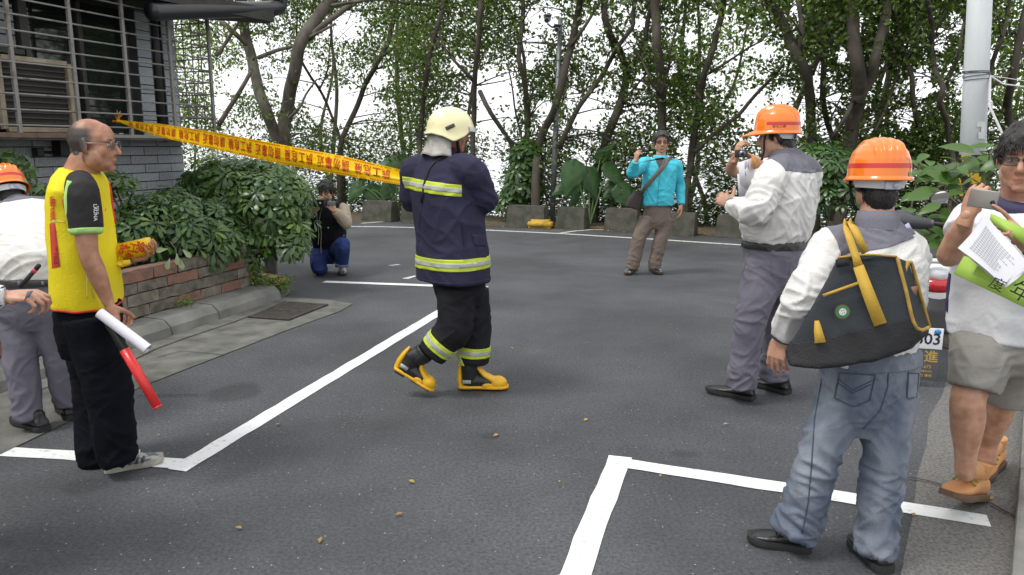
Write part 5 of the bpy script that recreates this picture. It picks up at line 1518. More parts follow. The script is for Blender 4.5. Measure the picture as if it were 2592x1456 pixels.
def seam(f, pts, r=.0025, off=.001, step=8):
    q = []
    for (a, b), (c, d) in zip(pts[:-1], pts[1:]):
        n = max(2, int(math.hypot(c - a, d - b) / step)); q += [f(a + (c - a) * i / n, b + (d - b) * i / n, off) for i in range(n)]
    q.append(f(*pts[-1], off)); return tube(q, r, 5)
# ================================================================ man in the yellow vest
SK_TAN = skin_mat('tan_skin', (0.42, 0.22, 0.138), (0.05, 0.042, 0.038))
SK_MID = skin_mat('light_brown_skin', (0.50, 0.295, 0.20))
SK_RED = skin_mat('ruddy_skin', (0.40, 0.19, 0.12))
VESTY = mat('yellow_vest', (0.78, 0.64, 0.004), .75, var=.06, vscale=4, bump=.25, bscale=90, fold=5, fstr=.2)
REDTR = mat('red_vest_trim', (0.60, 0.035, 0.02), .65)
TSH = mat('black_polyester', (0.020, 0.019, 0.020), .75, var=.25, vscale=10, bump=.3, bscale=200, spec=.3, fold=9, fstr=.4)
LIME = mat('lime_piping', (0.42, 0.68, 0.20), .7, bump=.2)
NAVYT = mat('black_trousers', (0.0045, 0.005, 0.009), .9, var=.3, vscale=8, bump=.4, bscale=160, spec=.15, fold=8, fstr=.5)
def vest_man():
    Y0 = 3.60
    J = lambda x, y, d=0: P(x, y, Y0 + d)
    fwd = Vector((.985, .17, 0)).normalized(); lat = Vector((fwd.y, -fwd.x, 0))       # lat: his right, toward the viewer
    root = person_root('balding man in yellow vest holding a red baton and a roll of tape', G(290, 1190))
    hc = J(240, 368)
    head = make_head(hc, Vector((.985, .13, -.03)), 1.03, fat=1.10, jaw=1.1, nose=1.05, hair={'thick': 0, 'bald': True, 'line': {'front': .12, 'side': .004, 'back': -.085}}, stub=.95)
    sp = [J(225, 800), J(222, 740), J(214, 650), J(205, 570), J(202, 510), J(202, 470), J(203, 445), J(206, 425)]
    wd = [(.17, .125), (.175, .132), (.178, .130), (.18, .122), (.18, .115), (.16, .10), (.10, .08), (.065, .062)]
    shR, shL = J(208, 486, -.20), J(196, 484, .21)
    elR, wrR = J(224, 640, -.235), J(274, 765, -.20)
    elL, wrL = J(215, 640, .25), J(322, 660, .10)
    arms = [limb([shR, elR.lerp(shR, .5), elR, elR.lerp(wrR, .35), wrR], [.058, .05, .042, .043, .027]), limb([shL, elL, wrL], [.055, .042, .030])]
    core = [torso(sp, [lat] * 8, [(a * .9, b * .9) for a, b in wd]), tube([J(205, 462), J(207, 438), J(216, 412), hc + Vector((-.015, 0, -.04))], [.085, .078, .071, .064], 16)] + arms
    hR = hand_parts(J(277, 772, -.20), Vector((.18, .0, -1)), Vector((.45, .85, .1)), 1, s=1.0, fingers=[(50, 60, 40), (62, 65, 40), (66, 68, 40), (70, 70, 40)], thumb=(.55, .35, .8), tcurl=35)
    hL = hand_parts(J(330, 656, .10), Vector((.95, -.05, .18)), Vector((-.1, -.35, 1)), -1, s=1.0, curl=(28, 45, 30), thumb=(.5, .6, .6))
    make_body(root, SK_TAN, head, core, [hR, hL])
    glasses(root, head, mat('silver_frame', (0.25, 0.25, 0.26), .3, metal=.8), w=.025, hh=.017)
    # T-shirt with sleeves
    tsh = fuse([torso(sp, [lat] * 8, wd), leg([J(203, 462, -.11), shR + Vector((0, 0, .0)), shR.lerp(elR, .35), shR.lerp(elR, .68)], [.060, .069, .070, .066]), leg([J(203, 462, .11), shL, shL.lerp(elL, .68)], [.065, .074, .07])], .008, 6)
    wrinkle(tsh, .006, (6, 6, 12), 3, [(shR.lerp(elR, .6), .12, .8)])
    ts = put('t_shirt', tsh, TSH, root)
    ax = (elR - shR).normalized()
    e0 = shR.lerp(elR, .60)
    put('sleeve_trim', cut(tsh, [(e0, ax), (shR + ax * .07 - lat * 0, ax), (shR - lat * .07, lat)], .003), LIME, ts)
    put('shoulder_piping', mesh('shoulder_piping', *tube([J(176, 458, -.245), J(168, 500, -.26), J(172, 545, -.26), J(182, 575, -.255)], [(.012, .006)] * 4, 8, step=.02)), LIME, ts)
    ft = surface_of(tsh)
    put('sleeve_lettering', mesh('sleeve_lettering', *letter_on(ft, 'LAUNA', 13, 241, 538, R(88))), mat('white_print', (.7, .7, .7), .6), ts)
    put('sleeve_lettering', mesh('sleeve_lettering', *letter_on(ft, 'POLO', 8, 247, 532, R(88))), MATS['white_print'], ts)
    # vest: sleeveless tabard, stiffer and fuller than the shirt
    sv = [J(222, 768), J(221, 720), J(215, 650), J(206, 580), J(202, 520), J(203, 478), J(203, 452), J(205, 432)]
    wv = [(.20, .150), (.20, .148), (.20, .144), (.196, .136), (.195, .128), (.205, .116), (.172, .105), (.10, .09)]
    vm = fuse([torso(sv, [lat] * 8, [(a, b * .93) for a, b in wv], 2.4, 32)], .008, 5)
    # arm openings: cut a round hole on each side
    bm = bmesh.new(); bm.from_mesh(vm)
    cR = J(208, 520, -.22)
    kill = []
    for f in bm.faces:
        c = f.calc_center_median(); rel = c - cR
        lateral = (c - J(205, 520)).dot(lat)
        u, z = rel.dot(fwd), rel.z
        if abs(lateral) > .075 and (u / .085) ** 2 + ((z - .0) / (.115 if z < 0 else .082)) ** 2 < 1: kill.append(f)
        elif c.z < sv[0].z + .006 and f.normal.z < -.6: kill.append(f)
    bmesh.ops.delete(bm, geom=kill, context='FACES')
    bmesh.ops.smooth_vert(bm, verts=[v for v in bm.verts if v.is_boundary], factor=.5, use_axis_x=True, use_axis_y=True, use_axis_z=True)
    bm.to_mesh(vm); bm.free()
    wrinkle(vm, .009, (4, 4, .8), 5, (), .8, .1)
    vo = put('vest', vm, VESTY, root)
    vo.modifiers.new('thick', 'SOLIDIFY').thickness = .004
    for lp in edge_loops(vm): put('vest_trim', mesh('vest_trim', *tube(lp, .0065, 7, caps=False)), REDTR, vo)
    fv = surface_of(vm)
    STI = mat('vest_stitch', (.80, .70, .25), .7)
    for x in (219, 236): put('vest_seam', mesh('vest_seam', *seam(fv, [(x, 690), (x + 2, 755)], .0022)), STI, vo)
    put('vest_seam', mesh('vest_seam', *seam(fv, [(128, 562), (140, 560), (165, 562)], .0022)), STI, vo)
    put('red_tag', mesh('red_tag', *patch(fv, [(125, 566), (139, 564), (153, 676), (131, 680)], 6, 10, .006)), mat('red_tag_cloth', (0.60, 0.06, 0.035), .7, bump=.2), vo)
    for ch, y in (('動', 515), ('員', 545)): put('vest_lettering', mesh('vest_lettering', *letter_on(fv, ch, 34, 133, y, R(-4), .006, sx=.45)), REDTR, vo)
    for ch, y in (('上', 636), ('臣', 660)): put('tag_lettering', mesh('tag_lettering', *letter_on(fv, ch, 24, 142, y, R(-4), .010, sx=.6)), mat('dark_red_print', (.20, .02, .02), .7), vo)
    # black trousers, wide and long
    hipR, hipL = J(228, 800, -.09), J(222, 800, .10)
    knR, knL = J(272, 970, -.10), J(238, 985, .12)
    anR, anL = J(296, 1140, -.11), J(240, 1140, .03)
    tr = fuse([torso([J(226, 900), J(226, 850), J(225, 800), J(223, 750)], [lat] * 4, [(.13, .115), (.175, .135), (.18, .14), (.175, .135)]),
               leg([hipR, knR.lerp(hipR, .5), knR, anR.lerp(knR, .4), anR, J(302, 1172, -.11)], [.125, .118, .108, .097, .088, .082]), leg([hipL, knL.lerp(hipL, .5), knL, anL, J(248, 1165, .03)], [.125, .112, .10, .082, .076])], .009, 6)
    wrinkle(tr, .016, (5, 5, 13), 8, [(anR, .16, .8), (anL, .16, .8), (knR, .14, .3)], .28)
    put('trousers', tr, NAVYT, root)
    SH = mat('grey_trainer', (0.34, 0.34, 0.32), .6, col2=(.11, .125, .14), vscale=30, mix=(.48, .56), bump=.2); SOL = mat('trainer_sole', (0.34, 0.32, 0.28), .8, var=.3, vscale=20, bump=.4)
    def laces(o, g, s, u, f, L_):
        put('laces', mesh('laces', *join([tube([g(a, -.024, .082 - a * .035), g(a + .03, 0, .106 - a * .05), g(a, .026, .082 - a * .035)], .0036, 6) for a in (.40, .46, .52, .58)])), mat('white_lace', (.6, .6, .58), .7), o)
        put('side_stripe', mesh('side_stripe', *join([tube([g(a, .056, .030), g(a + .05, .050, .062)], .006, 5) for a in (.40, .52, .62)])), mat('dark_stripe', (.07, .085, .10), .5), o)
    shoe(root, G(268, 1193, .004), G(412, 1166, .004), SH, SOL, .052, .088, anR + Vector((-.03, 0, -.02)), .03, laces)
    shoe(root, G(216, 1180, .004), G(330, 1160, .004), SH, SOL, .050, .085, None, .03)
vest_man()
# ================================================================ firefighter
COAT = mat('navy_fire_coat', (0.027, 0.026, 0.055), .8, var=.22, vscale=5, bump=.35, bscale=140, spec=.25, fold=6, fstr=.4)
FPANT = mat('dark_fire_trousers', (0.014, 0.014, 0.017), .85, var=.3, vscale=6, bump=.35, bscale=140, spec=.2, fold=8, fstr=.5)
LIMEB = mat('lime_reflective_trim', (0.52, 0.62, 0.045), .5, var=.1, bump=.2); SILV = mat('silver_reflective_trim', (0.40, 0.42, 0.38), .35, var=.15, vscale=20)
BOOTK = mat('black_rubber', (0.016, 0.017, 0.018), .45, spec=.5); BOOTY = mat('yellow_rubber', (0.76, 0.42, 0.010), .45, col2=(.50, .27, .03), vscale=22, mix=(.58, .8), coat=.1)
CREAM = mat('cream_helmet', (0.82, 0.76, 0.44), .25, coat=.5, col2=(.66, .60, .34), vscale=14, mix=(.6, .85))
CAPE = mat('silver_neck_cape', (0.36, 0.345, 0.31), .5, col2=(.20, .19, .17), vscale=26, mix=(.58, .74), bump=.3, bscale=30)
def bands(src, root, lo, hi, up, extra, center):
    """lime band with a silver middle, between two levels along up"""
    up = Vector(up).normalized(); h = (hi - lo)
    c0 = center
    put('reflective_band', cut(src, [(c0 + up * lo, up), (c0 + up * hi, -up)] + extra, .004), LIMEB, root)
    put('reflective_band', cut(src, [(c0 + up * (lo + h * .31), up), (c0 + up * (hi - h * .31), -up)] + extra, .0065), SILV, root)
def firefighter():
    Y0 = 4.78
    J = lambda x, y, d=0: P(x, y, Y0 + d)
    fwd = Vector((.76, .65, 0)).normalized(); lat = Vector((fwd.y, -fwd.x, 0))
    root = person_root('firefighter in navy coat, cream helmet and yellow boots striding right', G(1165, 985))
    hf = Vector((.97, .22, -.08))
    hc = J(1144, 336)
    head = make_head(hc, hf, 1.0, fat=1.0)
    sp = [J(1146, 708), J(1145, 655), J(1141, 590), J(1131, 525), J(1121, 465), J(1114, 425), J(1110, 400), J(1110, 385)]
    wd = [(.262, .19), (.258, .188), (.245, .182), (.24, .178), (.24, .165), (.20, .125), (.12, .095), (.085, .08)]
    shR, elR, wrR = J(1188, 432, -.15), J(1225, 506, -.06), J(1200, 478, .26)
    shL, elL, wrL = J(1052, 432, .13), J(1046, 508, .20), J(1120, 480, .42)
    core = [torso(sp, [lat] * 8, [(a * .8, b * .8) for a, b in wd]), tube([sp[5], J(1118, 375), hc + Vector((-.015, 0, -.05))], [.07, .062, .056], 14), limb([shR, elR, wrR], [.05, .045, .03]), limb([shL, elL, wrL], [.05, .045, .03])]
    hands = [hand_parts(wrR, (-.5, .7, .25), (-.4, .1, -.9), 1, (45, 50, 30)), hand_parts(wrL, (.6, .5, .1), (.2, -.1, -.95), -1, (45, 50, 30))]
    make_body(root, SK_RED, head, core, hands)
    coat = fuse([torso(sp, [lat] * 8, wd, 2.5, 30), limb([sp[5] + lat * .08, shR, shR.lerp(elR, .5), elR, elR.lerp(wrR, .5), wrR], [.085, .098, .092, .085, .074, .064]), limb([sp[5] - lat * .08, shL, shL.lerp(elL, .5), elL, elL.lerp(wrL, .5), wrL], [.085, .095, .09, .084, .074, .064])], .010, 6)
    wrinkle(coat, .015, (3.2, 3.2, 7), 4, [(elR, .16, .5), (J(1200, 480, -.1), .16, .4), (J(1150, 590, -.15), .2, .25)], .34)
    co = put('coat', coat, COAT, root)
    c0 = J(1146, 708)
    z = lambda y: P(1140, y, Y0 - .18).z - c0.z
    tl = (Vector((0, 0, 1)) + Vector((-.03, 0, 0)))
    bands(coat, co, z(685), z(655), tl, [], c0)
    bm_c = c0
    bands(coat, co, z(496), z(466), Vector((.10, 0, 1)), [(J(1121, 470), -fwd), (J(1168, 480, -.2), Vector((-1, -.1, 0))), (sp[4] - lat * .225, lat)], c0)
    # back strap, pocket and its flap, collar
    bk = -fwd
    fc = surface_of(coat)
    put('strap', mesh('strap', *ribbon([fc(x, y, .004) for x, y in ((1128, 394), (1112, 402), (1098, 412), (1086, 428), (1080, 445), (1074, 470), (1071, 490), (1066, 512))], .016, -fwd + Vector((0, -.3, .1)), .005)), STRAPK, co)
    put('pocket', mesh('pocket', *patch(fc, [(1194, 592), (1234, 596), (1240, 626), (1202, 624)], 8, 8, .014)), COAT, co)
    put('pocket', mesh('pocket', *patch(fc, [(1204, 622), (1238, 626), (1242, 655), (1212, 655)], 8, 8, .008)), COAT, co)
    put('seam', mesh('seam', *seam(fc, [(1073, 500), (1062, 560), (1058, 640)], .002)), COAT, co)
    collar(J(1116, 398), (.1, 0, 1), (.098, .092), (.085, .08), .07, COAT, co, side=lat)
    # hem seam
    put('hem', cut(coat, [(c0 + Vector((0, 0, .022)), -Vector((-.03, 0, 1)))], .0035), COAT, co)
    # trousers
    hipR, knR, anR = J(1158, 730, -.08), J(1150, 832, -.10), J(1092, 897, -.10)
    hipL, knL, anL = J(1188, 735, .06), J(1202, 830, .06), J(1197, 918, .06)
    tr = fuse([torso([J(1168, 775), J(1165, 740), J(1160, 700), J(1152, 660)], [lat] * 4, [(.13, .12), (.17, .14), (.185, .15), (.18, .15)]),
               leg([hipR, hipR.lerp(knR, .5), knR, knR.lerp(anR, .55), anR], [.125, .118, .112, .102, .096]), leg([hipL, hipL.lerp(knL, .5), knL, knL.lerp(anL, .55), anL], [.125, .115, .105, .104, .106])], .009, 6)
    wrinkle(tr, .016, (4, 4, 10), 6, [(knR, .15, .6), (knL, .13, .5), (hipR, .13, .4)], .3)
    to = put('trousers', tr, FPANT, root)
    uR = (knR - anR).normalized(); uL = (knL - anL).normalized()
    bands(tr, to, .045, .115, uR, [(J(1146, 862), Vector((-.75, 0, -.35)))], anR)
    bands(tr, to, .052, .118, uL, [(J(1148, 870), Vector((1, 0, 0)))], anL)
    # boots: black shaft and foot, yellow toe cap, heel counter and sole rim
    def boot(heel, toe, ank, up, knee):
        b = bpy.data.objects.new('boot', None); COL.objects.link(b); b.parent = root; b.location = (0, 0, 0)
        heel, toe = Vector(heel), Vector(toe); f = (toe - heel).normalized(); L_ = (toe - heel).length; s = f.cross(up).normalized(); u = s.cross(f)
        g = lambda a, bb, c: heel + f * (a * L_) + s * bb + u * c
        def part(nm, parts, m, vx=.006, sm=4): return put(nm, fuse(parts, vx, sm), m, b)
        sd = s
        part('shaft', [tube([g(.14, 0, .03), g(.20, 0, .09), g(.19, 0, .15), ank, ank + (Vector(knee) - ank).normalized() * .06], [(.042, .052), (.046, .056), (.052, .060), (.060, .066), (.062, .068)], 16, side=sd, step=.03), tube([g(.16, 0, .05), g(.4, 0, .055), g(.62, 0, .048)], [(.043, .04), (.043, .045), (.046, .03)], 14, side=sd, closed_round=True)], BOOTK)
        part('toe_cap', [ellipsoid(g(.80, 0, .042), (L_ * .205, .053, .046), Matrix((f, s, u)).transposed()), tube([g(.72, 0, .060), g(.50, 0, .098), g(.36, 0, .150), g(.33, 0, .185)], [(.046, .022), (.040, .018), (.032, .014), (.024, .010)], 12, side=sd, closed_round=True)], BOOTY)
        part('heel_counter', [tube([g(.0, 0, .02), g(-.035, 0, .07), g(-.03, 0, .12), g(-.01, 0, .17)], [(.040, .022), (.038, .020), (.034, .017), (.018, .010)], 12, side=sd, closed_round=True)], BOOTY)
        ol = [(-.06, .5), (-.02, .82), (.1, .92), (.25, .86), (.42, .84), (.58, 1.0), (.74, 1.1), (.88, 1.0), (.98, .74), (1.03, .40)]
        ring = [(a, w) for a, w in ol] + [(a, -w) for a, w in reversed(ol)]; m_ = len(ring)
        def rim(nm, z0, z1, k, m):
            V = [g(a, .050 * w * k, z) for z in (z0, z1) for a, w in ring]
            put(nm, mesh(nm, V, [tuple(range(m_ - 1, -1, -1)), tuple(range(m_, 2 * m_))] + [(i, (i + 1) % m_, m_ + (i + 1) % m_, m_ + i) for i in range(m_)]), m, b)
        rim('sole_rim', .010, .026, 1.05, BOOTY); 
        part('tread', [box(g(a_, 0, .005), (L_ * .26, .088, .018), Matrix((f, s, u)).transposed()) for a_ in (.12,)] + [box(g(.68, 0, .008), (L_ * .5, .092, .012), Matrix((f, s, u)).transposed())], BOOTK, .005, 1)
        for q in (-1, 1): part('side_patch', [ellipsoid(g(.58, q * .046, .030), (L_ * .13, .006, .022), Matrix((f, s, u)).transposed())], BOOTY, .004, 2)
        for q in (-1, 1): put('reflector', mesh('reflector', *box(g(.13, q * .045, .058), (.055, .006, .024), Matrix((f, s, u)).transposed())), SILV, b)
    boot(J(1001, 936, -.10), J(1092, 992, -.10), J(1058, 905, -.10), Vector((.42, 0, .62)), knR)
    hl = G(1168, 985); tp = G(1284, 986)
    boot(hl + Vector((0, 0, .004)), tp + Vector((0, 0, .004)), J(1193, 915, .05), Vector((0, 0, 1)), knL)
    # helmet: deep shell with a wavy rim, clear visor, silver neck cape
    W = head['W']
    V, F = [], []
    K, R_ = 64, 16
    def zlow(th):                              # th 90 deg = front
        a = math.degrees(th) % 360
        d = abs((a - 90 + 180) % 360 - 180)    # angle from the front
        kx = [0, 35, 62, 88, 112, 140, 180]; kz = [.038, .030, -.022, -.056, -.030, -.018, -.028]
        return float(np.interp(d, kx, kz))
    for i in range(R_ + 1):
        t = i / R_
        for k in range(K):
            th = 2 * math.pi * k / K
            zl = zlow(th); zt = .155
            zz = zl + (zt - zl) * (1 - (1 - t) ** 1.0)
            rr = math.sqrt(max(0, 1 - max(0, (zz - .02) / (zt - .02)) ** 2.2)) if zz > .02 else 1 + .10 * ((.02 - zz) / .08) ** 1.5
            fl = 1 + (.06 * (1 - t) ** 6)
            V.append(W((.117 * rr * fl * math.cos(th), .142 * rr * fl * math.sin(th) - .012, zz)))
    for i in range(R_):
        for k in range(K): F.append((i * K + k, i * K + (k + 1) % K, (i + 1) * K + (k + 1) % K, (i + 1) * K + k))
    hm = put('fire_helmet', mesh('fire_helmet', V, F), CREAM, root)
    so = hm.modifiers.new('thick', 'SOLIDIFY'); so.thickness = .006; so.offset = -1
    put('helmet_rim', mesh('helmet_rim', *tube([V[k % K] for k in range(K + 1)], .004, 6, caps=False)), mat('dark_rim', (.10, .09, .05), .5), hm)
    rq = W((.1185, -.030, .030)); 
    put('lamp_clip', mesh('lamp_clip', *bevel_box(rq, (.014, .058, .022), .004, head['M'] @ Matrix.Rotation(R(28), 3, 'X'))), mat('clip_grey', (.06, .06, .055), .4), hm)
    V = [W((.118 * r * math.cos(th), .152 * r * math.sin(th) - .010, z_)) for z_, r in ((.042, .98), (.030, 1.04), (.014, 1.06)) for th in np.linspace(R(40), R(140), 17)]
    put('visor', mesh('visor', V, [(j * 17 + i, j * 17 + i + 1, (j + 1) * 17 + i + 1, (j + 1) * 17 + i) for j in range(2) for i in range(16)]), mat('visor_plastic', (.42, .44, .42), .15, spec=.8), hm)
    V, n_ = [], 33
    prof = [(-.018, .98), (-.06, .98), (-.10, 1.08), (-.132, 1.22), (-.146, 1.27)]
    for z_, r in prof:
        for i, th in enumerate(np.linspace(R(150), R(362), n_)):
            wv = .006 * math.sin(i * 1.1 + z_ * 60)
            V.append(W(((.108 * r + wv) * math.cos(th), (.124 * r + wv) * math.sin(th) - .02, z_ - .006 * math.sin(i * .8))))
    cp = put('neck_cape', mesh('neck_cape', V, [(j * n_ + i, j * n_ + i + 1, (j + 1) * n_ + i + 1, (j + 1) * n_ + i) for j in range(4) for i in range(n_ - 1)]), CAPE, hm)
    cp.modifiers.new('thick', 'SOLIDIFY').thickness = .004
    put('chin_strap', mesh('chin_strap', *tube([W((.082, .02, -.03)), W((.070, .035, -.09)), W((.035, .05, -.13)), W((-.03, .05, -.13)), W((-.075, .03, -.06))], [(.010, .003)] * 5, 8, step=.02)), STRAPK, hm)
firefighter()
# ================================================================ men in white work shirts
WSH = mat('white_work_shirt', (0.66, 0.65, 0.62), .8, var=.05, vscale=7, bump=.3, bscale=160, spec=.2, fold=8, fstr=.75)
YOKE = mat('grey_shirt_yoke', (0.165, 0.163, 0.195), .8, var=.12, vscale=7, bump=.3, bscale=160, spec=.2)
GTR = mat('grey_violet_trousers', (0.155, 0.148, 0.185), .8, var=.15, vscale=6, bump=.3, bscale=160, spec=.25, fold=8, fstr=.6)
BELT = mat('black_belt', (0.014, 0.014, 0.015), .45)
LEATH = mat('black_leather', (0.014, 0.014, 0.015), .35, spec=.5, bump=.15); SOLEK = mat('dark_sole', (0.022, 0.022, 0.021), .8)
JEAN = mat('faded_denim', (0.075, 0.098, 0.145), .85, col2=(0.27, 0.295, 0.33), vscale=8, mix=(.30, .78), bump=.4, bscale=260, spec=.15, detail=8, stretch=(1, 1, .45), fold=8, fstr=.7)
def black_shoe(root, heel, toe, ank=None, w=.047, **k):
    def det(o, g, s, u, f, L_):
        put('laces', mesh('laces', *join([tube([g(a, -.02, .074 - a * .03), g(a + .02, 0, .088 - a * .042), g(a, .02, .074 - a * .03)], .0028, 5) for a in (.36, .42, .48, .54)])), STRAPK, o)
    return shoe(root, heel, toe, LEATH, SOLEK, w, .08, ank, .028, det, **k)
def work_shirt(root, sp, lat, wd, armR, armL, seed, voxel=.009, amp=.012, yoke_z=None, yoke_n=None, cuffs=(True, True), rads=(.088, .082, .066, .058, .05), yoke_planes=None, freq=(5, 5, 11)):
    parts = [torso(sp, [lat] * len(sp), wd, 2.4, 28)]
    for sgn, a in ((1, armR), (-1, armL)):
        sh, el, wr = a
        parts.append(leg([sp[-3] + lat * sgn * .07, sh, sh.lerp(el, .5), el, el.lerp(wr, .5), wr], [rads[0] * .85, rads[0], rads[1], rads[2] + .006, rads[3], rads[4]]))
    me = fuse(parts, voxel, 6)
    wrinkle(me, amp, freq, seed, [(armR[1], .14, .7), (armL[1], .14, .7), (sp[1], .2, .55), (sp[3], .16, .3)], .42)
    o = put('shirt', me, WSH, root)
    if yoke_planes: put('yoke', cut(me, yoke_planes, .003), YOKE, o)
    for on, a, sgn in ((cuffs[0], armR, 1), (cuffs[1], armL, -1)):
        if on:
            ax = (a[2] - a[1]).normalized()
            put('cuff', mesh('cuff', *tube([a[2] - ax * .055, a[2] - ax * .03, a[2] + ax * .008], [rads[4] + .004, rads[4] - .001, rads[4] - .004], 20)), YOKE, o)
    return o, me
def tall_worker():
    Y0 = 4.66
    J = lambda x, y, d=0: P(x, y, Y0 + d)
    fwd = Vector((-.76, .65, 0)).normalized(); lat = Vector((fwd.y, -fwd.x, 0))
    root = person_root('tall man in orange hard hat and white work shirt with thumb raised', G(1900, 1008))
    hc = J(1962, 346, .02); hf = Vector((-.93, .36, -.10))
    head = make_head(hc, hf, 1.02, fat=1.08, hair={'thick': .014, 'len': .03, 'strands': 1200, 'line': {'back': -.112, 'side': -.02}})
    sp = [J(1960, 612), J(1962, 588), J(1972, 545), J(1984, 490), J(1993, 445), J(1996, 418), J(1990, 400), J(1984, 388)]
    wd = [(.200, .162), (.226, .19), (.238, .188), (.238, .175), (.225, .15), (.175, .115), (.10, .085), (.07, .068)]
    shL, elL, wrL = J(1950, 456, -.17), J(1912, 538, -.27), J(1850, 520, -.10)
    shR, elR, wrR = J(2040, 442, .17), J(2030, 530, .30), J(1960, 500, .42)
    core = [torso(sp, [lat] * 8, [(a * .85, b * .85) for a, b in wd]), tube([sp[4], sp[6], J(1976, 372), hc + Vector((.0, 0, -.04))], [.085, .075, .066, .06], 14), limb([shR, elR, wrR], [.05, .045, .03]), limb([shL, elL, wrL], [.05, .045, .03])]
    hands = [hand_parts(wrL + Vector((.01, 0, .0)), (-.75, .35, .45), (.1, .9, -.2), -1, (75, 80, 40), thumb=(.15, .35, .1), tcurl=-5, fingers=[(70, 80, 40)] * 4), hand_parts(wrR, (-.8, .4, .2), (0, -.3, .9), 1, (40, 45, 30))]
    hands[0].append(tube([J(1846, 512, -.08), J(1841, 497, -.06), J(1840, 484, -.05)], [.015, .012, .009], 9, closed_round=True))
    make_body(root, SK_MID, head, core, hands)
    up_ = Vector((0, 0, 1))
    # yoke: the top of the back and shoulders, lower edge slanting
    yp = [(J(1990, 432, -.2), Vector((.15, -.1, 1)).normalized()), (J(1938, 440), Vector((.9, .2, .5)).normalized()), (sp[5] + fwd * .10, -fwd)]
    so, sme = work_shirt(root, sp, lat, wd, (shR, elR, wrR), (shL, elL, wrL), 2, yoke_planes=yp, rads=(.095, .086, .072, .062, .05), amp=.024, freq=(6, 6, 13))
    collar(J(1982, 400), (-.12, 0, 1), (.092, .085), (.078, .074), .055, YOKE, so, side=lat)
    hat = hard_hat(root, head, .030, .10, letters='新北工務', sticker=False)
    # trousers
    hipL, knL, anL = J(1938, 668, -.08), J(1900, 810, -.12), J(1878, 955, -.09)
    hipR, knR, anR = J(1992, 668, .08), J(1972, 810, .07), J(1958, 935, .06)
    tr = fuse([torso([J(1965, 740), J(1962, 700), J(1960, 650), J(1960, 606)], [lat] * 4, [(.13, .12), (.195, .16), (.215, .175), (.208, .172)]),
               leg([hipL, hipL.lerp(knL, .5), knL, knL.lerp(anL, .5), anL, J(1876, 982, -.09)], [.128, .112, .092, .086, .088, .086]), leg([hipR, hipR.lerp(knR, .5), knR, knR.lerp(anR, .5), anR, J(1955, 958, .06)], [.125, .11, .09, .085, .088, .086])], .009, 6)
    wrinkle(tr, .017, (4.5, 4.5, 12), 11, [(anL, .15, .9), (anR, .15, .9), (knL, .14, .5), (hipL, .14, .3)], .3)
    to = put('trousers', tr, GTR, root)
    wz = J(1960, 604)
    put('belt', cut(tr, [(wz + Vector((0, 0, -.050)), Vector((0, 0, 1))), (wz + Vector((0, 0, -.004)), Vector((0, 0, -1)))], .008), BELT, to)
    fs = surface_of(tr)
    for x in (1893, 1922, 1985, 2018): put('belt_loop', mesh('belt_loop', *patch(fs, [(x - 4, 596), (x + 4, 596), (x + 4, 622), (x - 4, 622)], 3, 6, .012)), GTR, to)
    put('pocket_flap', mesh('pocket_flap', *patch(fs, [(1947, 629), (2006, 633), (2006, 656), (1949, 648)], 8, 5, .008)), GTR, to)
    put('pocket_seam', mesh('pocket_seam', *seam(fs, [(1950, 650), (1955, 700), (1995, 705), (2003, 657)], .0022)), YOKE, to)
    put('side_seam', mesh('side_seam', *seam(fs, [(1900, 620), (1890, 660), (1880, 690)], .003)), YOKE, to)
    black_shoe(root, G(1906, 1012, .004), G(1790, 990, .004), anL + Vector((0, 0, -.03)), .05)
    black_shoe(root, G(1995, 997, .004), G(1905, 972, .004), anR + Vector((0, 0, -.02)), .05)
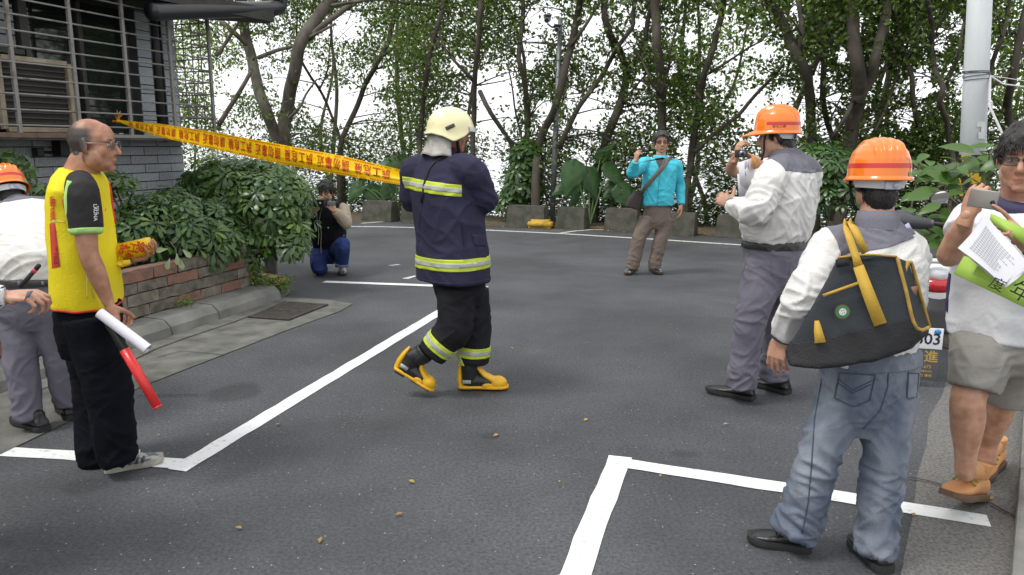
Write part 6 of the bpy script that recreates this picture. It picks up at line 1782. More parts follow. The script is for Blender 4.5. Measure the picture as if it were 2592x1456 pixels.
def bag_worker():
    Y0 = 2.80
    J = lambda x, y, d=0: P(x, y, Y0 + d)
    fwd = Vector((-.30, .95, 0)).normalized(); lat = Vector((fwd.y, -fwd.x, 0))
    root = person_root('man in orange hard hat and faded jeans seen from behind, tool bag on shoulder', G(2130, 1400))
    hc = J(2220, 462, .05)
    head = make_head(hc, Vector((.05, 1, -.06)), .92, fat=1.02, hair={'thick': .008, 'len': .014, 'strands': 900, 'line': {'back': -.115, 'side': -.03}})
    sp = [J(2193, 915), J(2197, 880), J(2204, 815), J(2212, 740), J(2220, 672), J(2225, 625), J(2222, 590), J(2220, 560)]
    wd = [(.172, .13), (.174, .132), (.178, .135), (.184, .136), (.19, .125), (.165, .10), (.095, .075), (.062, .06)]
    shL, elL, wrL = J(2108, 622, -.02), J(2034, 752, -.14), J(1982, 848, -.04)
    shR, elR, wrR = J(2300, 640, .05), J(2292, 770, .17), J(2270, 800, .34)
    core = [torso(sp, [lat] * 8, [(a * .85, b * .85) for a, b in wd]), tube([sp[5], J(2220, 550, .02), J(2220, 515, .04), hc + Vector((0, -.01, -.04))], [.07, .062, .056, .054], 14), limb([shR, elR, wrR], [.042, .034, .024]), limb([shL, elL, wrL], [.042, .034, .024])]
    hands = [hand_parts(wrL, (-.22, .0, -1), (.75, .6, 0), -1, (25, 35, 25), .98, thumb=(.7, .45, .3), tcurl=25), hand_parts(wrR, (-.5, .5, -.4), (-.5, 0, .6), 1, (40, 45, 30))]
    make_body(root, SK_MID, head, core, hands)
    yp = [(J(2230, 640, -.15), Vector((-.18, -.1, 1)).normalized()), (sp[5] + fwd * .09, -fwd), (J(2092, 610), Vector((1, 0, .25)).normalized())]
    so, sme = work_shirt(root, sp, lat, wd, (shR, elR, wrR), (shL, elL, wrL), 7, yoke_planes=yp, rads=(.076, .071, .061, .056, .047), amp=.016, voxel=.0075, freq=(6, 6, 14))
    collar(J(2220, 580, .0), (0, .06, 1), (.084, .076), (.070, .068), .066, YOKE, so, side=lat)
    hard_hat(root, head, .022, .02, scale=1.0)
    hipL, knL, anL = J(2140, 985, -.0), J(2068, 1170, -.06), J(2020, 1320, -.02)
    hipR, knR, anR = J(2252, 985, -.02), J(2236, 1190, -.08), J(2217, 1370, -.10)
    tr = fuse([torso([J(2185, 1085), J(2190, 1030), J(2196, 970), J(2204, 880)], [lat] * 4, [(.11, .10), (.172, .135), (.182, .142), (.184, .142)]),
               leg([hipL, hipL.lerp(knL, .5), knL, knL.lerp(anL, .5), anL, J(2006, 1352, -.02)], [.102, .088, .072, .078, .086, .088]), leg([hipR, hipR.lerp(knR, .5), knR, knR.lerp(anR, .5), anR, J(2212, 1404, -.11)], [.100, .088, .074, .076, .074, .072])], .008, 6)
    wrinkle(tr, .019, (6, 6, 15), 21, [(anL, .15, .8), (anR, .15, .8), (knL, .12, .7), (knR, .12, .7)], .4)
    to = put('jeans', tr, JEAN, root)
    DS = mat('denim_seam', (0.06, 0.075, 0.11), .9)
    fs = surface_of(tr)
    for q in ([(2124, 944), (2216, 950), (2202, 1014), (2160, 1030), (2112, 1008)], [(2300, 944), (2326, 946), (2320, 1006), (2300, 1010), (2296, 1005)]):
        put('back_pocket', mesh('back_pocket', *patch(fs, [q[0], q[1], q[2], q[4]], 8, 8, .007)), JEAN, to)
        put('pocket_stitch', mesh('pocket_stitch', *seam(fs, q[:3] + q[3:] + q[:1], .0022, .006)), DS, to)
    put('pocket_stitch', mesh('pocket_stitch', *seam(fs, [(2122, 960), (2158, 988), (2208, 964)], .002, .009)), DS, to)
    put('pocket_stitch', mesh('pocket_stitch', *seam(fs, [(2120, 968), (2157, 996), (2207, 972)], .002, .009)), DS, to)
    put('side_seam', mesh('side_seam', *seam(fs, [(2080, 960), (2062, 1060), (2054, 1180), (2046, 1270), (2030, 1350)], .003, .001)), DS, to)
    put('seat_seam', mesh('seat_seam', *seam(fs, [(2250, 920), (2247, 980), (2228, 1040), (2185, 1085)], .003, .001)), DS, to)
    wz = J(2204, 882)
    put('waistband', cut(tr, [(wz + Vector((0, 0, -.05)), Vector((0, 0, 1)))], .004), JEAN, to)
    black_shoe(root, G(2048, 1392, .004), G(1893, 1368, .004), None, .046)
    black_shoe(root, G(2240, 1450, .004), G(2160, 1372, .004), None, .046)
def bending_worker():
    Y0 = 4.15
    J = lambda x, y, d=0: P(x, y, Y0 + d)
    fwd = Vector((-.35, .93, 0)).normalized(); lat = Vector((fwd.y, -fwd.x, 0))
    root = person_root('man in orange hard hat bending over the planter, back to the road', G(110, 1080))
    hc = J(18, 492, .50)
    head = make_head(hc, Vector((-.72, .62, -.45)), 1.0, up=Vector((-.25, .2, .9)), hair={'thick': .004, 'len': .008, 'strands': 400, 'line': {'back': -.08}})
    sp = [J(82, 704, -.0), J(80, 685, .0), J(76, 650, .08), J(70, 600, .2), J(64, 562, .32), J(55, 540, .40), J(45, 525, .45), J(38, 515, .47)]
    wd = [(.158, .13), (.178, .15), (.182, .146), (.195, .14), (.20, .125), (.17, .10), (.09, .075), (.062, .06)]
    shL, elL, wrL = J(-22, 570, .26), J(-45, 690, .40), J(-10, 780, .55)
    shR, elR, wrR = J(140, 560, .42), J(160, 690, .55), J(110, 760, .70)
    core = [torso(sp, [lat] * 8, [(a * .85, b * .85) for a, b in wd]), tube([sp[5], sp[7], hc], [.075, .066, .06], 14), limb([shR, elR, wrR], [.045, .04, .028]), limb([shL, elL, wrL], [.045, .04, .028])]
    hands = [hand_parts(wrL, (.2, .3, -.9), (.6, .2, 0), -1, (40, 45, 30)), hand_parts(wrR, (-.3, .3, -.9), (-.6, .2, 0), 1, (40, 45, 30))]
    make_body(root, SK_MID, head, core, hands)
    n_ = (sp[5] - sp[3]).normalized()
    so, sme = work_shirt(root, sp, lat, wd, (shR, elR, wrR), (shL, elL, wrL), 13, amp=.016, yoke_planes=[(sp[5] - n_ * .03, n_)], rads=(.082, .076, .06, .055, .045), freq=(4, 4, 14))
    collar(sp[6], (sp[7] - sp[5]), (.085, .08), (.072, .07), .05, YOKE, so, side=lat)
    hard_hat(root, head, .026, -.05)
    hipL, knL, anL = J(52, 760, -.0), J(52, 900, -.05), J(70, 1030, -.06)
    hipR, knR, anR = J(118, 760, .0), J(150, 890, .04), J(170, 1010, .10)
    tr = fuse([torso([J(85, 830), J(84, 790), J(83, 740), J(82, 700)], [lat] * 4, [(.12, .11), (.175, .145), (.178, .15), (.166, .14)]),
               leg([hipL, knL, knL.lerp(anL, .5), anL, J(76, 1058, -.06)], [.115, .086, .076, .075, .073]), leg([hipR, knR, anR, J(173, 1035, .10)], [.115, .085, .075, .072])], .009, 6)
    wrinkle(tr, .014, (5, 5, 13), 31, [(anL, .15, .9), (knL, .12, .5)], .3)
    to = put('trousers', tr, GTR, root)
    wz = J(82, 697)
    put('belt', cut(tr, [(wz + Vector((0, 0, -.045)), Vector((0, 0, 1))), (wz + Vector((0, 0, -.006)), Vector((0, 0, -1)))], .006), BELT, to)
    fs = surface_of(tr)
    for x in (48, 108): put('belt_loop', mesh('belt_loop', *patch(fs, [(x - 5, 692), (x + 5, 692), (x + 5, 724), (x - 5, 724)], 3, 6, .013)), GTR, to)
    put('camera_strap', mesh('camera_strap', *tube([J(118, 810, .1), J(132, 845, .05), J(128, 870, .05), J(108, 876, .05), J(100, 855, .08), J(112, 815, .12)], [(.008, .003)] * 6, 6, step=.02)), STRAPK, to)
    black_shoe(root, G(112, 1092, .008), G(38, 1066, .008), anL + Vector((0, 0, -.02)), .048)
    black_shoe(root, G(182, 1062, .008), G(158, 1030, .008), None, .048)
tall_worker(); bag_worker(); bending_worker()
# ================================================================ the other people
CYAN = mat('cyan_jacket', (0.055, 0.50, 0.62), .55, var=.10, vscale=9, bump=.2, bscale=120, spec=.35, fold=9, fstr=.8)
BRNT = mat('taupe_trousers', (0.175, 0.14, 0.115), .85, var=.12, vscale=8, bump=.3, bscale=150, spec=.2, fold=9, fstr=.7)
def cyan_man():
    Y0 = 9.38
    J = lambda x, y, d=0: P(x, y, Y0 + d)
    fwd = Vector((-.12, -1, 0)).normalized(); lat = Vector((fwd.y, -fwd.x, 0))      # his right = left in the picture
    root = person_root('man in cyan jacket holding up a small camera', G(1628, 692))
    hc = J(1674, 361)
    head = make_head(hc, Vector((-.06, -1, -.0)), 1.04, fat=1.0, hair={'thick': .016, 'len': .04, 'strands': 1600, 'vol': 1.2, 'line': {'front': .066, 'side': .0}}); head['hair_mat'] = HAIRG
    sp = [J(1664, 545), J(1663, 520), J(1664, 490), J(1668, 460), J(1671, 430), J(1672, 412), J(1672, 402), J(1673, 394)]
    wd = [(.165, .12), (.185, .13), (.185, .13), (.185, .13), (.188, .118), (.16, .10), (.09, .075), (.062, .06)]
    shR, elR, wrR = J(1636, 412, .0), J(1600, 440, -.16), J(1609, 408, -.28)
    shL, elL, wrL = J(1710, 418, .02), J(1721, 468, .06), J(1724, 518, -.02)
    core = [torso(sp, [lat] * 8, [(a * .85, b * .85) for a, b in wd]), tube([sp[5], sp[7], hc + Vector((0, .01, -.05))], [.066, .06, .056], 14), limb([shR, elR, wrR], [.045, .04, .029]), limb([shL, elL, wrL], [.045, .04, .029])]
    hands = [hand_parts(wrR, (.15, -.1, 1), (.7, .4, 0), 1, (45, 55, 35), thumb=(.6, .5, .5)), hand_parts(wrL, (.02, -.1, -1), (-.8, .2, 0), -1, (22, 28, 20), thumb=(.75, .4, .3))]
    make_body(root, SK_MID, head, core, hands)
    glasses(root, head, mat('brown_frame', (.05, .02, .015), .3), mat('tinted_lens', (.10, .05, .04), .1, spec=.6))
    j = fuse([torso(sp[1:], [lat] * 7, [(a * 1.08, b * 1.1) for a, b in wd[1:]], 2.4), leg([sp[4] + lat * .09, shR, shR.lerp(elR, .5), elR, elR.lerp(wrR, .5), wrR], [.07, .078, .074, .066, .055, .045]), leg([sp[4] - lat * .09, shL, shL.lerp(elL, .5), elL, elL.lerp(wrL, .5), wrL], [.07, .078, .07, .062, .054, .046])], .009, 5)
    wrinkle(j, .016, (5, 5, 9), 17, [(elR, .12, .6), (J(1664, 500, -.12), .15, .35)], .45)
    jo = put('jacket', j, CYAN, root)
    collar(J(1672, 404, -.01), (0, -.1, 1), (.098, .085), (.085, .075), .05, CYAN, jo, side=lat)
    GP = mat('grey_polo', (.10, .095, .10), .8, bump=.2)
    fj = surface_of(j)
    put('polo_front', mesh('polo_front', *patch(fj, [(1656, 397), (1690, 397), (1677, 432), (1671, 432)], 6, 8, .012)), GP, jo)
    put('zip', mesh('zip', *seam(fj, [(1673, 430), (1667, 470), (1664, 520)], .003)), mat('dark_cyan_zip', (.02, .22, .27), .5), jo)
    put('shirt_hem', cut(j, [(J(1663, 519), Vector((0, 0, -1)))], .002), GP, jo)
    hR, kR, aR = J(1640, 552, .0), J(1617, 608, -.03), J(1602, 668, -.04)
    hL, kL, aL = J(1686, 552, .0), J(1672, 608, -.03), J(1657, 668, -.03)
    tr = fuse([torso([J(1662, 580), J(1663, 560), J(1664, 540), J(1664, 522)], [lat] * 4, [(.11, .10), (.165, .125), (.168, .125), (.16, .12)]), leg([hR, hR.lerp(kR, .5), kR, aR, J(1598, 680, -.04)], [.105, .096, .085, .078, .076]), leg([hL, hL.lerp(kL, .5), kL, aL, J(1655, 680, -.03)], [.105, .096, .085, .078, .076])], .010, 5)
    wrinkle(tr, .014, (5, 5, 12), 19, [(aR, .15, .8), (aL, .15, .8), (kR, .12, .5), (kL, .12, .5)], .35)
    put('trousers', tr, BRNT, root)
    SG = mat('grey_black_trainer', (.09, .085, .08), .6, col2=(.42, .42, .42), vscale=26, mix=(.5, .56)); SB = mat('brown_trainer_sole', (.06, .045, .035), .8)
    shoe(root, G(1604, 682, .004), G(1588, 697, .004), SG, SB, .052, .085, None, .028)
    shoe(root, G(1650, 684, .004), G(1672, 696, .004), SG, SB, .052, .085, None, .028)
    # shoulder bag and camera are things of their own
    bag = empty('shoulder_bag', J(1608, 505, -.08), 'dark brown shoulder bag hanging at the hip of the man in cyan', 'bag')
    BG = mat('brown_bag_cloth', (.035, .028, .026), .8, var=.2, bump=.3); BST = mat('taupe_strap', (.13, .105, .085), .8, bump=.2)
    put('bag_body', fuse([tube([J(1617, 488, -.06), J(1608, 508, -.06), J(1601, 528, -.06)], [(.06, .05), (.09, .06), (.10, .055)], 12, side=Vector((1, 0, 0)), sq=3)], .01, 4), BG, bag)
    put('strap', mesh('strap', *ribbon([J(1697, 399, .02), J(1690, 404, -.09), J(1676, 425, -.165), J(1655, 450, -.175), J(1636, 472, -.165), J(1622, 490, -.11)], .05, [Vector((.2, -.2, .9)), Vector((0, -.7, .6)), Vector((0, -1, .1)), Vector((0, -1, 0)), Vector((-.2, -1, 0)), Vector((-.6, -.8, 0))], .004)), BST, bag)
    cm = empty('compact_camera', J(1634, 380, -.36), 'small dark camera in the raised hand of the man in cyan', 'camera')
    q = J(1633, 379, -.36)
    put('camera_body', mesh('camera_body', *bevel_box(q, (.075, .03, .05), .006, None)), mat('dark_camera', (.03, .03, .032), .4), cm)
    put('lens', mesh('lens', *tube([q + Vector((.01, -.012, 0)), q + Vector((.01, -.04, 0))], .019, 16)), mat('camera_silver', (.25, .25, .26), .3, metal=.6), cm)
    put('wrist_strap', mesh('wrist_strap', *tube([q + Vector((-.01, 0, -.02)), q + Vector((.0, -.02, -.06)), q + Vector((-.03, -.01, -.07))], .003, 5)), STRAPK, cm)
def photographer():
    Y0 = 9.45
    J = lambda x, y, d=0: P(x, y, Y0 + d)
    fwd = Vector((-.05, -1, 0)).normalized(); lat = Vector((fwd.y, -fwd.x, 0))
    root = person_root('photographer kneeling on one knee in dark vest and blue jeans', G(840, 692))
    hc = J(824, 487, -.12)
    head = make_head(hc, Vector((-.05, -1, -.10)), 1.0, fat=1.08, hair={'thick': .022, 'len': .05, 'strands': 2000, 'vol': 1.6, 'line': {'front': .050, 'side': -.004}})
    sp = [J(832, 632, .05), J(832, 612, .05), J(832, 590, .02), J(830, 565, -.02), J(828, 540, -.05), J(827, 524, -.07), J(826, 515, -.09), J(826, 508, -.10)]
    wd = [(.17, .14), (.195, .16), (.20, .165), (.20, .155), (.20, .135), (.175, .11), (.10, .085), (.07, .065)]
    shL, elL, wrL = J(868, 530, -.04), J(876, 566, -.22), J(848, 535, -.36)
    shR, elR, wrR = J(790, 526, -.05), J(776, 540, -.28), J(802, 522, -.38)
    core = [torso(sp, [lat] * 8, [(a * .85, b * .85) for a, b in wd]), tube([sp[5], sp[7], hc + Vector((0, .01, -.04))], [.07, .062, .058], 14), limb([shR, elR, wrR], [.045, .04, .029]), limb([shL, elL, wrL], [.045, .04, .029])]
    hands = [hand_parts(wrL, (-.55, -.35, .75), (-.6, .2, .3), -1, (35, 50, 35)), hand_parts(wrR, (.3, -.5, .6), (.6, .2, .1), 1, (45, 55, 35))]
    make_body(root, SK_MID, head, core, hands)
    glasses(root, head, FRAMEK, w=.026, hh=.021, round_=True)
    BEI = mat('beige_sweater', (.36, .30, .225), .85, var=.1, vscale=8, bump=.4, bscale=120); DV = mat('dark_navy_vest', (.012, .012, .017), .85, var=.3, vscale=8, bump=.4, spec=.2)
    sw = fuse([torso(sp, [lat] * 8, [(a * .97, b * .97) for a, b in wd]), leg([sp[4] + lat * .1, shR, elR, elR.lerp(wrR, .6), wrR], [.07, .08, .074, .06, .048]), leg([sp[4] - lat * .1, shL, shL.lerp(elL, .5), elL, elL.lerp(wrL, .6), wrL], [.07, .082, .08, .074, .06, .048])], .009, 5)
    wrinkle(sw, .012, (6, 6, 12), 23, [(elL, .12, .6)], .4)
    put('sweater', sw, BEI, root)
    YC = mat('yellow_cuff', (.55, .42, .05), .7)
    for a, b in ((elL, wrL), (elR, wrR)): put('cuff', mesh('cuff', *tube([b - (b - a).normalized() * .03, b], [.05, .047], 14)), YC, root)
    vst = garment('vest', root, [torso(sp, [lat] * 8, [(a * 1.07, b * 1.09) for a, b in wd], 2.5), ellipsoid(shL + Vector((-.05, .01, .01)), (.075, .09, .08)), ellipsoid(shR + Vector((.05, .01, .01)), (.075, .09, .08))], DV, .009, .012, (4, 4, 6), 29)
    for x, y, d in ((831, 577, -.21), (870, 597, -.17)): put('button', mesh('button', *tube([J(x, y, d), J(x, y, d - .008)], .009, 10)), SILV if False else mat('button_metal', (.5, .45, .35), .3, metal=.7), vst)
    NJ = mat('blue_jeans', (.022, .04, .14), .85, var=.35, vscale=7, bump=.4, bscale=200, spec=.2)
    hR, kR, aR = J(808, 640, .05), J(806, 670, -.30), J(815, 680, .12)
    hL, kL, aL = J(852, 638, .02), J(868, 620, -.40), J(865, 668, -.30)
    tr = fuse([torso([J(832, 665, .06), J(832, 650, .06), J(832, 630, .05), J(832, 615, .05)], [lat] * 4, [(.12, .12), (.18, .155), (.185, .16), (.18, .15)]), leg([hR, hR.lerp(kR, .5), J(806, 676, -.28), J(812, 680, -.02), aR], [.11, .108, .088, .08, .07]), leg([hL, hL.lerp(kL, .6), kL, kL.lerp(aL, .5), aL], [.11, .105, .088, .08, .076])], .010, 5)
    wrinkle(tr, .013, (6, 6, 10), 37, [(kL, .12, .6), (kR, .15, .6)], .4)
    to = put('jeans', tr, NJ, root)
    put('turn_up', mesh('turn_up', *tube([aL + Vector((0, 0, .02)), aL + Vector((0, 0, -.035))], [.082, .080], 16)), mat('jeans_turn_up', (.13, .16, .24), .85), to)
    SG = MATS['grey_black_trainer']
    shoe(root, G(866, 687, .004), G(870, 700, .004) + Vector((-.02, 0.05, 0)), SG, MATS['brown_trainer_sole'], .05, .08, None, .026)
    shoe(root, G(812, 672, .06), G(808, 688, .004), SG, MATS['brown_trainer_sole'], .045, .07, None, .022, up=Vector((0, .3, 1)))
    vc = empty('video_camera', J(812, 512, -.42), 'black video camera with big lens hood held by the kneeling photographer', 'camera')
    q = J(812, 514, -.50)
    VK = mat('camera_black', (.010, .010, .011), .4)
    put('lens_hood', mesh('lens_hood', *bevel_box(q, (.105, .06, .095), .012)), VK, vc)
    put('hood_opening', mesh('hood_opening', *bevel_box(q + Vector((0, -.031, 0)), (.082, .006, .072), .002)), MATS['black_void'], vc)
    put('lens', mesh('lens', *tube([q + Vector((0, -.02, 0)), q + Vector((0, -.036, 0))], .012, 12)), mat('lens_glint', (.35, .42, .36), .1), vc)
    put('camera_body', mesh('camera_body', *bevel_box(q + Vector((.01, .14, .0)), (.075, .22, .085), .012)), VK, vc)
    put('side_screen', mesh('side_screen', *bevel_box(q + Vector((.105, .09, -.012)), (.09, .015, .055), .004)), mat('screen_grey', (.16, .17, .18), .3), vc)
    put('grip', mesh('grip', *bevel_box(q + Vector((-.075, .08, -.01)), (.05, .12, .07), .012)), VK, vc)
    COR = mat('pale_cord', (.30, .29, .18), .8)
    for pts in ([(801, 530, -.30), (803, 560, -.24), (807, 590, -.23), (805, 620, -.24)], [(815, 525, -.35), (808, 560, -.25), (813, 590, -.23), (812, 620, -.24), (813, 640, -.30)]):
        put('cord', mesh('cord', *tube([J(*p) for p in pts], .004, 5, step=.03)), COR, vc)
def hidden_man():
    Y0 = 5.75
    J = lambda x, y, d=0: P(x, y, Y0 + d)
    fwd = Vector((-.45, -.9, 0)).normalized(); lat = Vector((fwd.y, -fwd.x, 0))
    root = person_root('person raising a camera, mostly hidden behind the tall helmeted man', G(1950, 880))
    hc = J(1958, 352)
    head = make_head(hc, Vector((-.4, -.9, 0)), 1.0, hair={'thick': .01, 'len': .02, 'strands': 200})
    sp = [J(1945, 620), J(1945, 585), J(1946, 540), J(1948, 490), J(1950, 445), J(1952, 420), J(1954, 405), J(1955, 395)]
    wd = [(.16, .12), (.165, .125), (.165, .125), (.17, .12), (.175, .11), (.15, .09), (.08, .07), (.06, .06)]
    shR, elR, wrR = J(1905, 440, .05), J(1852, 432, -.10), J(1862, 398, -.22)
    shL, elL, wrL = J(2000, 440, -.05), J(1975, 470, -.25), J(1912, 402, -.26)
    core = [torso(sp, [lat] * 8, [(a * .85, b * .85) for a, b in wd]), tube([sp[5], sp[7], hc], [.066, .06, .056], 14), limb([shR, elR, wrR], [.045, .042, .028]), limb([shL, elL, wrL], [.045, .042, .028])]
    hands = [hand_parts(wrR, (.25, .0, 1), (.8, .2, 0), 1, (40, 50, 30), .95), hand_parts(wrL, (-.85, .1, .4), (-.1, -.2, -1), -1, (15, 20, 10), .95)]
    make_body(root, SK_MID, head, core, hands)
    TW = mat('white_t_shirt', (.70, .70, .70), .8, bump=.2, spec=.2)
    garment('t_shirt', root, [torso(sp, [lat] * 8, wd), leg([sp[4] + lat * .09, shR, shR.lerp(elR, .62)], [.07, .08, .072]), leg([sp[4] - lat * .09, shL, shL.lerp(elL, .55)], [.07, .08, .075])], TW, .010, .010, (5, 5, 9), 41)
    DK = mat('dark_trousers', (.012, .013, .017), .85, spec=.2)
    garment('trousers', root, [torso([J(1945, 700), J(1945, 650), J(1945, 600), J(1945, 540)], [lat] * 4, [(.11, .1), (.165, .13), (.178, .135), (.17, .13)]), leg([J(1925, 660), J(1925, 770), J(1925, 880)], [.1, .08, .07]), leg([J(1975, 660), J(1980, 770), J(1985, 872)], [.1, .08, .07])], DK, .011, .01, (5, 5, 11), 43)
    for x in (1926, 1984): black_shoe(root, G(x, 885, .004), G(x - 25, 905, .004))
    cm = empty('compact_camera', J(1876, 388, -.3), 'small silver camera raised beside the tall helmeted man', 'camera')
    q = J(1876, 389, -.30)
    put('camera_body', mesh('camera_body', *bevel_box(q, (.085, .028, .055), .006)), MATS['dark_camera'], cm)
    put('lens', mesh('lens', *tube([q + Vector((0, -.01, 0)), q + Vector((0, -.035, 0))], .021, 16)), MATS['camera_silver'], cm)
    put('lens_glass', mesh('lens_glass', *tube([q + Vector((0, -.036, 0)), q + Vector((0, -.037, 0))], .012, 14)), MATS['black_plastic'] if 'black_plastic' in MATS else STRAPK, cm)
SK_KID = skin_mat('fair_skin', (0.50, 0.29, 0.195))
def phone_kid():
    Y0 = 3.10
    J = lambda x, y, d=0: P(x, y, Y0 + d)
    fwd = Vector((-.80, -.60, 0)).normalized(); lat = Vector((fwd.y, -fwd.x, 0))     # his right: left and away
    root = person_root('young man in white shirt and grey shorts raising a phone', G(2450, 1240))
    hc = J(2592, 402, -.05)
    head = make_head(hc, Vector((-.62, -.78, -.12)), 1.03, fat=1.10, jaw=1.08, hair={'thick': .018, 'len': .045, 'strands': 2600, 'vol': 1.3, 'line': {'front': .048, 'side': 0}})
    sp = [J(2545, 850), J(2550, 800), J(2557, 730), J(2564, 660), J(2568, 590), J(2574, 550), J(2580, 525), J(2584, 508)]
    wd = [(.20, .175), (.208, .182), (.208, .186), (.208, .176), (.21, .152), (.185, .125), (.10, .085), (.075, .07)]
    shR, elR, wrR = J(2478, 548, .12), J(2402, 648, -.02), J(2450, 545, -.16)
    shL, elL, wrL = J(2680, 570, -.14), J(2690, 690, -.20), J(2592, 612, -.30)
    core = [torso(sp, [lat] * 8, [(a * .85, b * .85) for a, b in wd]), tube([sp[5], sp[7], hc + Vector((.01, .02, -.05))], [.085, .075, .068], 16), limb([shR, shR.lerp(elR, .5), elR, elR.lerp(wrR, .4), wrR], [.06, .056, .047, .046, .027]), limb([shL, elL, elL.lerp(wrL, .4), wrL], [.06, .048, .046, .03])]
    kR, aR = J(2452, 1000, -.12), J(2444, 1160, -.10)
    kL, aL = J(2535, 1000, .12), J(2500, 1125, .22)
    core += [limb([J(2490, 900, -.02), kR, kR.lerp(aR, .35), aR, J(2443, 1195, -.10)], [.09, .066, .067, .042, .042]), limb([J(2580, 900, .05), kL, kL.lerp(aL, .35), aL, J(2496, 1165, .22)], [.09, .066, .066, .042, .042])]
    hands = [hand_parts(wrR, (.28, -.1, 1), (.75, .55, 0), 1, thumb=(.8, .3, .55), tcurl=30, fingers=[(58, 55, 30), (55, 50, 30), (52, 50, 30), (50, 48, 30)]), hand_parts(wrL, (-.55, -.1, .45), (-.3, .75, -.35), -1, fingers=[(5, 12, 8), (60, 70, 40), (65, 75, 40), (68, 75, 40)], thumb=(.5, .35, .8), tcurl=30)]
    make_body(root, SK_KID, head, core, hands, .0065)
    glasses(root, head, FRAMEK, w=.027, hh=.016)
    KW = mat('white_sports_shirt', (.72, .72, .74), .75, var=.04, bump=.2, spec=.25, fold=6, fstr=.5); KN = mat('navy_panel', (.035, .033, .085), .75, bump=.2)
    ts = fuse([torso(sp, [lat] * 8, [(a * 1.05, b * 1.05) for a, b in wd], 2.4, 28), leg([sp[4] + lat * .1, shR, shR.lerp(elR, .5)], [.08, .092, .085]), leg([sp[4] - lat * .1, shL, shL.lerp(elL, .6)], [.08, .092, .088])], .008, 6)
    wrinkle(ts, .012, (4, 4, 7), 47, [(sp[1], .2, .4)], .35)
    to = put('t_shirt', ts, KW, root)
    put('side_panel', cut(ts, [(sp[3] + lat * .175 - fwd * .02, lat), (J(2410, 700), Vector((0, 0, -1))), (sp[1] + Vector((0, 0, -.0)), Vector((0, 0, 1)))], .003), KN, to)
    put('shoulder_panel', cut(ts, [(J(2510, 515), Vector((-.7, 0, .72))), (J(2470, 520), Vector((0, 0, 1)))], .003), KN, to)
    collar(J(2578, 520, -.02), (-.16, -.30, .94), (.110, .100), (.098, .09), .030, KN, to, side=lat, th=.008)
    SHO = mat('grey_shorts', (.265, .255, .23), .85, var=.08, vscale=7, bump=.3, spec=.2, fold=9, fstr=.7)
    sh = fuse([torso([J(2540, 930), J(2538, 890), J(2536, 850), J(2538, 800)], [lat] * 4, [(.15, .14), (.195, .17), (.19, .168), (.18, .16)]), leg([J(2492, 870, -.02), J(2475, 930, -.09), J(2462, 985, -.115)], [.118, .108, .097]), leg([J(2585, 880, .05), J(2560, 950, .10), J(2545, 1015, .12)], [.125, .112, .10])], .009, 6)
    wrinkle(sh, .013, (5, 5, 12), 51, [(J(2470, 900, -.1), .15, .6)], .4)
    put('shorts', sh, SHO, root)
    TAN_ = mat('tan_nubuck', (.50, .235, .085), .75, var=.12, vscale=9, bump=.25, bscale=90); TSOL = mat('brown_boot_sole', (.13, .075, .045), .8, bump=.3); LAC = mat('olive_lace', (.30, .29, .03), .8)
    def tan_boot(heel, toe, ank, up=Vector((0, 0, 1))):
        def det(o, g, s, u, f, L_):
            put('cuff', fuse([tube([g(.20, 0, .10), g(.22, 0, .15), g(.22, 0, .165)], [(.046, .055), (.052, .06), (.053, .061)], 16, side=s)], .005, 3), TAN_, o)
            for i, (a, z) in enumerate(((.62, .085), (.55, .100), (.49, .116), (.44, .132), (.41, .148))):
                put('lace', mesh('lace', *tube([g(a - .05, -.046, z - .014), g(a + .02, -.015, z + .016), g(a + .02, .015, z + .016), g(a - .05, .046, z - .014)], .0048, 6, step=.012)), LAC, o)
            put('lace', mesh('lace', *tube([g(.47, -.01, .15), g(.56, .03, .15), g(.50, .05, .12)], .004, 6, step=.01)), LAC, o)
        return shoe(root, heel, toe, TAN_, TSOL, .054, .115, ank, .03, det, 'boot', up, .06)
    tan_boot(G(2476, 1262, .004), P(2396, 1262, 3.0), aR + Vector((0, 0, -.05)))
    tan_boot(G(2522, 1175, .004), G(2466, 1226, .004), aL + Vector((0, 0, -.05)))
    put('wristwatch', mesh('wristwatch', *tube([wrL + Vector((.03, 0, -.02)), wrL + Vector((.055, 0, -.04))], .037, 18)), mat('steel_watch', (.14, .14, .14), .3, metal=.8), root)
    # phone, papers and folder
    ph = empty('smartphone', J(2490, 503, -.26), 'grey smartphone held up by the young man in shorts', 'phone')
    ex_, ey_ = (J(2521, 490, -.28) - J(2459, 482, -.22)).normalized(), Vector((.12, 0, 1))
    n_ = ex_.cross(ey_).normalized(); ey_ = n_.cross(ex_)
    M_ = Matrix((ex_, n_, ey_)).transposed(); q = J(2489, 504, -.25)
    put('phone_body', mesh('phone_body', *bevel_box(q, (.098, .009, .068), .004, M_)), mat('phone_back', (.23, .22, .20), .35, metal=.3), ph)
    put('camera_lens', mesh('camera_lens', *tube([q + ex_ * .034 - ey_ * .008 + n_ * .0042, q + ex_ * .034 - ey_ * .008 + n_ * .0065], .008, 14)), STRAPK, ph)
    fo = empty('green_folder', J(2520, 700, -.38), 'lime green folder with black characters carried by the young man', 'folder')
    FG = mat('lime_card', (.36, .55, .085), .6, var=.05)
    fq = [J(2415, 690, -.30), J(2640, 790, -.48), J(2650, 670, -.40), J(2435, 645, -.26)]
    put('cover', mesh('cover', *slab_quad([J(2414, 692, -.30), J(2640, 800, -.46), J(2650, 700, -.44), J(2440, 648, -.29)], -.006)), FG, fo)
    put('cover', mesh('cover', *slab_quad([J(2508, 540, -.30), J(2620, 590, -.36), J(2620, 640, -.36), J(2505, 560, -.30)], -.004)), FG, fo)
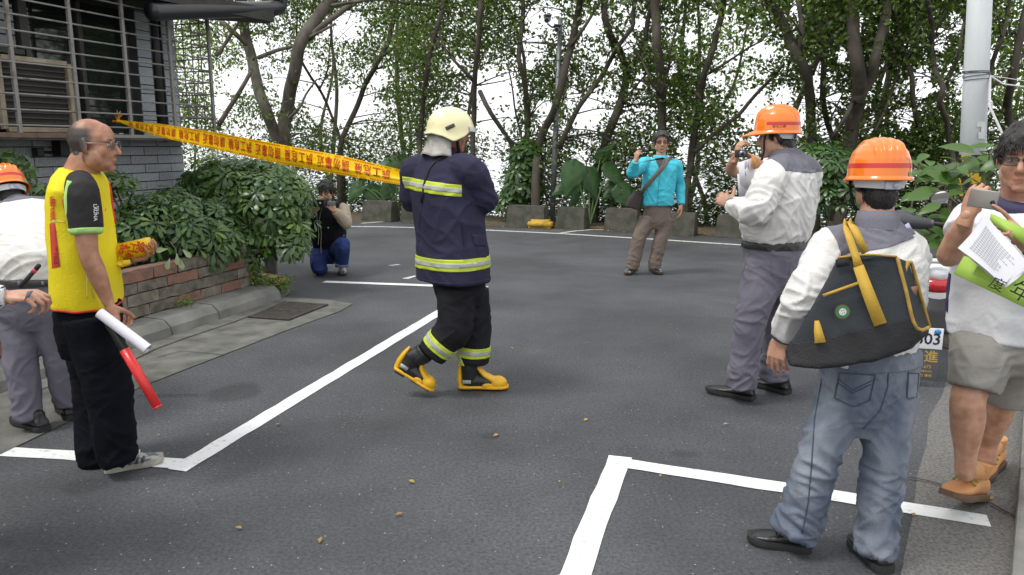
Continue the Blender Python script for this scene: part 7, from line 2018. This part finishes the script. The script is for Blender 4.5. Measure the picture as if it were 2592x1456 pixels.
    fx = (J(2640, 800, -.46) - J(2414, 692, -.30)).normalized(); fn = Vector((0, -1, .1)); fy = (Vector((0, 0, 1)) - fx * fx.z).normalized()
    for t_, z_, q_ in (('年', .075, J(2585, 742, -.457)), ('度', .05, J(2524, 722, -.412))): put('lettering', mesh('lettering', *place(text_mesh(t_, z_), q_, fx, fy)), mat('black_print', (.012, .012, .012), .7), fo)
    pp = empty('paper_sheets', J(2500, 620, -.36), 'printed white sheets held in front of the green folder', 'papers')
    PAP = mat('white_paper', (.74, .74, .78), .8); INK = mat('grey_print', (.28, .28, .30), .8)
    A_, B_, C_, D_ = J(2424, 628, -.36), J(2545, 724, -.42), J(2600, 668, -.42), J(2494, 540, -.33)
    for k in range(3):
        off = Vector((.006 * k, .006 * k, -.004 * k))
        V = []
        for i in range(9):
            for j in range(9):
                u, v = i / 8, j / 8
                V.append((A_ * (1 - u) + B_ * u) * (1 - v) + (D_ * (1 - u) + C_ * u) * v + off + Vector((0, -.012 * math.sin(u * 4 + v * 3 + k), 0)))
        o = put('sheet', mesh('sheet', V, [(i * 9 + j, i * 9 + j + 1, i * 9 + j + 10, i * 9 + j + 9) for i in range(8) for j in range(8)]), PAP, pp)
    tx = []
    rr = random.Random(3)
    for i in range(13):
        v = .16 + i * .052
        a, b = .12, rr.uniform(.6, .88)
        f2 = lambda u, v: (A_ * (1 - u) + B_ * u) * (1 - v) + (D_ * (1 - u) + C_ * u) * v + Vector((0, -.012 * math.sin(u * 4 + v * 3) - .002, 0))
        for u0 in np.arange(a, b, .06): tx.append(([f2(u0, v), f2(u0 + .045, v), f2(u0 + .045, v + .016), f2(u0, v + .016)], [(0, 1, 2, 3)]))
    put('print', mesh('print', *join(tx)), INK, pp)
def mic_person():
    Y0 = 2.62
    J = lambda x, y, d=0: P(x, y, Y0 + d)
    fwd = Vector((.85, .5, 0)).normalized(); lat = Vector((fwd.y, -fwd.x, 0))
    root = person_root('person in checked shirt reaching in from the side with a pen recorder', G(-330, 1450))
    def ck():
        m = bpy.data.materials.new('checked_cotton'); m.use_nodes = True
        N, L = m.node_tree.nodes, m.node_tree.links; b = N['Principled BSDF']; b.inputs['Roughness'].default_value = .8
        tc = N.new('ShaderNodeTexCoord')
        outs = []
        for dr in ('X', 'Z'):
            w = N.new('ShaderNodeTexWave'); w.bands_direction = dr; w.inputs['Scale'].default_value = 26; L.new(tc.outputs['Object'], w.inputs['Vector'])
            r = N.new('ShaderNodeValToRGB'); r.color_ramp.elements[0].position, r.color_ramp.elements[1].position = .45, .55; L.new(w.outputs['Fac'], r.inputs['Fac']); outs.append(r.outputs['Color'])
        mx = N.new('ShaderNodeMix'); mx.data_type = 'RGBA'; mx.blend_type = 'ADD'; mx.inputs[0].default_value = 1; L.new(outs[0], mx.inputs[6]); L.new(outs[1], mx.inputs[7])
        r = N.new('ShaderNodeValToRGB'); r.color_ramp.elements[0].color = (.015, .018, .035, 1); r.color_ramp.elements[1].color = (.6, .6, .6, 1); L.new(mx.outputs[2], r.inputs['Fac']); L.new(r.outputs['Color'], b.inputs['Base Color'])
        return m
    CK = ck()
    hc = J(-300, 395)
    head = make_head(hc, fwd, 1.0, hair={'thick': .012, 'len': .03, 'strands': 300})
    sp = [J(-320, 850), J(-320, 800), J(-318, 740), J(-315, 670), J(-312, 600), J(-310, 550), J(-308, 515), J(-306, 490)]
    wd = [(.16, .12), (.165, .125), (.165, .125), (.17, .12), (.175, .11), (.15, .09), (.08, .07), (.06, .06)]
    shR, elR, wrR = J(-300, 580, -.2), J(-200, 760, -.10), J(14, 752, .0)
    shL, elL, wrL = J(-340, 580, .2), J(-330, 780, .22), J(-280, 930, .2)
    core = [torso(sp, [lat] * 8, [(a * .85, b * .85) for a, b in wd]), tube([sp[5], sp[7], hc], [.066, .06, .056], 14), limb([shR, elR, wrR], [.045, .042, .028]), limb([shL, elL, wrL], [.045, .042, .028])]
    hands = [hand_parts(wrR, (1, .1, .05), (.1, .3, -1), 1, thumb=(.8, .3, .5), tcurl=20, fingers=[(38, 55, 35), (45, 60, 35), (50, 62, 35), (55, 65, 35)], s=1.0), hand_parts(wrL, (.2, .0, -1), (.5, .6, 0), -1, (30, 35, 25))]
    make_body(root, SK_KID, head, core, hands)
    garment('shirt', root, [torso(sp, [lat] * 8, wd), leg([sp[4] + lat * .09, shR, shR.lerp(elR, .5), elR, elR.lerp(wrR, .6), wrR], [.07, .078, .072, .06, .05, .042]), leg([sp[4] - lat * .09, shL, elL, wrL], [.07, .078, .06, .042])], CK, .009, .008, (5, 5, 9), 61)
    garment('trousers', root, [torso([J(-320, 960), J(-320, 900), J(-320, 840), J(-320, 790)], [lat] * 4, [(.11, .1), (.165, .13), (.17, .13), (.165, .13)]), leg([J(-300, 900, -.1), J(-295, 1150, -.1), J(-295, 1400, -.1)], [.1, .08, .07]), leg([J(-340, 900, .1), J(-335, 1130, .1), J(-335, 1360, .1)], [.1, .08, .07])], MATS['dark_trousers'], .011, .01, (5, 5, 11), 63)
    for dx, dy in ((-.03, -.1), (-.08, .12)):
        b = root.location + Vector((dx, dy, .004)); black_shoe(root, b, b + fwd * .27)
    pn = empty('pen_recorder', J(70, 705, .0), 'slim black pen recorder with red ring held at the edge of the road', 'recorder')
    put('barrel', mesh('barrel', *tube([J(52, 727, -.02), J(88, 684, -.02)], .0075, 12)), STRAPK, pn)
    put('red_ring', mesh('red_ring', *tube([J(84, 689, -.02), J(91, 681, -.02)], .0085, 12)), mat('pink_red_ring', (.55, .05, .10), .4), pn)
    put('cap', mesh('cap', *tube([J(91, 681, -.02), J(98, 673, -.02)], .008, 12, closed_round=True)), STRAPK, pn)
    ca = empty('small_card', J(76, 745, -.02), 'small grey plastic holder pinched between fingers at the road edge', 'card')
    put('card_body', mesh('card_body', *slab_quad([J(62, 762, -.03), J(72, 758, -.02), J(84, 736, -.02), J(70, 738, -.03)], -.003)), mat('grey_card', (.22, .24, .28), .4), ca)
cyan_man(); photographer(); hidden_man(); phone_kid(); mic_person()
# ================================================================ warning tape from the window cage to the firefighter
TAPEY = mat('yellow_tape', (0.86, 0.55, 0.006), .35, var=.06, vscale=5, transl=.12, spec=.5)
TAPER = mat('red_tape_print', (0.50, 0.045, 0.006), .45)
def tape():
    x0, x1 = 300, 1110
    Yf = lambda x: 1 / (1 / 7.84 + (1 / 5.12 - 1 / 7.84) * (x - 300) / 725)
    tx, ty = [300, 400, 534, 701, 868, 1025, 1110], [304, 313, 333, 364, 395, 432, 456]
    bx, by = [300, 345, 400, 534, 701, 868, 1030, 1110], [309, 328, 346, 376, 413, 444, 471, 488]
    top = lambda x: float(np.interp(x, tx, ty)); bot = lambda x: float(np.interp(x, bx, by))
    def S(x, v):
        Y = Yf(x) + .02 * math.sin(v * 3.0 + x * .012) - .035 * v * (1 - v) * min(1, (x - 300) / 200)
        fold = -.018 * math.exp(-((v - .33) / .07) ** 2) * min(1, max(0, (x - 600) / 200))
        return P(x, bot(x) + (top(x) - bot(x)) * v, Y + fold)
    root = empty('warning_tape', S(300, .5), 'yellow warning tape with red characters stretched from cage to firefighter', 'warning tape')
    n, m_ = 150, 12
    V = [S(x0 + (x1 - x0) * i / n, j / m_) for i in range(n + 1) for j in range(m_ + 1)]
    F = [(i * (m_ + 1) + j, i * (m_ + 1) + j + 1, (i + 1) * (m_ + 1) + j + 1, (i + 1) * (m_ + 1) + j) for i in range(n) for j in range(m_)]
    put('ribbon', mesh('ribbon', V, F), TAPEY, root)
    # arc length table so that the print keeps its size along the ribbon
    xs = np.linspace(x0, x1, 400); pts = [S(x, .5) for x in xs]
    al = np.concatenate([[0], np.cumsum([(pts[i + 1] - pts[i]).length for i in range(399)])])
    total = al[-1]
    xat = lambda s: float(np.interp(s, al, xs))
    def on(s, v):
        p = S(xat(s), v); return p + Vector((0, -.004, .0005))
    rev = lambda VF, s0, vc, wid: ([on(s0 - q.x, vc - q.y / wid) for q in VF[0]], VF[1])
    chars = {c: text_mesh(c, .082, bold=.014) for c in '施工危險請勿靠近'}
    s = total - .50; k = 0
    seq = '施工危險請勿靠近'; i = 0
    while s > .25:
        c = seq[i % 8]
        put('character', mesh('character', *rev(chars[c], s, .56, .125)), TAPER, root)
        s -= .094 if i % 4 != 3 else .135
        i += 1
    st = []
    for e, (v0, v1) in enumerate(((.035, .115), (.885, .965))):
        s = .06
        while s < total - .05:
            if int((s + e * .4) / .55) != int((s + .10 + e * .4) / .55): s += .02; 
            if ((s + e * .27) % .62) > .13:
                st.append(([on(s, v0), on(s + .008, v0), on(s + .013, v1), on(s + .005, v1)], [(0, 1, 2, 3)]))
            s += .017
    tag(put('edge_hatching', mesh('edge_hatching', *join(st)), TAPER, root), kind='stuff')
    sm = text_mesh('安全第一', .020)
    for e, v in ((0, .075), (1, .925)):
        s = .62 - e * .27 + .065 - .62 * 0
        j = 0
        while s + .62 * j < total - .1:
            if s + .62 * j > .3: put('small_print', mesh('small_print', *rev(sm, s + .62 * j, v, .125)), TAPER, root)
            j += 1
    k0 = S(302, .5)
    ORK = mat('orange_knot', (.62, .26, .01), .5)
    put('knot', fuse([ellipsoid(k0 + Vector((-.01, -.01, 0)), (.028, .02, .018)), tube([k0 + Vector((-.07, .0, .0)), k0, k0 + Vector((.06, -.01, -.008))], [.009, .016, .012], 8)], .004, 2), ORK, root)
    for dx, dz in ((-.005, .11), (.02, .10), (.035, .07), (.01, .085), (-.03, .06)):
        put('loose_end', mesh('loose_end', *ribbon([k0, k0 + Vector((dx * .4, -.02, dz * .5)), k0 + Vector((dx * 1.3, -.01, dz))], [.012, .010, .004], Vector((.3, -1, 0)), .0015)), ORK, root)
tape()
# ================================================================ things in the vested man's hands
def held():
    J = lambda x, y, d=0: P(x, y, 3.60 + d)
    a, b = J(292, 642, .07), J(384, 622, .10); ax = (b - a).normalized(); sd = ax.orthogonal().normalized(); up_ = Vector((0, 0, 1)); up_ = (up_ - ax * up_.z).normalized(); fr = up_.cross(ax); fr = fr if fr.y < 0 else -fr
    rt = empty('tape_roll', (a + b) / 2, 'roll of yellow tape with red print in the hand of the vested man', 'tape roll')
    r = .043
    rm = mesh('roll', *tube([a, a.lerp(b, .97), b], [r, r, r * .96], 48))
    fr_ = surface_of(rm)
    put('roll', rm, TAPEY, rt)
    put('core', mesh('core', *tube([b, b + ax * .0015], r * .45, 20)), mat('card_core', (.25, .16, .08), .8), rt)
    for ch, x, y, z in (('施', 314, 634, 30), ('工', 338, 630, 28), ('險', 356, 628, 28), ('危', 326, 652, 22), ('請', 374, 628, 15), ('勿', 375, 644, 15)):
        put('character', mesh('character', *letter_on(fr_, ch, z, x, y, R(12), .003, .02)), TAPER, rt)
    put('loose_end', mesh('loose_end', *ribbon([J(296, 660, .02), J(312, 668, .03), J(330, 662, .03)], [.05, .035, .02], Vector((0, -1, .3)), .001)), TAPEY, rt)
    pr = empty('paper_roll', J(316, 838, -.26), 'rolled white paper in the lowered hand of the vested man', 'paper roll')
    a, b = J(252, 792, -.24), J(374, 884, -.27)
    V, F = tube([a, b], [.0235, .0235], 24, caps=False)
    V2, F2 = tube([a, b], [.0215, .0215], 24, caps=False)
    put('roll', mesh('roll', *join([(V, F), (V2, [f[::-1] for f in F2])])), mat('roll_paper', (.72, .71, .76), .75), pr)
    V, F = tube([a + Vector((.0, 0, .001)), b - Vector((0, 0, 0))], [.014, .014], 20, caps=False)
    put('inner_turn', mesh('inner_turn', V, F), MATS['roll_paper'], pr)
    bt = empty('traffic_baton', J(345, 940, -.25), 'red signal baton with black handle pointing at the road', 'baton')
    h0, h1, t1 = J(272, 815, -.24), J(315, 885, -.25), J(398, 1029, -.28)
    put('handle', mesh('handle', *tube([h0, h0.lerp(h1, .15), h0.lerp(h1, .3), h1], [.016, .019, .017, .021], 18, closed_round=True)), mat('baton_handle', (.012, .014, .014), .5), bt)
    put('tube', mesh('tube', *tube([h1, h1.lerp(t1, .5), t1], [.0225, .022, .0205], 22)), mat('red_baton_plastic', (.82, .045, .045), .35, transl=.25, coat=.2), bt)
    put('end_cap', mesh('end_cap', *tube([t1, t1 + (t1 - h1).normalized() * .008], [.0225, .021], 22)), mat('red_cap', (.62, .03, .03), .4), bt)
held()
# ================================================================ tool bag
def tool_bag():
    J = lambda x, y, d=0: P(x, y, 2.80 + d)
    rt = empty('tool_bag', J(2170, 800, -.3), 'dark grey canvas tool bag with yellow straps on the shoulder of a helmeted man', 'bag')
    GREY = mat('grey_canvas', (.036, .041, .046), .85, var=.12, vscale=6, bump=.35, bscale=200, spec=.2); BLK_ = mat('black_canvas', (.012, .012, .013), .75, var=.3, bump=.4, bscale=150)
    YS = mat('yellow_webbing', (.50, .31, .035), .7, var=.12, vscale=14, bump=.3, bscale=200); YE = mat('worn_yellow_edging', (.40, .25, .05), .8, var=.3, vscale=20)
    fr = [(2122, 652, -.20), (2200, 646, -.22), (2272, 650, -.22), (2294, 735, -.25), (2312, 815, -.27), (2330, 845, -.27), (2295, 884, -.28), (2208, 914, -.30), (2073, 932, -.31), (1998, 924, -.27), (1988, 890, -.24), (2060, 770, -.24)]
    bk = [(2122, 652, -.14), (2200, 646, -.14), (2300, 662, -.14), (2326, 740, -.12), (2350, 820, -.10), (2352, 842, -.10), (2310, 878, -.12), (2215, 904, -.12), (2085, 922, -.14), (2006, 916, -.16), (1998, 886, -.18), (2062, 770, -.16)]
    n = len(fr)
    V = [J(*p) for p in fr] + [J(*p) for p in bk]
    F = [tuple(range(n - 1, -1, -1)), tuple(range(n, 2 * n))] + [(i, (i + 1) % n, n + (i + 1) % n, n + i) for i in range(n)]
    bm = bmesh.new()
    vs_ = [bm.verts.new(v) for v in V]
    for f in F: bm.faces.new([vs_[i] for i in f])
    bmesh.ops.recalc_face_normals(bm, faces=bm.faces[:]); bmesh.ops.triangulate(bm, faces=bm.faces[:])
    tm = bpy.data.meshes.new('t'); bm.to_mesh(tm); bm.free()
    me = fuse([([v.co.copy() for v in tm.vertices], [tuple(p.vertices) for p in tm.polygons])], .007, 5)
    wrinkle(me, .006, (3, 3, 4), 71, (), .6)
    body = put('bag_body', me, GREY, rt)
    a, b = J(1991, 882, -.28), J(2300, 808, -.28)
    d = (b - a).normalized(); nn = Vector((d.z, 0, -d.x)); nn = nn if nn.z < 0 else -nn
    put('base_panel', cut(me, [(a.lerp(b, .5), nn)], .004), BLK_, body)
    F_ = Vector((-.1, -1, .1))
    def yr(pts, w, t=.004, m=YS, nm='strap'): put(nm, mesh(nm, *ribbon([J(*p) for p in pts], w, F_, t)), m, rt)
    yr([(2140, 572, -.10), (2143, 585, -.16), (2152, 610, -.20), (2165, 648, -.228), (2173, 676, -.236)], [.024, .024, .024, .024, .030])
    yr([(2172, 674, -.242), (2198, 745, -.262), (2228, 822, -.296)], [.034, .040, .042])
    yr([(2152, 566, -.08), (2162, 580, -.15), (2176, 610, -.17), (2190, 640, -.17)], .026)
    yr([(2140, 572, -.10), (2136, 562, -.04), (2138, 572, .05), (2142, 590, .10)], .024)
    yr([(2152, 566, -.08), (2150, 560, -.02), (2152, 572, .06)], .024)
    yr([(2067, 812, -.272), (2070, 835, -.282), (2076, 868, -.300)], [.014, .026, .036])
    yr([(2083, 748, -.262), (2125, 733, -.268), (2170, 717, -.262)], .009, .006)
    put('edging', mesh('edging', *tube([J(2271, 652, -.225), J(2293, 735, -.255), J(2312, 815, -.275), J(2330, 836, -.26), J(2352, 828, -.12)], .0065, 8, step=.03)), YE, rt)
    put('edging', mesh('edging', *tube([J(2290, 690, -.19), J(2298, 664, -.17), J(2306, 664, -.15), J(2328, 740, -.135), J(2352, 826, -.115)], .0065, 8, step=.03)), YE, rt)
    put('edging', mesh('edging', *tube([J(2122, 652, -.205), J(2200, 645, -.226), J(2270, 650, -.226)], .004, 6, step=.03)), YE, rt)
    put('leather_tab', mesh('leather_tab', *ribbon([J(2291, 742, -.222), J(2320, 735, -.155)], .034, Vector((.6, -1, 0)), .003)), mat('brown_leather_tab', (.30, .145, .07), .6), rt)
    put('tongue', mesh('tongue', *ribbon([J(2178, 656, -.232), J(2210, 654, -.234)], .010, F_, .003)), BLK_, rt)
    put('top_band', mesh('top_band', *ribbon([J(2116, 668, -.226), J(2150, 662, -.232)], .028, F_, .002)), BLK_, rt)
    c = J(2131, 789, -.286); ez = F_.normalized(); ex_ = Vector((1, -.1, 0)).normalized(); ey_ = ez.cross(ex_).normalized()
    for nm, r, z, m in (('emblem', .0245, .006, mat('emblem_brown', (.13, .085, .03), .6)), ('emblem_ring', .0205, .0075, mat('emblem_green', (.03, .19, .07), .6)), ('emblem_centre', .012, .009, mat('emblem_white', (.62, .62, .58), .6))):
        V = [c + ez * z] + [c + ez * z + (ex_ * math.cos(t) + ey_ * math.sin(t)) * r for t in np.linspace(0, 2 * math.pi, 28, endpoint=False)]
        put(nm, mesh(nm, V, [(0, 1 + i, 1 + (i + 1) % 28) for i in range(28)]), m, rt)
    for i, (dx, dy) in enumerate(((-.004, .004), (.003, .006), (.005, -.002), (-.002, -.005))):
        q = c + ez * .0098 + ex_ * dx + ey_ * dy
        put('emblem_dot', mesh('emblem_dot', *tube([q, q + ez * .0006], .0018, 8)), mat('emblem_dark', (.15, .05, .05), .6), rt)
tool_bag()
# papers in front of the tall helmeted man
def clip_papers():
    J = lambda x, y, d=0: P(x, y, 5.15 + d)
    pp = empty('form_sheets', J(1888, 430), 'white forms held up beside the tall helmeted man', 'papers')
    A_, B_, C_, D_ = J(1868, 412), J(1904, 400, .05), J(1912, 478, .05), J(1874, 470)
    put('sheet', mesh('sheet', *slab_quad([A_, D_, C_, B_], .002)), mat('form_paper', (.76, .76, .80), .8), pp)
    put('sheet', mesh('sheet', *slab_quad([J(1866, 440, .03), J(1870, 500, .03), J(1905, 500, .06), J(1905, 440, .06)], .002)), MATS['form_paper'], pp)
    tx = [slab_quad([J(x, y0, -.008), J(x, y1, -.008), J(x + 2.5, y1, -.008), J(x + 2.5, y0, -.008)], .0005) for x, y0, y1 in ((1885, 409, 428), (1889, 408, 424), (1893, 410, 427), (1886, 434, 446))]
    tag(put('print', mesh('print', *join(tx)), mat('blue_grey_print', (.30, .30, .42), .8), pp), kind='stuff')
    of = empty('orange_folder', J(1912, 412, .02), 'orange card folder edge showing beside the raised forms', 'folder')
    put('cover', mesh('cover', *slab_quad([J(1902, 394, .0), J(1908, 430, .0), J(1923, 424, .06), J(1906, 392, .06)], .003)), mat('orange_card', (.55, .24, .04), .7), of)
clip_papers()
# ================================================================ parked scooter, mostly hidden
def scooter():
    o = Vector((2.83, 5.12, 0)); f = Vector((.26, .965, 0)).normalized(); s = Vector((f.y, -f.x, 0)); u = Vector((0, 0, 1))
    g = lambda a, b, c: o + f * a + s * b + u * c
    M = Matrix((f, s, u)).transposed()
    rt = empty('motor_scooter', o, 'white motor scooter parked behind the man with the tool bag', 'scooter')
    WH = mat('white_scooter_paint', (.66, .67, .68), .3, coat=.4); BK = mat('black_scooter_plastic', (.014, .014, .015), .45); TY = mat('tyre_rubber', (.02, .02, .02), .85, bump=.4)
    def wheel(a):
        w = bpy.data.objects.new('wheel', None); COL.objects.link(w); w.parent = rt
        ring = [g(a + .20 * math.cos(t), 0, .235 + .20 * math.sin(t)) for t in np.linspace(0, 2 * math.pi, 33)]
        put('tyre', mesh('tyre', *tube(ring, [(.045, .045)] * 33, 12, side=s, caps=False)), TY, w)
        put('rim', mesh('rim', *tube([g(a, -.035, .235), g(a, .035, .235)], .16, 24)), mat('rim_metal', (.10, .10, .105), .4, metal=.7), w)
    wheel(.05); wheel(1.28)
    put('rear_body', fuse([tube([g(-.16, 0, .74), g(-.05, 0, .72), g(.25, 0, .66), g(.55, 0, .48)], [(.07, .06), (.14, .10), (.17, .14), (.15, .12)], 18, side=s, closed_round=True), tube([g(-.12, .0, .60), g(.2, 0, .50), g(.5, 0, .40)], [(.10, .08), (.14, .10), (.14, .09)], 16, side=s, closed_round=True)], .012, 5), WH, rt)
    put('seat', fuse([tube([g(-.02, 0, .80), g(.25, 0, .80), g(.52, 0, .76), g(.72, 0, .74)], [(.11, .05), (.14, .06), (.13, .055), (.09, .05)], 16, side=s, closed_round=True)], .012, 5), BK, rt)
    put('grab_rail', mesh('grab_rail', *tube([g(.1, -.16, .80), g(-.12, -.15, .82), g(-.22, 0, .83), g(-.12, .15, .82), g(.1, .16, .80)], .017, 8, step=.03)), WH, rt)
    put('tail_light', fuse([ellipsoid(g(-.17, 0, .665), (.05, .10, .055), M)], .007, 3), mat('red_tail_light', (.45, .012, .02), .15, coat=.5), rt)
    for q in (-1, 1): put('indicator', fuse([ellipsoid(g(-.13, q * .125, .66), (.05, .028, .05), M)], .007, 3), mat('clear_indicator', (.42, .36, .32), .15, coat=.5), rt)
    put('rear_mudguard', fuse([tube([g(-.14, 0, .60), g(-.22, 0, .50), g(-.26, 0, .36)], [(.10, .03), (.10, .02), (.09, .012)], 12, side=s)], .01, 3), BK, rt)
    pc = P(2335, 856, 4.86); mc = P(2336, 922, 4.86)
    pl = put('number_plate', mesh('number_plate', *bevel_box(pc, (.24, .006, .140), .003, Matrix((s, f, u)).transposed())), mat('plate_paint', (.74, .75, .76), .4), rt)
    put('plate_number', mesh('plate_number', *place(text_mesh('303', .105, .95, .015), pc + s * .034 - f * .005 - u * .006, s, u)), mat('plate_ink', (.012, .015, .03), .5), pl)
    put('plate_seal', mesh('plate_seal', *tube([pc + s * .085 + u * .045 - f * .003, pc + s * .085 + u * .045 - f * .005], .02, 20)), mat('blue_seal', (.05, .22, .55), .4), pl)
    mf = put('mudflap', mesh('mudflap', *bevel_box(mc, (.175, .006, .21), .003, Matrix((s, f, u)).transposed())), mat('grey_mudflap', (.085, .085, .09), .6, bump=.2), rt)
    GOLD = mat('gold_print', (.46, .32, .07), .5)
    for t_, z_, dx_, dz_ in (('合 進', .085, -.012, .05), ('2·21673', .030, 0, -.015), ('YAMAHA', .022, .01, -.045), ('機車行 專修', .022, .0, -.075)):
        put('lettering', mesh('lettering', *place(text_mesh(t_, z_, bold=.015), mc + s * dx_ + u * dz_ - f * .005, s, u)), GOLD, mf)
    put('floorboard', mesh('floorboard', *bevel_box(g(.82, 0, .30), (.46, .30, .08), .02, M)), BK, rt)
    put('leg_shield', fuse([tube([g(1.02, 0, .32), g(1.10, 0, .60), g(1.07, 0, .88)], [(.17, .04), (.20, .05), (.13, .06)], 16, side=s, closed_round=True)], .012, 4), WH, rt)
    put('front_fork', mesh('front_fork', *join([tube([g(1.28, q * .06, .235), g(1.12, q * .05, .7)], .02, 8) for q in (-1, 1)])), BK, rt)
    put('front_mudguard', fuse([tube([g(1.28 + .25 * math.cos(t), 0, .235 + .25 * math.sin(t)) for t in np.linspace(.3, 2.7, 10)], [(.06, .012)] * 10, 10, side=s)], .01, 3), WH, rt)
    hb = g(1.02, 0, .95)
    put('handlebar_cowl', fuse([tube([g(.98, -.18, .96), g(1.02, 0, .97), g(.98, .18, .96)], [.045, .065, .045], 14, closed_round=True), ellipsoid(g(1.08, 0, .98), (.10, .10, .08), M)], .01, 4), mat('dark_grey_cowl', (.05, .05, .055), .45), rt)
    put('decal', mesh('decal', *tube([P(2290, 570, 6.0), P(2302, 590, 6.0)], [(.035, .004)] * 2, 8)), mat('lilac_decal', (.45, .44, .62), .4), rt)
    for q in (-1, 1):
        put('grip', mesh('grip', *tube([g(.97, q * .20, .965), g(.94, q * .34, .955)], .017, 12, closed_round=True)), BK, rt)
        put('grip_end', mesh('grip_end', *tube([g(.972, q * .19, .965), g(.968, q * .215, .964)], .03, 14)), mat('switch_grey', (.09, .09, .095), .4), rt)
    for (cx_, cy_, bx_, by_) in ((2377, 501, 2338, 545), (2215, 505, 2240, 545)):
        c = P(cx_, cy_, 6.02); bq = P(bx_, by_, 6.05)
        st = put('mirror_stem', mesh('mirror_stem', *tube([bq + Vector((-.01, 0, -.1)), bq, c + Vector((-.03 if cx_ > 2300 else .03, .02, -.04))], .008, 8, step=.02)), BK, rt)
        mm = put('mirror', fuse([ellipsoid(c, (.082, .018, .058), Matrix.Rotation(R(-18 if cx_ > 2300 else 18), 3, 'Y'))], .005, 2), BK, rt)
        V = [c + Vector((0, -.0185, 0))] + [c + Matrix.Rotation(R(-18 if cx_ > 2300 else 18), 3, 'Y') @ Vector((.072 * math.cos(t), -.0165, .049 * math.sin(t))) for t in np.linspace(0, 2 * math.pi, 32, endpoint=False)]
        put('mirror_glass', mesh('mirror_glass', V, [(0, 1 + i, 1 + (i + 1) % 32) for i in range(32)]), mat('mirror_glass', (.8, .8, .82), .03, metal=1.0), mm)
    put('stand', mesh('stand', *join([tube([g(.35, q * .08, .25), g(.25, q * .14, .012)], .013, 8) for q in (-1, 1)])), BK, rt)
scooter()
